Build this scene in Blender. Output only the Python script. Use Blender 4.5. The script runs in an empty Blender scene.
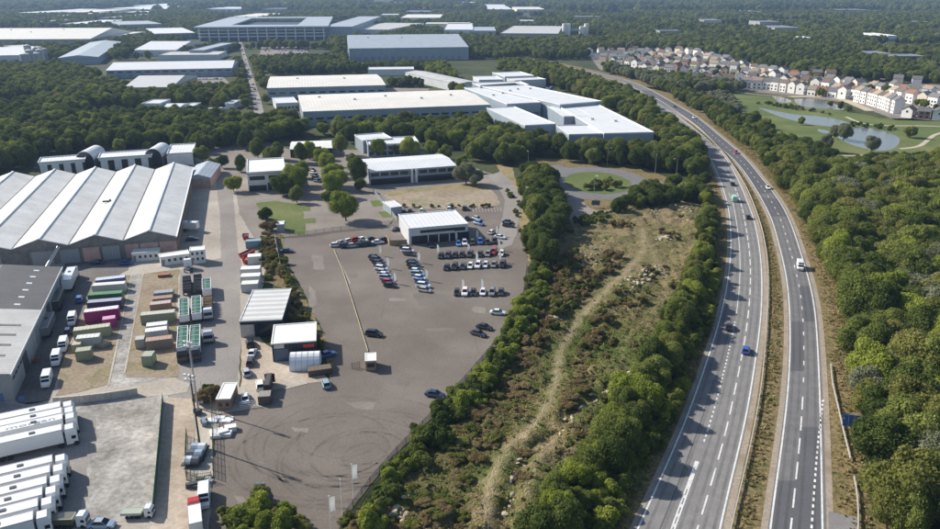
import bpy, math, random
import numpy as np
from mathutils import Vector, Matrix, noise
random.seed(11)
np.random.seed(11)
S = bpy.context.scene
COL = S.collection
R = math.radians

# ------------------------------------------------------------------ camera
F, H, YH = 761.0, 86.0, -15.0            # focal length in photo pixels, drone height, horizon row
TH = math.atan((264.5 - YH) / F)
SN, CS = math.sin(TH), math.cos(TH)
cam = bpy.data.cameras.new('camera'); co = bpy.data.objects.new('camera', cam); COL.objects.link(co)
co.location = (0, 0, H); co.rotation_euler = (math.pi/2 - TH, 0, 0)
cam.sensor_width = 36; cam.lens = F/940*36; cam.clip_start = 1; cam.clip_end = 40000
S.camera = co

def G(px, py, h=0.0):
    "photo pixel -> world x, y of the point seen there at height h"
    u = (px-470)/F; v = (py-264.5)/F
    t = (H-h)/(SN+v*CS)
    return Vector((u*t, (CS-v*SN)*t))

# ------------------------------------------------------------------ light
SUN_EL, SUN_AZ = R(33.5), math.atan2(-0.893, 0.449)      # azimuth from +Y towards +X
w = bpy.data.worlds.new('World'); S.world = w; w.use_nodes = True
nt = w.node_tree; nt.nodes.clear()
sky = nt.nodes.new('ShaderNodeTexSky'); sky.sky_type = 'NISHITA'; sky.sun_disc = False
sky.sun_elevation = SUN_EL; sky.sun_rotation = SUN_AZ
bg = nt.nodes.new('ShaderNodeBackground'); bg.inputs[1].default_value = 0.10
wo = nt.nodes.new('ShaderNodeOutputWorld')
nt.links.new(sky.outputs[0], bg.inputs[0]); nt.links.new(bg.outputs[0], wo.inputs[0])
sl = bpy.data.lights.new('sun', 'SUN'); sl.energy = 4.7; sl.angle = R(0.5); sl.color = (1, .93, .83)
so = bpy.data.objects.new('sun', sl); COL.objects.link(so)
sd = Vector((math.sin(SUN_AZ)*math.cos(SUN_EL), math.cos(SUN_AZ)*math.cos(SUN_EL), math.sin(SUN_EL)))
so.rotation_euler = sd.to_track_quat('Z', 'Y').to_euler(); so.location = sd*500
S.view_settings.view_transform = 'Standard'; S.view_settings.look = 'None'
S.view_settings.exposure = 0.55; S.view_settings.gamma = 1; S.view_settings.use_curve_mapping = False
S.render.engine = 'CYCLES'
S.cycles.max_bounces = 5; S.cycles.diffuse_bounces = 2; S.cycles.glossy_bounces = 2
S.cycles.transmission_bounces = 3; S.cycles.volume_bounces = 0; S.cycles.transparent_max_bounces = 6

# ------------------------------------------------------------------ materials
MATS = {}
def nodes(name):
    m = bpy.data.materials.new(name); m.use_nodes = True
    t = m.node_tree; t.nodes.clear()
    o = t.nodes.new('ShaderNodeOutputMaterial')
    MATS[name] = m
    return m, t, o
def N(t, typ, **kw):
    n = t.nodes.new(typ)
    for k, v in kw.items(): setattr(n, k, v)
    return n
def sep(t, src, scale, detail=3, rough=.6, vec=None):
    n = N(t, 'ShaderNodeTexNoise'); n.inputs['Scale'].default_value = scale
    n.inputs['Detail'].default_value = detail; n.inputs['Roughness'].default_value = rough
    t.links.new(src, n.inputs['Vector']); return n.outputs['Fac']
def ramp(t, fac, stops):
    r = N(t, 'ShaderNodeValToRGB'); t.links.new(fac, r.inputs[0])
    e = r.color_ramp.elements
    while len(e) > 1: e.remove(e[-1])
    for i, (p, c) in enumerate(stops):
        x = e[0] if i == 0 else e.new(p)
        x.position = p; x.color = (*c, 1) if len(c) == 3 else c
    return r.outputs[0]
def mix(t, fac, a, b, mode='MIX'):
    n = N(t, 'ShaderNodeMix', data_type='RGBA', blend_type=mode)
    for sock, val in ((n.inputs[0], fac), (n.inputs[6], a), (n.inputs[7], b)):
        if hasattr(val, 'default_value') or hasattr(val, 'is_linked'): t.links.new(val, sock)
        elif isinstance(val, (int, float)): sock.default_value = val
        else: sock.default_value = (*val, 1)
    return n.outputs[2]
def ground_mat(name, cols, scale=.05, fine=1.5, famt=.35, rough=.95, extra=None, bump=0):
    "cols: 3 colours mixed by broad noise; fine noise multiplies"
    m, t, o = nodes(name)
    g = N(t, 'ShaderNodeNewGeometry'); P = g.outputs['Position']
    f1 = sep(t, P, scale, 5, .62)
    c = ramp(t, f1, [(.34, cols[0]), (.5, cols[1]), (.66, cols[2])])
    f2 = sep(t, P, fine, 4, .7)
    k = ramp(t, f2, [(.3, (1-famt,)*3), (.7, (1+famt*.6,)*3)])
    c = mix(t, 1.0, c, k, 'MULTIPLY')
    if extra: c = extra(t, P, c)
    b = N(t, 'ShaderNodeBsdfPrincipled'); b.inputs['Roughness'].default_value = rough
    b.inputs['Specular IOR Level'].default_value = .2
    t.links.new(c, b.inputs['Base Color']); t.links.new(b.outputs[0], o.inputs[0])
    if bump:
        bp = N(t, 'ShaderNodeBump'); bp.inputs['Distance'].default_value = bump
        t.links.new(f2, bp.inputs['Height']); t.links.new(bp.outputs[0], b.inputs['Normal'])
    return m
def solid(name, col, rough=.6, metal=0, var=.12, scale=.6, emit=None, alpha=None):
    m, t, o = nodes(name)
    g = N(t, 'ShaderNodeNewGeometry')
    f = sep(t, g.outputs['Position'], scale, 4, .65)
    oi = N(t, 'ShaderNodeObjectInfo')
    k = ramp(t, f, [(.3, (1-var,)*3), (.7, (1+var*.5,)*3)])
    c = mix(t, 1.0, col, k, 'MULTIPLY')
    b = N(t, 'ShaderNodeBsdfPrincipled'); b.inputs['Roughness'].default_value = rough
    b.inputs['Metallic'].default_value = metal; b.inputs['Specular IOR Level'].default_value = .4
    t.links.new(c, b.inputs['Base Color']); t.links.new(b.outputs[0], o.inputs[0])
    return m
def tinted(name, rough=.4, spec=.5, var=.08, coat=0, scale=1.2):
    "takes its colour from the object's own colour"
    m, t, o = nodes(name)
    g = N(t, 'ShaderNodeNewGeometry'); oi = N(t, 'ShaderNodeObjectInfo')
    f = sep(t, g.outputs['Position'], scale, 4, .65)
    k = ramp(t, f, [(.3, (1-var,)*3), (.7, (1+var*.4,)*3)])
    c = mix(t, 1.0, oi.outputs['Color'], k, 'MULTIPLY')
    b = N(t, 'ShaderNodeBsdfPrincipled'); b.inputs['Roughness'].default_value = rough
    b.inputs['Specular IOR Level'].default_value = spec; b.inputs['Coat Weight'].default_value = coat
    b.inputs['Coat Roughness'].default_value = .1
    t.links.new(c, b.inputs['Base Color']); t.links.new(b.outputs[0], o.inputs[0])
    return m
def corrugated(name, col, axis=0, period=1.0, rough=.55, depth=.2, dirt=.15, tint=False, dirtscale=.12):
    "sheet metal: thin ribs along the object's own axis plus broad weathering"
    m, t, o = nodes(name)
    tc = N(t, 'ShaderNodeTexCoord'); sx = N(t, 'ShaderNodeSeparateXYZ'); t.links.new(tc.outputs['Object'], sx.inputs[0])
    mu = N(t, 'ShaderNodeMath', operation='MULTIPLY'); mu.inputs[1].default_value = 2*math.pi/period
    t.links.new(sx.outputs[axis], mu.inputs[0])
    sn = N(t, 'ShaderNodeMath', operation='SINE'); t.links.new(mu.outputs[0], sn.inputs[0])
    g = N(t, 'ShaderNodeNewGeometry')
    f = sep(t, g.outputs['Position'], dirtscale, 5, .7)
    f2 = sep(t, g.outputs['Position'], 1.3, 3, .7)
    base = col
    if tint:
        oi = N(t, 'ShaderNodeObjectInfo'); base = oi.outputs['Color']
    k = ramp(t, f, [(.3, (1-dirt, 1-dirt, 1-dirt*1.1)), (.7, (1+dirt*.3,)*3)])
    c = mix(t, 1.0, base, k, 'MULTIPLY')
    k2 = ramp(t, f2, [(.3, (1-dirt*.5,)*3), (.7, (1,)*3)])
    c = mix(t, 1.0, c, k2, 'MULTIPLY')
    r = ramp(t, sn.outputs[0], [(0, (1-depth,)*3), (.3, (1,)*3)])
    c = mix(t, 1.0, c, r, 'MULTIPLY')
    b = N(t, 'ShaderNodeBsdfPrincipled'); b.inputs['Roughness'].default_value = rough
    b.inputs['Specular IOR Level'].default_value = .35
    t.links.new(c, b.inputs['Base Color']); t.links.new(b.outputs[0], o.inputs[0])
    return m
def leaf_mat(name, a, b_, c_, clump=.55):
    m, t, o = nodes(name)
    oi = N(t, 'ShaderNodeObjectInfo')
    tc = N(t, 'ShaderNodeTexCoord')
    f = sep(t, tc.outputs['Object'], clump, 2, .5)
    ad = N(t, 'ShaderNodeMath', operation='ADD'); t.links.new(f, ad.inputs[0])
    m2 = N(t, 'ShaderNodeMath', operation='MULTIPLY_ADD'); t.links.new(oi.outputs['Random'], m2.inputs[0])
    m2.inputs[1].default_value = .5; m2.inputs[2].default_value = -.25
    t.links.new(m2.outputs[0], ad.inputs[1])
    c = ramp(t, ad.outputs[0], [(.2, a), (.5, b_), (.8, c_)])
    d = N(t, 'ShaderNodeBsdfDiffuse'); tr = N(t, 'ShaderNodeBsdfTranslucent'); mx = N(t, 'ShaderNodeMixShader')
    mx.inputs[0].default_value = .38
    t.links.new(c, d.inputs[0]); t.links.new(c, tr.inputs[0])
    t.links.new(d.outputs[0], mx.inputs[1]); t.links.new(tr.outputs[0], mx.inputs[2]); t.links.new(mx.outputs[0], o.inputs[0])
    return m

leaf_mat('leaf_dark', (0.067, 0.095, 0.027), (0.100, 0.132, 0.036), (0.139, 0.172, 0.046))
leaf_mat('leaf_mid', (0.122, 0.151, 0.039), (0.176, 0.209, 0.054), (0.244, 0.268, 0.075))
leaf_mat('leaf_bright', (0.180, 0.220, 0.040), (0.244, 0.288, 0.053), (0.307, 0.341, 0.068))
leaf_mat('grass_straw', (.27, .21, .09), (.38, .30, .145), (.22, .20, .08), .3)
leaf_mat('grass_green', (.13, .17, .045), (.19, .21, .07), (.30, .255, .12), .3)
leaf_mat('leaf_olive', (0.133, 0.149, 0.038), (0.191, 0.198, 0.055), (0.249, 0.242, 0.079))
leaf_mat('leaf_silver', (.15, .165, .090), (.21, .225, .135), (.28, .29, .19))
leaf_mat('leaf_brown', (.18, .135, .062), (.26, .20, .098), (.34, .27, .145))
solid('bark', (.09, .07, .05), .9)

# ------------------------------------------------------------------ object helpers
def tag(o, label=None, cat=None, group=None, kind=None):
    if label: o['label'] = label
    if cat: o['category'] = cat
    if group: o['group'] = group
    if kind: o['kind'] = kind
    return o
def empty(name, x, y, rz=0.0, label=None, cat=None, group=None, z=0.0):
    o = bpy.data.objects.new(name, None); COL.objects.link(o); o.empty_display_size = .5
    o.location = (x, y, z); o.rotation_euler = (0, 0, rz)
    return tag(o, label, cat, group)
class MB:
    def __init__(s): s.v = []; s.f = []; s.m = []; s.smooth = False
    def face(s, pts, m=0):
        i = len(s.v); s.v += [tuple(p) for p in pts]; s.f.append(tuple(range(i, i+len(pts)))); s.m.append(m); return s
    def hexa(s, a, b, m=0, mt=None, nob=False):
        "a: 4 bottom points ccw, b: 4 top points"
        i = len(s.v); s.v += [tuple(p) for p in a] + [tuple(p) for p in b]
        for k in range(4):
            j = (k+1) % 4; s.f.append((i+k, i+j, i+4+j, i+4+k)); s.m.append(m)
        s.f.append((i+4, i+5, i+6, i+7)); s.m.append(m if mt is None else mt)
        if not nob: s.f.append((i+3, i+2, i+1, i)); s.m.append(m)
        return s
    def box(s, x0, x1, y0, y1, z0, z1, m=0, mt=None):
        return s.hexa([(x0,y0,z0),(x1,y0,z0),(x1,y1,z0),(x0,y1,z0)], [(x0,y0,z1),(x1,y0,z1),(x1,y1,z1),(x0,y1,z1)], m, mt)
    def prism(s, poly, z0, z1, m=0, mt=None):
        n = len(poly); i = len(s.v)
        s.v += [(p[0], p[1], z0) for p in poly] + [(p[0], p[1], z1) for p in poly]
        for k in range(n):
            j = (k+1) % n; s.f.append((i+k, i+j, i+n+j, i+n+k)); s.m.append(m)
        s.f.append(tuple(range(i+n, i+2*n))); s.m.append(m if mt is None else mt)
        s.f.append(tuple(range(i+n-1, i-1, -1))); s.m.append(m)
        return s
    def cyl(s, p0, p1, r0, r1=None, n=8, m=0):
        p0, p1 = Vector(p0), Vector(p1); r1 = r0 if r1 is None else r1
        d = (p1-p0).normalized(); a = d.orthogonal().normalized(); b = d.cross(a); i = len(s.v)
        for p, r in ((p0, r0), (p1, r1)):
            for k in range(n):
                q = 2*math.pi*k/n; s.v.append(tuple(p + (a*math.cos(q)+b*math.sin(q))*r))
        for k in range(n):
            j = (k+1) % n; s.f.append((i+k, i+j, i+n+j, i+n+k)); s.m.append(m)
        s.f.append(tuple(range(i+n, i+2*n))); s.m.append(m)
        s.f.append(tuple(range(i+n-1, i-1, -1))); s.m.append(m)
        return s
    def mesh(s, name, mats):
        me = bpy.data.meshes.new(name); me.from_pydata(s.v, [], s.f)
        for k in mats: me.materials.append(MATS[k] if isinstance(k, str) else k)
        me.polygons.foreach_set('material_index', s.m)
        if s.smooth: me.polygons.foreach_set('use_smooth', [True]*len(s.f))
        me.validate(); me.update(); return me
    def build(s, name, mats, parent=None, loc=None, color=None, rz=0):
        return put(name, s.mesh(name, mats), parent, loc, color, rz)
def put(name, me, parent=None, loc=None, color=None, rz=0):
    o = bpy.data.objects.new(name, me); COL.objects.link(o)
    if parent: o.parent = parent
    if loc is not None: o.location = loc
    if rz: o.rotation_euler = (0, 0, rz)
    if color: o.color = (*color, 1)
    return o
def kids(o): return [c for c in COL.objects if c.parent == o]
KIDS = {}
def copy_tree(o, parent=None):
    c = o.copy(); COL.objects.link(c); c.parent = parent
    for ch in KIDS.get(o.name, ()): copy_tree(ch, c)
    return c
def register(o):
    "remember a prototype's children so copies are quick"
    ks = list(o.children); KIDS[o.name] = ks
    for k in ks: register(k)
ORD = ['first', 'second', 'third', 'fourth', 'fifth', 'sixth', 'seventh', 'eighth', 'ninth', 'tenth', 'eleventh', 'twelfth', 'thirteenth', 'fourteenth', 'fifteenth', 'sixteenth']
def pic(px, py, a):
    "world heading of something that points along angle a in the photograph"
    d = G(px+2*math.cos(a), py-2*math.sin(a))-G(px-2*math.cos(a), py+2*math.sin(a)); return math.atan2(d.y, d.x)
def inside(p, poly):
    x, y = p; r = False; j = len(poly)-1
    for i in range(len(poly)):
        xi, yi = poly[i]; xj, yj = poly[j]
        if (yi > y) != (yj > y) and x < (xj-xi)*(y-yi)/(yj-yi)+xi: r = not r
        j = i
    return r
def GP(pts, h=0): return [G(x, y, h) for x, y in pts]
def spline(pts, step=4.0):
    "Catmull-Rom through world points"
    P = [Vector(p[:2]) for p in pts]; P = [P[0]*2-P[1]] + P + [P[-1]*2-P[-2]]; out = []
    for i in range(1, len(P)-2):
        a, b, c, d = P[i-1:i+3]; n = max(1, int((c-b).length/step))
        for k in range(n):
            u = k/n
            out.append(.5*((2*b)+(c-a)*u+(2*a-5*b+4*c-d)*u*u+(3*b-a-3*c+d)*u**3))
    out.append(P[-2]); return out
def smooth(pts, it=6):
    p = [x.copy() for x in pts]
    for _ in range(it):
        q = [p[0]] + [(p[i-1]+p[i]*2+p[i+1])/4 for i in range(1, len(p)-1)] + [p[-1]]; p = q
    return p
def offset(line, d):
    out = []
    for i in range(len(line)):
        a = line[max(0, i-1)]; b = line[min(len(line)-1, i+1)]; t = (b-a).normalized()
        out.append(line[i] + Vector((t.y, -t.x))*d)
    return out
def strip(mb, L, Rr, z, m=0):
    for i in range(len(L)-1):
        mb.face([(*L[i], z), (*Rr[i], z), (*Rr[i+1], z), (*L[i+1], z)], m)
def roughen(poly, amp, step):
    out = []; n = len(poly)
    for i in range(n):
        a, b = Vector(poly[i][:2]), Vector(poly[(i+1) % n][:2]); L = (b-a).length; k = max(1, int(L/step))
        nrm = Vector((b.y-a.y, a.x-b.x)).normalized() if L > 0 else Vector((0, 0))
        for j in range(k):
            q = a+(b-a)*j/k
            out.append(q + nrm*amp*(noise.noise(Vector((q.x*.21, q.y*.21, 3)))+.6*noise.noise(Vector((q.x*.8, q.y*.8, 7)))))
    return out
def sheet(name, px, z, mat, rough=0, step=2.5, world=False, label=None):
    poly = px if world else GP(px)
    if rough: poly = roughen(poly, rough, step)
    from mathutils.geometry import tessellate_polygon
    tri = tessellate_polygon([[Vector((p[0], p[1], 0)) for p in poly]])
    me = bpy.data.meshes.new(name)
    me.from_pydata([(p[0], p[1], z) for p in poly], [], [tuple(t) for t in tri])
    me.materials.append(MATS[mat])
    # make every face look up
    import bmesh
    bm = bmesh.new(); bm.from_mesh(me)
    for f in bm.faces:
        f.normal_update()
        if f.normal.z < 0: f.normal_flip()
    bm.to_mesh(me); bm.free()
    o = put(name, me); o['kind'] = 'structure'
    if label: o['label'] = label
    return o
# ------------------------------------------------------------------ ground materials
ground_mat('grassland', [(.030, .045, .016), (.050, .065, .022), (.085, .085, .035)], .02, .6, .4)
ground_mat('lawn', [(.085, .120, .034), (.115, .145, .042), (.165, .175, .065)], .03, .8, .25)
ground_mat('verge', [(.16, .13, .055), (.23, .175, .085), (.115, .115, .042)], .14, 1.1, .75, bump=.2)
ground_mat('straw', [(.24, .19, .09), (.30, .24, .13), (.18, .17, .07)], .08, 1.2, .4)
def road_extra(t, P, c):
    f = sep(t, P, .35, 2, .5); k = ramp(t, f, [(.4, (.93,)*3), (.6, (1.05,)*3)])
    return mix(t, 1, c, k, 'MULTIPLY')
ground_mat('asphalt_pale', [(.20, .196, .19), (.215, .21, .203), (.23, .225, .217)], .03, 2.5, .16, .85, road_extra)
ground_mat('asphalt_mid', [(.155, .154, .157), (.168, .167, .168), (.18, .178, .178)], .03, 2.5, .16, .85, road_extra)
ground_mat('asphalt_dark', [(.105, .107, .116), (.112, .114, .122), (.12, .121, .13)], .05, 2.5, .14, .85)
ground_mat('hard_strip', [(.30, .25, .19), (.34, .29, .23), (.26, .21, .15)], .1, 1.6, .3)
def lot_extra(t, P, c):
    f = sep(t, P, .018, 4, .55); k = ramp(t, f, [(.35, (.88, .87, .86)), (.55, (1.0,)*3), (.7, (1.16, 1.12, 1.07))])
    c = mix(t, 1, c, k, 'MULTIPLY')
    v = N(t, 'ShaderNodeTexVoronoi', feature='DISTANCE_TO_EDGE'); v.inputs['Scale'].default_value = .07
    t.links.new(P, v.inputs['Vector'])
    k = ramp(t, v.outputs['Distance'], [(0, (.9,)*3), (.012, (1,)*3)])
    return mix(t, 1, c, k, 'MULTIPLY')
ground_mat('lot_tarmac', [(.152, .129, .110), (.175, .150, .129), (.206, .178, .154)], .045, 2.2, .22, .9, lot_extra)
ground_mat('lot_patch', [(.15, .13, .115), (.17, .15, .132), (.195, .17, .15)], .05, 1.8, .2, .9)
ground_mat('park_tarmac', [(.20, .175, .15), (.24, .21, .185), (.28, .25, .215)], .05, 1.6, .2, .9, lot_extra)
ground_mat('concrete', [(.34, .305, .255), (.40, .36, .305), (.46, .42, .36)], .05, 1.2, .22, .9, lot_extra)
ground_mat('street_asphalt', [(.235, .215, .20), (.265, .245, .225), (.30, .275, .25)], .05, 1.5, .18, .9, lot_extra)
ground_mat('yard_grey', [(.21, .20, .18), (.32, .305, .28), (.46, .44, .405)], .13, .9, .4, .9, lot_extra)
ground_mat('dirt_road', [(.33, .27, .205), (.42, .35, .275), (.48, .41, .33)], .08, .9, .25, .95)
ground_mat('shade_tarmac', [(.12, .11, .105), (.15, .14, .13), (.19, .175, .16)], .07, 1.2, .3, .9)  # shade over the parking apron put into the tarmac colour
ground_mat('lot_dirt', [(.24, .185, .13), (.30, .245, .175), (.20, .175, .085)], .10, 1.2, .35, .95)
ground_mat('fallow', [(.26, .21, .15), (.33, .27, .20), (.24, .215, .13)], .06, .5, .35, .95)
ground_mat('track_sand', [(.42, .36, .27), (.48, .42, .32), (.36, .31, .22)], .1, .8, .2)
ground_mat('paint', [(.60, .60, .58), (.70, .70, .68), (.52, .51, .48)], .3, 2.0, .25, .7)
ground_mat('worn_paint', [(.42, .40, .36), (.52, .49, .44), (.33, .31, .28)], .3, 2.0, .4, .8)
m, t, o = nodes('water')
b = N(t, 'ShaderNodeBsdfPrincipled'); b.inputs['Base Color'].default_value = (.17, .172, .16, 1)
b.inputs['Roughness'].default_value = .16; b.inputs['Specular IOR Level'].default_value = .7
g = N(t, 'ShaderNodeNewGeometry'); f = sep(t, g.outputs['Position'], .9, 3, .6)
bp = N(t, 'ShaderNodeBump'); bp.inputs['Distance'].default_value = .06; t.links.new(f, bp.inputs['Height'])
t.links.new(bp.outputs[0], b.inputs['Normal']); t.links.new(b.outputs[0], o.inputs[0])
m, t, o = nodes('tyre_rubber_mark')
b = N(t, 'ShaderNodeBsdfDiffuse'); b.inputs[0].default_value = (.05, .045, .045, 1)
tr = N(t, 'ShaderNodeBsdfTransparent'); mx = N(t, 'ShaderNodeMixShader')
g = N(t, 'ShaderNodeNewGeometry'); f = sep(t, g.outputs['Position'], .35, 4, .7)
k = ramp(t, f, [(.35, (0,)*3), (.7, (.17,)*3)]); t.links.new(k, mx.inputs[0])
t.links.new(tr.outputs[0], mx.inputs[1]); t.links.new(b.outputs[0], mx.inputs[2]); t.links.new(mx.outputs[0], o.inputs[0])

# ------------------------------------------------------------------ base ground, hills
mb = MB(); n = 64
for i in range(n):
    for j in range(n):
        pass
gv, gf = [], []
xs = np.linspace(-9000, 9000, 37); ys = np.concatenate([np.linspace(-500, 3000, 8), np.linspace(3400, 14000, 30)])
for yy in ys:
    for xx in xs:
        hgt = 0
        if yy > 3300: hgt = min(1, (yy-3300)/2500)*(28+22*noise.noise(Vector((xx*.0006, yy*.0004, 0))))
        gv.append((xx, yy, hgt))
for j in range(len(ys)-1):
    for i in range(len(xs)-1):
        a = j*len(xs)+i; gf.append((a, a+1, a+len(xs)+1, a+len(xs)))
me = bpy.data.meshes.new('ground'); me.from_pydata(gv, [], gf); me.materials.append(MATS['grassland']); me.update()
for p in me.polygons: p.use_smooth = True
tag(put('ground', me), kind='structure')
def hill(x, y):
    if y <= 3300: return 0
    return min(1, (y-3300)/2500)*(28+22*noise.noise(Vector((x*.0006, y*.0004, 0))))

# ------------------------------------------------------------------ industrial yard and lots
sheet('yard_concrete', [(-90,560),(215,560),(212,500),(213,440),(238,400),(242,330),(262,290),(268,250),(256,215),(240,195),(234,160),(195,155),(188,176),(-90,230)], .02, 'concrete', .5)
sheet('street', [(214,160),(229,160),(233,195),(238,252),(241,262),(240,300),(241,345),(238,380),(232,398),(150,398),(148,384),(176,380),(180,270),(205,262),(221,258),(220,215),(217,190)], .04, 'street_asphalt', .3)
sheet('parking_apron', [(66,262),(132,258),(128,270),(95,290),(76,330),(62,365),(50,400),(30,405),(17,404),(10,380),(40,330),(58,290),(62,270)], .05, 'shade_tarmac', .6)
sheet('container_lot', [(96,277),(131,275),(127,300),(118,340),(109,384),(80,392),(56,396),(60,370),(80,320)], .07, 'lot_dirt', .6)
sheet('container_track', [(132,275),(142,274),(124,378),(160,376),(168,380),(150,386),(108,391)], .06, 'yard_grey', .3)
sheet('crate_lot', [(144,274),(179,269),(177,300),(178,378),(160,378),(125,377),(134,320)], .07, 'lot_dirt', .6)
for pl in ([(131.3,275),(132.3,275),(109.5,386),(107.5,386)], [(142.6,275),(143.6,275),(125.5,374),(123.7,374)]):
    sheet('concrete_kerb', pl, .12, 'concrete')
sheet('yard_pad', [(53,400),(90,394),(138,388),(168,380),(168,398),(164,402),(157,470),(153,515),(110,524),(70,528),(50,560),(-90,560),(-90,398),(10,404)], .05, 'yard_grey', .4)
sheet('trailer_standing', [(-90,398),(22,404),(78,404),(95,420),(98,440),(88,470),(80,520),(50,560),(-90,560)], .055, 'street_asphalt', 1.6)  # pad continues underneath; shade among the trailers drawn as a darker sheet
sheet('dirt_road', [(168,398),(192,399),(196,440),(190,470),(196,500),(190,560),(140,560),(155,512),(158,480)], .06, 'dirt_road', .6)
sheet('concrete_slab', [(68,395),(100,390),(138,385),(172,378),(190,384),(187,392),(166,396),(140,397),(95,402),(72,404)], .08, 'concrete', .2)
sheet('tarmac_lot', [(262,240),(330,231),(392,224),(398,208),(440,199),(470,200),(497,188),(515,205),(529,262),(524,300),(503,337),(433,417),(386,463),(342,523),(318,580),(200,580),(213,500),(214,470),(215,440),(220,412),(262,406),(262,386),(300,381),(330,380),(322,330),(303,290),(281,250)], .05, 'lot_tarmac', .5)
sheet('gate_concrete', [(224,390),(258,384),(262,407),(218,414),(228,400)], .09, 'concrete', .3)
sheet('workshop_yard', [(241,320),(245,322),(266,345),(322,372),(330,381),(300,385),(272,390),(262,396),(242,396)], .08, 'dirt_road', .5)
sheet('kerb_apron', [(281,384),(306,378),(308,384),(284,390)], .12, 'concrete', .3)
# business park
sheet('park_paving', [(196,150),(240,128),(262,118),(262,140),(290,150),(350,150),(430,150),(470,166),(497,176),(515,205),(497,190),(470,201),(398,212),(388,226),(330,232),(304,236),(258,245),(240,215),(234,180)], .045, 'park_tarmac', .5)
sheet('lawn', [(256,203),(275,201),(302,205),(305,222),(306,236),(290,234),(276,224),(262,214)], .07, 'lawn', .6)
sheet('grass_strip', [(298,207),(310,206),(311,211),(299,212)], .075, 'lawn', .3)
sheet('grass_strip', [(299,219),(315,218),(316,223),(300,224)], .075, 'lawn', .3)
sheet('grass_strip', [(370,201),(381,200),(384,206),(373,207)], .075, 'lawn', .3)
sheet('grass_strip', [(378,212),(392,211),(395,217),(383,218)], .075, 'lawn', .3)
sheet('waste_ground', [(262,232),(283,235),(285,262),(300,290),(322,330),(335,362),(330,374),(322,345),(283,322),(284,288),(270,285),(266,262)], .075, 'verge', .9)
sheet('fallow_plot', [(384,195),(410,190),(460,187),(490,188),(498,197),(499,205),(470,209),(420,209),(397,207)], .075, 'fallow', .8)
sheet('dry_strip', [(384,192),(440,186),(470,184),(489,186),(489,190),(440,190),(390,196)], .085, 'straw', .5)
sheet('dry_bank', [(497,165),(512,168),(520,190),(540,225),(545,262),(530,268),(526,250),(516,212),(505,190)], .085, 'straw', .8)
sheet('access_road', [(488,176),(500,172),(512,182),(521,196),(520,210),(517,232),(512,245),(500,250),(497,236),(503,214),(505,200),(498,187)], .09, 'street_asphalt', .3)
# roundabout
def ell(cx, cy, rx, ry, n=40): return [(cx+rx*math.cos(2*math.pi*k/n), cy+ry*math.sin(2*math.pi*k/n)) for k in range(n)]
C0 = G(597.5, 182.5); e1 = G(630.5, 182.5); e2 = G(597.5, 194)
rx = (e1-C0).length; ry = (C0-e2).length
def wel(rx, ry, n=48, c=C0): return [c+Vector((rx*math.cos(2*math.pi*k/n), ry*math.sin(2*math.pi*k/n))) for k in range(n)]
sheet('roundabout_verge', [(535,158),(570,160),(640,166),(668,178),(668,190),(640,204),(615,215),(580,226),(560,222),(545,200),(535,175)], .04, 'verge', .8)
sheet('roundabout_road', wel(rx+9, ry+11), .07, 'asphalt_mid', world=True)
sheet('roundabout_island', wel(rx, ry), .10, 'lawn', world=True)
sheet('approach_road', [(549,166),(558,165),(580,171),(572,180),(560,176)], .06, 'asphalt_mid')
sheet('exit_road', [(628,190),(660,181),(664,185),(640,198),(622,212),(606,214),(620,202)], .065, 'asphalt_mid')
sheet('forecourt', [(558,203),(572,196),(584,198),(590,208),(600,212),(622,206),(632,200),(640,201),(612,215),(585,226),(572,226),(566,214)], .06, 'park_tarmac', .5)
sheet('grass_strip', [(581,199),(600,199),(619,200),(616,207),(598,209),(588,207)], .11, 'verge', .4)
# park by the ponds
sheet('park_grass', [(640,86),(700,92),(760,96),(800,100),(880,118),(960,120),(960,150),(900,160),(860,168),(820,160),(790,158),(770,130),(735,108),(700,100)], .03, 'lawn', 2)
def pond(pts, z): 
    return sheet('pond_water', smooth(spline(GP(pts+[pts[0]]), 3), 2), z, 'water', world=True)
pond([(757,107),(775,111),(798,115),(816,116),(840,120),(850,124),(838,127),(815,125),(795,121),(775,115)], .06)
pond([(850,129),(864,127),(882,131),(899,138),(895,148),(880,151),(858,147),(845,142),(838,138)], .06)
pond([(794,99),(815,99),(832,103),(845,110),(830,109),(805,107),(796,103)], .06)
pond([(818,129),(830,131),(828,134),(818,132)], .06)
pond([(772,96),(785,98),(792,102),(780,103)], .06)
def track(pts, wd, mat, z, name='footpath'):
    l = smooth(spline(GP(pts), 4), 3); mb = MB(); strip(mb, offset(l, -wd/2), offset(l, wd/2), z)
    o = mb.build(name, [mat]); o['kind'] = 'structure'; return o
track([(846,117),(864,124),(892,126),(925,126),(960,128)], 2.6, 'track_sand', .09)
track([(900,149),(918,147),(928,140),(937,134),(960,130)], 2.6, 'track_sand', .09)
track([(808,160),(818,155),(850,156),(885,154)], 2.2, 'track_sand', .09)
track([(790,97),(815,97),(840,99),(858,106),(870,111)], 7, 'track_sand', .10, 'gravel_path')
track([(858,100),(872,106),(890,113),(920,119),(960,121)], 7, 'street_asphalt', .11, 'estate_road')
track([(735,92),(760,95),(790,97)], 2.2, 'track_sand', .09)

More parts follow.
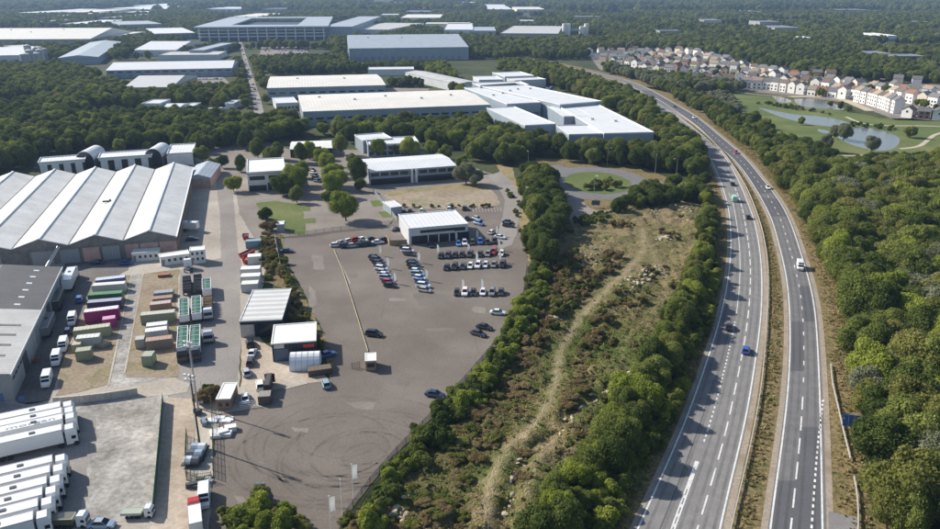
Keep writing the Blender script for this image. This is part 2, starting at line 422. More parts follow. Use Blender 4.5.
# ------------------------------------------------------------------ dual carriageway
def extend(l, a=60, b=0):
    t0 = (l[0]-l[1]).normalized(); t1 = (l[-1]-l[-2]).normalized()
    return ([l[0]+t0*b] if b else []) + l + [l[-1]+t1*a]
def trace(px, it=8): return smooth(spline(extend(GP(px)), 5), it)
FAR = [(560,66.2),(598,74.6),(622,80.3),(641,88)]
RL = trace([(508,57),(536,61.2),(560,66.8),(597,75.6),(620,81.6),(637,89.2),(654,99.5),(671,110),(691,122),(711,140),(734.4,160),(750,180),(762,200),(772,220),(777.5,240),(783,260),(787,280),(789,300),(790,320),(790.4,340),(790,360),(789,380),(787.4,400),(785,425),(782.4,443),(779,463),(776,483),(773.4,503),(770.2,529)])
RR = trace([(510,56.4),(538,60.6),(563,66),(600,74),(624,79.6),(643,86.6),(660,95.6),(678,106),(697,117.5),(722,138),(745,158),(762,178.6),(778,199),(789.5,220),(796.5,240),(803,260),(809,280),(813.4,300),(816,320),(817.3,340),(818.3,360),(819.3,380),(820,400),(820.6,425),(821,443),(821.4,463),(821.6,483),(821.9,503),(822.4,529)])
RM = trace([(600,75),(622,80.8),(642,88),(657,97.5),(674,108),(694,120),(716,138.5),(739,159),(756,179.5),(770.5,200),(781,220),(787,240),(793,260),(798,280),(801.6,300),(803.2,320),(804,340),(804,360),(804,380),(803,400),(801.4,425),(800,443),(798,463),(795.6,483),(793.4,503),(790.6,529)])
LR = trace([(640,91.5),(652,99.5),(667,109.5),(687,124),(713,144),(727,160),(738,180),(746.5,200),(754,220),(758.3,240),(761,260),(762,280),(761.8,300),(760.8,320),(758.4,340),(755.4,360),(752.2,380),(749.4,400),(745.8,425),(740,443),(735,463),(729.8,483),(725,503),(719.6,529)])
LL = trace([(632,93),(645,102),(660,113),(682,129),(701,145),(711,160),(720,180),(726.5,200),(730,220),(731,240),(730.4,260),(728,280),(724.6,300),(720,320),(714,340),(707.6,360),(700.6,380),(693.5,400),(686,423),(677,443),(668,463),(658.8,483),(649,503),(637.6,529)])
D1 = trace([(727,190),(732.5,200),(736,220),(739,240),(740.2,260),(740,280),(738.4,300),(735.6,320),(731.6,340),(726.8,360),(721.8,380),(717,400),(711.6,423),(704.6,443),(696.6,463),(689.6,483),(682.4,503),(673,529)])
D2 = trace([(725,170),(731,180),(740,200),(744.6,220),(748,240),(750.4,260),(750.8,280),(749.6,300),(748,320),(745,340),(741.4,360),(737,380),(732.4,400),(729.6,423),(723.4,443),(718,463),(711.4,483),(705.8,503),(697.5,529)])
D2U = trace([(640,92),(655,101.5),(673,113),(700,134),(719,152),(729,170),(735,185),(741,200)])
def nearest(line, p): return min(range(len(line)), key=lambda i: (line[i]-p).length)
def resample(line, n):
    L = [0]
    for i in range(1, len(line)): L.append(L[-1]+(line[i]-line[i-1]).length)
    out = []; j = 0
    for k in range(n+1):
        s = L[-1]*k/n
        while j < len(L)-2 and L[j+1] < s: j += 1
        u = (s-L[j])/max(1e-6, L[j+1]-L[j]); out.append(line[j].lerp(line[j+1], min(1, u)))
    return out
def ribbon(name, A, B, z, mat, n=160):
    mb = MB(); strip(mb, resample(A, n), resample(B, n), z)
    me = mb.mesh(name, [mat])
    for p in me.polygons:
        if p.normal.z < 0: p.flip()
    o = put(name, me); o['kind'] = 'structure'; return o
ribbon('verge', offset(LL, 16), offset(RR, -9), .03, 'verge', 120)
if True:
    s = -1 if (offset(LL, 1)[40]-RR[40]).length > (offset(LL, -1)[40]-RR[40]).length else 1
OUT_L = s if False else None
def away(line, other, d):
    a = offset(line, d); b = offset(line, -d)
    k = len(line)//2; q = other[nearest(other, line[k])]
    return a if (a[k]-q).length > (b[k]-q).length else b
bpy.data.objects.remove(bpy.data.objects['verge'])
ribbon('verge', away(LL, RR, 11), away(RR, LL, 12), .03, 'verge', 140)
ribbon('hard_strip', away(LL, LR, 1.3), away(LR, LL, 1.6), .06, 'hard_strip')
ribbon('hard_strip', away(RL, RR, 1.5), away(RR, RL, 1.8), .06, 'hard_strip')
ribbon('carriageway', away(LL, LR, .5), away(LR, LL, .4), .08, 'asphalt_pale')
ribbon('carriageway', away(RL, RR, .4), away(RR, RL, .6), .08, 'asphalt_mid')
def cut(line, ya, yb):
    "piece of a line between two photo rows"
    def row(p):
        z = p.y*CS+H*SN; return 264.5+F*((-(p.y*SN)+H*CS)/z)
    return [p for p in line if ya <= row(p) <= yb]
def patch(A, B, ya, yb, mat, z=.095):
    a, b = cut(A, ya, yb), cut(B, ya, yb)
    ribbon('resurfaced_patch', a, b, z, mat, 24)
patch(RM, RR, 281, 325, 'asphalt_dark'); patch(RL, RM, 319, 378, 'asphalt_dark'); patch(RL, RR, 197, 219, 'asphalt_dark')
patch(RM, RR, 425, 600, 'asphalt_dark'); patch(RL, RM, 476, 600, 'asphalt_dark'); patch(RL, RR, 90, 196, 'asphalt_dark')
patch(LL, D1, 300, 372, 'asphalt_mid')
def paint(line, wd, z=.11, mark=0, gap=0, mat='paint', name='road_marking', phase=0):
    mb = MB(); l = resample(line, int(sum((line[i+1]-line[i]).length for i in range(len(line)-1))/.5))
    a, b = offset(l, -wd/2), offset(l, wd/2)
    for i in range(len(l)-1):
        if mark and ((i*.5+phase) % (mark+gap)) >= mark: continue
        mb.face([(*a[i], z), (*b[i], z), (*b[i+1], z), (*a[i+1], z)])
    me = mb.mesh(name, [mat])
    for p in me.polygons:
        if p.normal.z < 0: p.flip()
    o = put(name, me); o['kind'] = 'structure'; return o
for l in (LL, LR, RL, RR): paint(l, .32)
paint(D2, .30, mark=6, gap=3); paint(cut(D2U, 0, 183), .22, mark=3, gap=6)
paint(cut(RM, 385, 700), .30, mark=6, gap=3); paint(cut(RM, 0, 384), .26, mark=2.5, gap=6.5)
paint(cut(D1, 190, 318), .2); paint(cut(D1, 318, 452), .34, mark=1, gap=1)
dd = cut(D1, 452, 700); n = len(dd)
mb = MB()
a, b = offset(dd, .12), offset(dd, -.12)
for k in range(n):                       # nose of the dividing strip widens into two lines with bars between
    wdt = .25+1.5*max(0, (k-6)/n)
    a[k] = dd[k]+(a[k]-dd[k]).normalized()*wdt; b[k] = dd[k]+(b[k]-dd[k]).normalized()*wdt
paint(a, .28); paint(b, .28)
mb = MB(); aa, bb = resample(a, 60), resample(b, 60)
for k in range(0, 58):
    if k < 10 or k % 3 == 0: mb.face([(*aa[k], .112), (*aa[k+1], .112), (*bb[k+1], .112), (*bb[k], .112)])
me = mb.mesh('road_marking', ['paint'])
for p in me.polygons:
    if p.normal.z < 0: p.flip()
tag(put('road_marking', me), kind='structure')
paint(trace([(823.2,400),(820.2,420)][:2]+[(818,440),(816,463),(814.6,483),(813.2,503),(811.4,529)], 2), .36, mark=1, gap=1)
mb = MB(); 
for y in (400, 403.5): p, q = G(819, y), G(823.4, y+3); mb.face([(*p, .114), (*q, .114), (q.x, q.y+.5, .114), (p.x, p.y+.5, .114)])
tag(mb.build('road_marking', ['paint']), kind='structure')
m, t, o = nodes('wheel_wear')
b = N(t, 'ShaderNodeBsdfDiffuse'); b.inputs[0].default_value = (.09, .088, .085, 1)
tr = N(t, 'ShaderNodeBsdfTransparent'); mx = N(t, 'ShaderNodeMixShader')
g = N(t, 'ShaderNodeNewGeometry'); f = sep(t, g.outputs['Position'], .12, 5, .65)
k = ramp(t, f, [(.3, (.04,)*3), (.75, (.28,)*3)]); t.links.new(k, mx.inputs[0])
t.links.new(tr.outputs[0], mx.inputs[1]); t.links.new(b.outputs[0], mx.inputs[2]); t.links.new(mx.outputs[0], o.inputs[0])
def lane(A, B, u, ya, yb):
    a, b_ = resample(cut(A, ya, yb), 120), resample(cut(B, ya, yb), 120); return [p_.lerp(q_, u) for p_, q_ in zip(a, b_)]
for A, B, ya, yb in ((LL, D1, 215, 600), (D1, D2, 195, 600), (D2, LR, 190, 600), (RL, RM, 100, 600), (RM, RR, 100, 600)):
    for u in (.27, .73): paint(lane(A, B, u, ya, yb), .55, z=.104, mat='wheel_wear', name='wheel_track')
# crack seam along the slip lane
paint(trace([(714,380),(700,425),(686,463),(672,500),(660,529)], 3), .22, z=.1, mat='asphalt_dark', name='road_seam')
sheet('layby', [(828.5,511),(840,514),(857,518),(859,560),(829,560)], .07, 'asphalt_pale')

# tyre marks on the open lot
mb = MB()
for k in range(34):
    cx = 352+random.uniform(-26, 18); cy = 450+random.uniform(-14, 12); r = random.uniform(5, 19); a0 = random.uniform(0, 6.28); a1 = a0+random.uniform(1.5, 4.5)
    c = G(cx, cy); ex = random.uniform(.9, 1.4); l = []
    for q in range(30):
        u = a0+(a1-a0)*q/29; l.append(c+Vector((math.cos(u)*r*ex+q*.06, math.sin(u)*r)))
    strip(mb, offset(l, -.28), offset(l, .28), .062+k*.0004)
me = mb.mesh('tyre_marks', ['tyre_rubber_mark']); tag(put('tyre_marks', me), 'curved dark tyre marks on the open tarmac', kind='structure')
for k, (x, y, wx, wy, mt) in enumerate([(398,300,9,1.6,'park_tarmac'),(312,300,3,14,'park_tarmac'),(440,330,16,2,'lot_patch'),(402,380,8,6,'lot_patch'),(300,430,9,3,'park_tarmac'),(352,275,5,3,'lot_patch'),(432,300,18,7,'lot_patch'),(262,470,5,8,'lot_patch'),(480,310,6,3,'park_tarmac'),(318,262,6,8,'park_tarmac'),(240,500,6,5,'park_tarmac'),(360,405,14,3,'park_tarmac')]):
    sheet('tarmac_repair', [(x-wx,y-wy),(x+wx,y-wy*.7),(x+wx*.9,y+wy),(x-wx*.8,y+wy*.8)], .0585+k*.0003, mt, 1.2, 1.5)
# faint painted lines on the lot
for pl in ([(334,252),(336,251),(348,272),(346,272)],):
    sheet('lot_marking', [(335.0,252),(335.5,252),(350.6,284),(350,284)], .066, 'worn_paint')
for i in range(12):
    x = 466+i*3.1; sheet('bay_line', [(x,207.5),(x+.35,207.5),(x+1.7,212),(x+1.3,212)], .1, 'worn_paint')

# ------------------------------------------------------------------ rough grassland with relief
FIELD = [tuple(p) for p in GP([(527,232),(545,262),(530,330),(476,400),(402,470),(338,529),(310,570),(600,570),(618,529),(652,470),(684,400),(712,330),(720,280),(716,235),(700,205),(686,198),(650,205),(600,215),(575,226),(556,222)])]
PATH = smooth(spline(GP([(642,232),(643,250),(632,268),(612,288),(596,305),(578,325),(565,345),(558,365),(556,385),(549,405),(535,425),(519,443),(505,458),(496,474),(490,492),(488,510),(488,540)]), .8), 3)
PATH2 = smooth(spline(GP([(470,491),(480,488),(492,486)]), .8), 1)
PATH3 = smooth(spline(GP([(570,226),(590,232),(620,236),(642,240),(655,262),(665,290),(650,318),(625,345),(622,380),(600,400),(575,415),(553,440),(540,462),(530,490),(520,530)]), .8), 3)
GULLY = smooth(spline(GP([(628,372),(612,392),(595,402),(575,412),(562,430),(545,445),(528,455),(520,470),(515,490),(507,510),(500,545)]), .8), 3)
def dl(line, x, y):
    q = Vector((x, y)); return min((q-p).length for p in line)
fx = [p[0] for p in FIELD]; fy = [p[1] for p in FIELD]; st = .9
NX = int((max(fx)-min(fx))/st)+1; NY = int((max(fy)-min(fy))/st)+1
pa = {k: np.array([(p.x, p.y) for p in L]) for k, L in (('p', PATH), ('p2', PATH2), ('p3', PATH3), ('g', GULLY), ('b', resample([Vector(p) for p in FIELD]+[Vector(FIELD[0])], 300)))}
idx = {}; vs = []; bare = []; green = []; tan = []
def fheight(x, y, db, dp, dg):
    n1 = noise.noise(Vector((x*.06, y*.06, 1))); n2 = noise.noise(Vector((x*.22, y*.22, 2))); n3 = noise.noise(Vector((x*.7, y*.7, 5)))
    e = min(1, db/6)
    h = .15 + e*(1.0+1.2*n1+1.1*n2*(1-math.exp(-dp*dp/6))+1.0*n3*(1-math.exp(-dp*dp/4)))
    h -= .95*e*math.exp(-dg*dg/2.2)*(.6+.8*abs(n2)); h += .35*e*math.exp(-(dg-3.0)**2/3)*(1+2*n3)
    return max(.05, h)
XY = np.array([[(min(fx)+i*st, min(fy)+j*st) for i in range(NX)] for j in range(NY)])
def dmin(key):
    P = pa[key]; out = np.full((NY, NX), 1e9)
    for p in P: out = np.minimum(out, np.hypot(XY[..., 0]-p[0], XY[..., 1]-p[1]))
    return out
DB, DP, DP2, DP3, DG = (dmin(k) for k in ('b', 'p', 'p2', 'p3', 'g'))
for j in range(NY):
    for i in range(NX):
        x, y = XY[j, i]
        if inside((x, y), FIELD):
            idx[(i, j)] = len(vs)
            dp = min(DP[j, i], DP2[j, i]+.8, DP3[j, i]+.4)
            vs.append((x, y, fheight(x, y, DB[j, i], dp, DG[j, i])))
            wob = .6*noise.noise(Vector((x*.4, y*.4, 9)))
            b_ = max(math.exp(-((DP[j, i]+wob*1.6)/.95)**2), .8*math.exp(-((DP2[j, i]+wob)/.7)**2), .5*math.exp(-((DP3[j, i]+wob)/.55)**2))
            bare.append(b_*(.75+.5*noise.noise(Vector((x*.5, y*.5, 3)))))
            zq = y*CS+H*SN; px = 470+F*x/zq; py = 264.5+F*((-(y*SN)+H*CS)/zq)
            pn = min(PATH, key=lambda q: abs(q.y-y)); green.append(max(0, min(1, (pn.x-x-1.5)/4))*(1 if py > 255 else 0))
            tan.append(max(max(0, min(1, (330-py)/60)), .6*math.exp(-((DG[j, i]-2)/2.5)**2)*(.6+1.2*noise.noise(Vector((x*.3, y*.3, 6))))))
fc = []
for (i, j), a in idx.items():
    if (i+1, j) in idx and (i, j+1) in idx and (i+1, j+1) in idx:
        fc.append((a, idx[(i+1, j)], idx[(i+1, j+1)], idx[(i, j+1)]))
me = bpy.data.meshes.new('rough_grassland'); me.from_pydata(vs, [], fc)
at = me.attributes.new('bare', 'FLOAT', 'POINT'); at.data.foreach_set('value', bare)
me.attributes.new('scrub', 'FLOAT', 'POINT').data.foreach_set('value', green); me.attributes.new('tan', 'FLOAT', 'POINT').data.foreach_set('value', tan)
me.polygons.foreach_set('use_smooth', [True]*len(fc)); me.update()
from mathutils.kdtree import KDTree
fkd = KDTree(len(vs))
for i, v_ in enumerate(vs): fkd.insert((v_[0], v_[1], 0), i)
fkd.balance()
def fz(x, y):
    _, i, _ = fkd.find((x, y, 0)); return vs[i][2]
m, t, o = nodes('rough_ground')
g = N(t, 'ShaderNodeNewGeometry'); P = g.outputs['Position']
f1 = sep(t, P, .045, 4, .6); f2 = sep(t, P, .45, 4, .7); f3 = sep(t, P, 2.0, 3, .7)
am = N(t, 'ShaderNodeMath', operation='MULTIPLY_ADD'); t.links.new(f2, am.inputs[0]); am.inputs[1].default_value = .7
t.links.new(f1, am.inputs[2])
c = ramp(t, am.outputs[0], [(.64, (.085, .130, .032)), (.82, (.14, .165, .050)), (.92, (.23, .195, .095)), (1.0, (.34, .27, .16))])
k = ramp(t, f3, [(.3, (.68,)*3), (.7, (1.2,)*3)]); c = mix(t, 1, c, k, 'MULTIPLY')
def cover(name, dull, k_, thr):
    a = N(t, 'ShaderNodeAttribute', attribute_name=name); r_ = ramp(t, f2, [(thr, (0,)*3), (thr+.22, (k_,)*3)]); m_ = N(t, 'ShaderNodeMath', operation='MULTIPLY'); t.links.new(a.outputs['Fac'], m_.inputs[0]); t.links.new(r_, m_.inputs[1])
    dc = mix(t, 1, dull, k, 'MULTIPLY'); return mix(t, m_.outputs[0], c, dc)
c = cover('scrub', (.155, .13, .062), .85, .30); c = cover('tan', (.30, .24, .135), .85, .34)
a = N(t, 'ShaderNodeAttribute', attribute_name='bare'); c = mix(t, a.outputs['Fac'], c, (.41, .335, .215))
b = N(t, 'ShaderNodeBsdfDiffuse'); t.links.new(c, b.inputs[0]); 
bp = N(t, 'ShaderNodeBump'); bp.inputs['Distance'].default_value = 1.0; t.links.new(f3, bp.inputs['Height']); t.links.new(bp.outputs[0], b.inputs['Normal'])
t.links.new(b.outputs[0], o.inputs[0])
me.materials.append(m); tag(put('rough_grassland', me), kind='structure')
# ------------------------------------------------------------------ building materials
corrugated('roof_white', (.72, .73, .74), 0, 1.6, .5, .10, .10)
corrugated('roof_cream', (.76, .73, .66), 0, 2.4, .55, .08, .12)
corrugated('roof_bluegrey', (.42, .47, .52), 0, 1.6, .5, .15, .15)
corrugated('roof_grey', (.56, .56, .54), 1, 1.2, .6, .12, .2)
solid('sign_navy', (.03, .045, .09), .6)
corrugated('roof_slate', (.24, .25, .27), 1, 1.2, .6, .12, .2)
corrugated('roof_stripe', (.66, .66, .64), 1, 3.1, .5, .25, .1)
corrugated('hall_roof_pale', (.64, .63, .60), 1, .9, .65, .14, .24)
corrugated('hall_roof_shade_lift', (.78, .78, .76), 1, .9, .65, .14, .24)  # slopes turned from the sun, colour lightened to offset their shade
corrugated('roof_dark', (.135, .135, .14), 1, .9, .7, .25, .25)
corrugated('wall_white', (.62, .64, .66), 0, .9, .5, .08, .12)
corrugated('wall_bluegrey', (.30, .36, .42), 0, .9, .5, .12, .15)
corrugated('wall_grey', (.34, .35, .36), 0, .9, .55, .12, .18)
corrugated('wall_grey_side', (.36, .37, .38), 1, .9, .55, .12, .18)
corrugated('wall_navy', (.018, .024, .042), 0, .9, .5, .2, .2)
solid('brick_pink', (.48, .31, .27), .85, var=.2)
solid('brick_brown', (.26, .17, .12), .85, var=.2)
solid('render_cream', (.62, .56, .44), .85); solid('render_white', (.72, .70, .66), .85)
solid('concrete_wall', (.45, .42, .37), .85, var=.2); solid('dirty_panel', (.20, .19, .18), .8, var=.35)
solid('glass_dark', (.025, .032, .042), .12); solid('glass_blue', (.05, .09, .15), .15)
solid('door_blue', (.10, .16, .33), .5); solid('door_grey', (.22, .25, .28), .5); solid('steel', (.45, .46, .47), .4, metal=.5)
solid('dark_steel', (.05, .055, .06), .5); solid('white_metal', (.75, .75, .74), .4); solid('green_mesh', (.035, .10, .055), .6)
solid('membrane', (.70, .70, .66), .7, var=.12, scale=.15); solid('tent_fabric', (.74, .75, .77), .5, var=.08)
solid('rust', (.30, .12, .06), .85, var=.4); solid('red_paint', (.52, .035, .03), .4); solid('timber', (.32, .23, .14), .8, var=.3)
solid('skylight', (.70, .74, .74), .3); solid('plastic_white', (.72, .73, .74), .4)
tinted('tint_paint', .45); tinted('tint_tile', .85, .2, .25, scale=.9); tinted('tint_render', .85, .2, .12)

EXCL = []      # world rectangles (cx, cy, ux, uy, half width, half depth, clearance towards the camera)
def note(cx, cy, ang, W, D, marg=5, front=14): EXCL.append((cx, cy, math.cos(ang), math.sin(ang), W/2+marg, D/2+marg, front))
def excluded(x, y):
    for cx, cy, ux, uy, hw, hd, fr in EXCL:
        dx, dy = x-cx, y-cy
        a = dx*ux+dy*uy; b_ = -dx*uy+dy*ux
        if abs(a) < hw and -hd-fr < b_ < hd: return True
    return False
def frame(a, b, c, h):
    A, B, Cc = G(*a, h), G(*b, h), G(*c, h); d = B-A; W = d.length; d.normalize(); nrm = Vector((-d.y, d.x))
    D = max(4, (Cc-B).dot(nrm)); ctr = A+d*W/2+nrm*D/2
    return ctr.x, ctr.y, math.atan2(d.y, d.x), W, D
def side(W, D, s, u, w, z0, z1, t=.06):
    "a thin box on a wall: s side, u centre along it"
    if s == 'f': return (u-w/2, u+w/2, -D/2-t, -D/2+.02, z0, z1)
    if s == 'b': return (u-w/2, u+w/2, D/2-.02, D/2+t, z0, z1)
    if s == 'r': return (W/2-.02, W/2+t, u-w/2, u+w/2, z0, z1)
    return (-W/2-t, -W/2+.02, u-w/2, u+w/2, z0, z1)
def panel(name, root, W, D, s, u, w, z0, z1, mat, t=.06, share={}):
    x0, x1, y0, y1, a, b = side(W, D, s, u, w, z0, z1, t)
    key = (name, round(x1-x0, 2), round(y1-y0, 2), round(b-a, 2), mat)
    if key not in share:
        hx, hy = (x1-x0)/2, (y1-y0)/2; share[key] = MB().box(-hx, hx, -hy, hy, 0, b-a).mesh(name, [mat])
    return put(name, share[key], root, ((x0+x1)/2, (y0+y1)/2, a))
def building(name, label, a, b, c, h, wall='wall_grey', roof='roof_white', style='flat', rise=None, doors=(), wins=(), cat='warehouse', group=None, front=14, band=None, skylights=0, parapet=.5, fr=None, vents=0):
    cx, cy, ang, W, D = fr or frame(a, b, c, h); note(cx, cy, ang, W, D, front=front)
    r = empty(name, cx, cy, ang, label, cat, group)
    MB().box(-W/2, W/2, -D/2, D/2, -.3, h-.15).build('wall', [wall], r)
    mb = MB()
    if style == 'flat':
        mb.box(-W/2-.15, W/2+.15, -D/2-.15, D/2+.15, h-.15, h)
        for q in ((-W/2-.15, W/2+.15, -D/2-.15, -D/2+.15), (-W/2-.15, W/2+.15, D/2-.15, D/2+.15), (-W/2-.15, -W/2+.15, -D/2+.15, D/2-.15), (W/2-.15, W/2+.15, -D/2+.15, D/2-.15)): mb.box(*q, h, h+parapet)
        top = lambda x, y: h
    elif style == 'gablex':       # ridge along x
        rz = rise or D*.06; e = .25
        mb.face([(-W/2-e, -D/2-e, h), (W/2+e, -D/2-e, h), (W/2+e, 0, h+rz), (-W/2-e, 0, h+rz)]); mb.face([(-W/2-e, 0, h+rz), (W/2+e, 0, h+rz), (W/2+e, D/2+e, h), (-W/2-e, D/2+e, h)])
        mb.face([(-W/2-e, -D/2-e, h-.35), (-W/2-e, -D/2-e, h), (-W/2-e, 0, h+rz), (-W/2-e, D/2+e, h), (-W/2-e, D/2+e, h-.35)]); mb.face([(W/2+e, -D/2-e, h-.35), (W/2+e, D/2+e, h-.35), (W/2+e, D/2+e, h), (W/2+e, 0, h+rz), (W/2+e, -D/2-e, h)])
        mb.face([(-W/2-e, -D/2-e, h-.35), (W/2+e, -D/2-e, h-.35), (W/2+e, -D/2-e, h), (-W/2-e, -D/2-e, h)]); mb.face([(W/2+e, D/2+e, h-.35), (-W/2-e, D/2+e, h-.35), (-W/2-e, D/2+e, h), (W/2+e, D/2+e, h)])
        mb.face([(-W/2-e, D/2+e, h-.35), (W/2+e, D/2+e, h-.35), (W/2+e, -D/2-e, h-.35), (-W/2-e, -D/2-e, h-.35)])
        top = lambda x, y: h+rz*(1-abs(y)/(D/2))
    else:                          # ridge along y
        rz = rise or W*.06; e = .25
        mb.face([(-W/2-e, -D/2-e, h), (0, -D/2-e, h+rz), (0, D/2+e, h+rz), (-W/2-e, D/2+e, h)]); mb.face([(0, -D/2-e, h+rz), (W/2+e, -D/2-e, h), (W/2+e, D/2+e, h), (0, D/2+e, h+rz)])
        mb.face([(-W/2-e, -D/2-e, h-.35), (W/2+e, -D/2-e, h-.35), (W/2+e, -D/2-e, h), (0, -D/2-e, h+rz), (-W/2-e, -D/2-e, h)])
        mb.face([(W/2+e, D/2+e, h-.35), (-W/2-e, D/2+e, h-.35), (-W/2-e, D/2+e, h), (0, D/2+e, h+rz), (W/2+e, D/2+e, h)])
        mb.face([(-W/2-e, D/2+e, h-.35), (-W/2-e, -D/2-e, h-.35), (-W/2-e, -D/2-e, h), (-W/2-e, D/2+e, h)]); mb.face([(W/2+e, -D/2-e, h-.35), (W/2+e, D/2+e, h-.35), (W/2+e, D/2+e, h), (W/2+e, -D/2-e, h)])
        mb.face([(-W/2-e, D/2+e, h-.35), (W/2+e, D/2+e, h-.35), (W/2+e, -D/2-e, h-.35), (-W/2-e, -D/2-e, h-.35)])
        top = lambda x, y: h+rz*(1-abs(x)/(W/2))
    rf = mb.build('roof', [roof], r)
    for k in range(skylights):
        x = -W/2+W*(k+.5)/skylights; y0, y1 = -D*.36, -D*.12
        if style == 'flat': MB().box(-.6, .6, 0, y1-y0, 0, .12).build('skylight', ['skylight'], rf, (x, y0, h))
        elif style == 'gablex':
            MB().hexa([(-.6, 0, 0), (.6, 0, 0), (.6, y1-y0, top(0, y1)-top(0, y0)), (-.6, y1-y0, top(0, y1)-top(0, y0))], [(-.6, 0, .1), (.6, 0, .1), (.6, y1-y0, .1+top(0, y1)-top(0, y0)), (-.6, y1-y0, .1+top(0, y1)-top(0, y0))]).build('skylight', ['skylight'], rf, (x, y0, top(x, y0)))
    for k in range(vents):
        x = -W/2+W*(k+.6)/(vents+.4); y = D*random.uniform(-.2, .25)
        MB().box(-.9, .9, -.6, .6, 0, 1.0).build('roof_vent', ['steel'], rf, (x, y, top(x, y)-.05))
    for (s, u, w, hh, mt) in doors:
        u = u*(W if s in 'fb' else D); panel('door', r, W, D, s, u, w, 0, hh, mt, .08)
    for (s, n, z0, wh, fillr) in wins:
        L = W if s in 'fb' else D
        for k in range(n):
            ww = L/n*fillr; panel('window', r, W, D, s, -L/2+L*(k+.5)/n, ww, z0, z0+wh, 'glass_dark')
    if band:
        s, z0, z1, mt = band; L = (W if s in 'fb' else D); panel('facade_band', r, W, D, s, 0, L-.4, z0, z1, mt, .10)
    r['W'] = W; r['D'] = D; del r['W'], r['D']
    return r, W, D
def dd(n, w, h, mt, s='f', lo=-.45, hi=.45): return [(s, lo+(hi-lo)*(k+.5)/n, w, h, mt) for k in range(n)]

# ------------------------------------------------------------------ far industrial estate
building('warehouse', 'very long pale roofed warehouse at far left edge, wider than anything near it', (-30,39.5), (90,39), (90,32), 11, 'wall_grey', 'roof_cream', 'gablex', doors=dd(9, 5, 5, 'door_grey'), front=60, vents=4)
building('warehouse', 'low white roofed factory block cut by the left edge, before the grey tanks', (-30,56), (24,55), (22,49), 10, 'wall_white', 'roof_white', 'gablex', doors=dd(4, 5, 5, 'door_blue'), front=50)
building('processing_plant', 'grey windowless plant block beside a row of tall tanks at far left', (28,50), (47,49), (43,44), 13, 'wall_grey', 'roof_grey', 'flat', front=60, cat='factory')
building('warehouse', 'grey roofed warehouse with skewed roof right of the tank farm', (58,58), (98,57), (105,42), 8, 'wall_bluegrey', 'roof_bluegrey', 'gabley', front=40)
building('warehouse', 'short white roofed unit in front of the office blocks by the stadium', (134,50), (176,50), (176,43.5), 8, 'wall_white', 'roof_white', 'gablex', doors=dd(4, 4, 4, 'door_grey'), front=40)
building('storage_unit', 'small blue grey box shaped unit left of the tree lined avenue', (189,50.5), (204,50.5), (203,43), 9, 'wall_bluegrey', 'roof_bluegrey', 'flat', front=40)
building('storage_unit', 'thin flat pale roofed building behind the long warehouse by the avenue', (158,55.5), (218,55), (217,51.5), 6, 'wall_white', 'roof_grey', 'flat', front=30)
building('warehouse', 'long blue walled warehouse left of the avenue with four joined white roofs', (106,70.5), (232,68), (232,61.5), 8, 'wall_bluegrey', 'roof_white', 'gablex', doors=dd(10, 4, 4.5, 'door_grey'), front=60, wins=[('f', 14, 5.4, 1.0, .6)])
building('warehouse', 'brown striped roof shed in front of the long blue walled warehouse', (124,87.5), (172,87), (172,76), 6, 'wall_grey', 'roof_stripe', 'gablex', front=25)
building('trade_unit', 'small white unit with three dark blue doors in the left wood', (141.5,104), (159.5,104), (159.5,99.8), 6, 'wall_white', 'roof_white', 'flat', doors=dd(3, 4.2, 4.6, 'door_blue'), front=25, cat='workshop')
building('trade_unit', 'low white cabin right of the unit with dark blue doors', (162.5,107), (180,107), (180,103.4), 4, 'wall_white', 'roof_white', 'gablex', wins=[('f', 4, 1.2, 1.4, .5)], front=25, cat='workshop')
building('trade_unit', 'grey cabin, rightmost of the three little buildings in the left wood', (182.6,106.5), (193.5,106.5), (193.5,103.2), 3.5, 'wall_grey', 'roof_white', 'flat', front=25, cat='workshop')
building('trade_unit', 'white box unit beside the avenue at the wood edge', (225,104), (233.5,104), (233.5,100.4), 4, 'wall_white', 'roof_white', 'flat', front=30, cat='workshop')
building('office_block', 'curved looking pale office block left of the stadium, farther one', (120,25), (162,24), (161,20.5), 12, 'wall_bluegrey', 'roof_bluegrey', 'flat', wins=[('f', 9, 2, 2, .8), ('f', 9, 6, 2, .8)], front=90, cat='office building')
building('office_block', 'pale roofed office block directly left of the stadium, nearer one', (155,34), (195,33), (194,27.5), 10, 'wall_bluegrey', 'roof_white', 'flat', wins=[('f', 8, 1.5, 2, .8), ('f', 8, 5.5, 2, .8)], front=80, cat='office building')
building('arena', 'tall pale arena block adjoining the right side of the stadium', (322,27), (352,27), (340,16.5), 20, 'wall_bluegrey', 'roof_bluegrey', 'flat', front=60, cat='arena')
building('retail_store', 'white retail store building right of the arena, edge of the stadium park', (343,29.5), (388,30), (388,23), 12, 'wall_white', 'roof_grey', 'flat', front=80, doors=dd(3, 10, 6, 'glass_blue'), cat='shop building')
building('distribution_centre', 'huge blue grey distribution warehouse right of the stadium', (349,48.5), (468.6,47), (445.6,38), 15, 'wall_bluegrey', 'roof_bluegrey', 'gablex', doors=dd(16, 4, 5, 'door_grey'), front=90, vents=3)
building('warehouse', 'white roofed warehouse right of the avenue, behind the longest one', (267,88), (385.6,85), (369,74.5), 9, 'wall_bluegrey', 'roof_cream', 'gablex', rise=1.5, wins=[('f', 12, 4, 1.2, .6)], front=20, vents=2)
building('warehouse', 'longest cream roofed warehouse right of the avenue, above the tree belt', (303,111.5), (490,104.5), (458,90), 10, 'wall_bluegrey', 'roof_cream', 'gablex', rise=1.6, wins=[('f', 18, 4.5, 1.2, .7)], front=22, vents=5)
building('office_annex', 'small white office annex at the left end of the longest cream warehouse', (276,104), (298,103), (297,97), 5, 'wall_white', 'roof_white', 'flat', wins=[('f', 6, 1.2, 1.6, .7)], front=20, cat='office building')
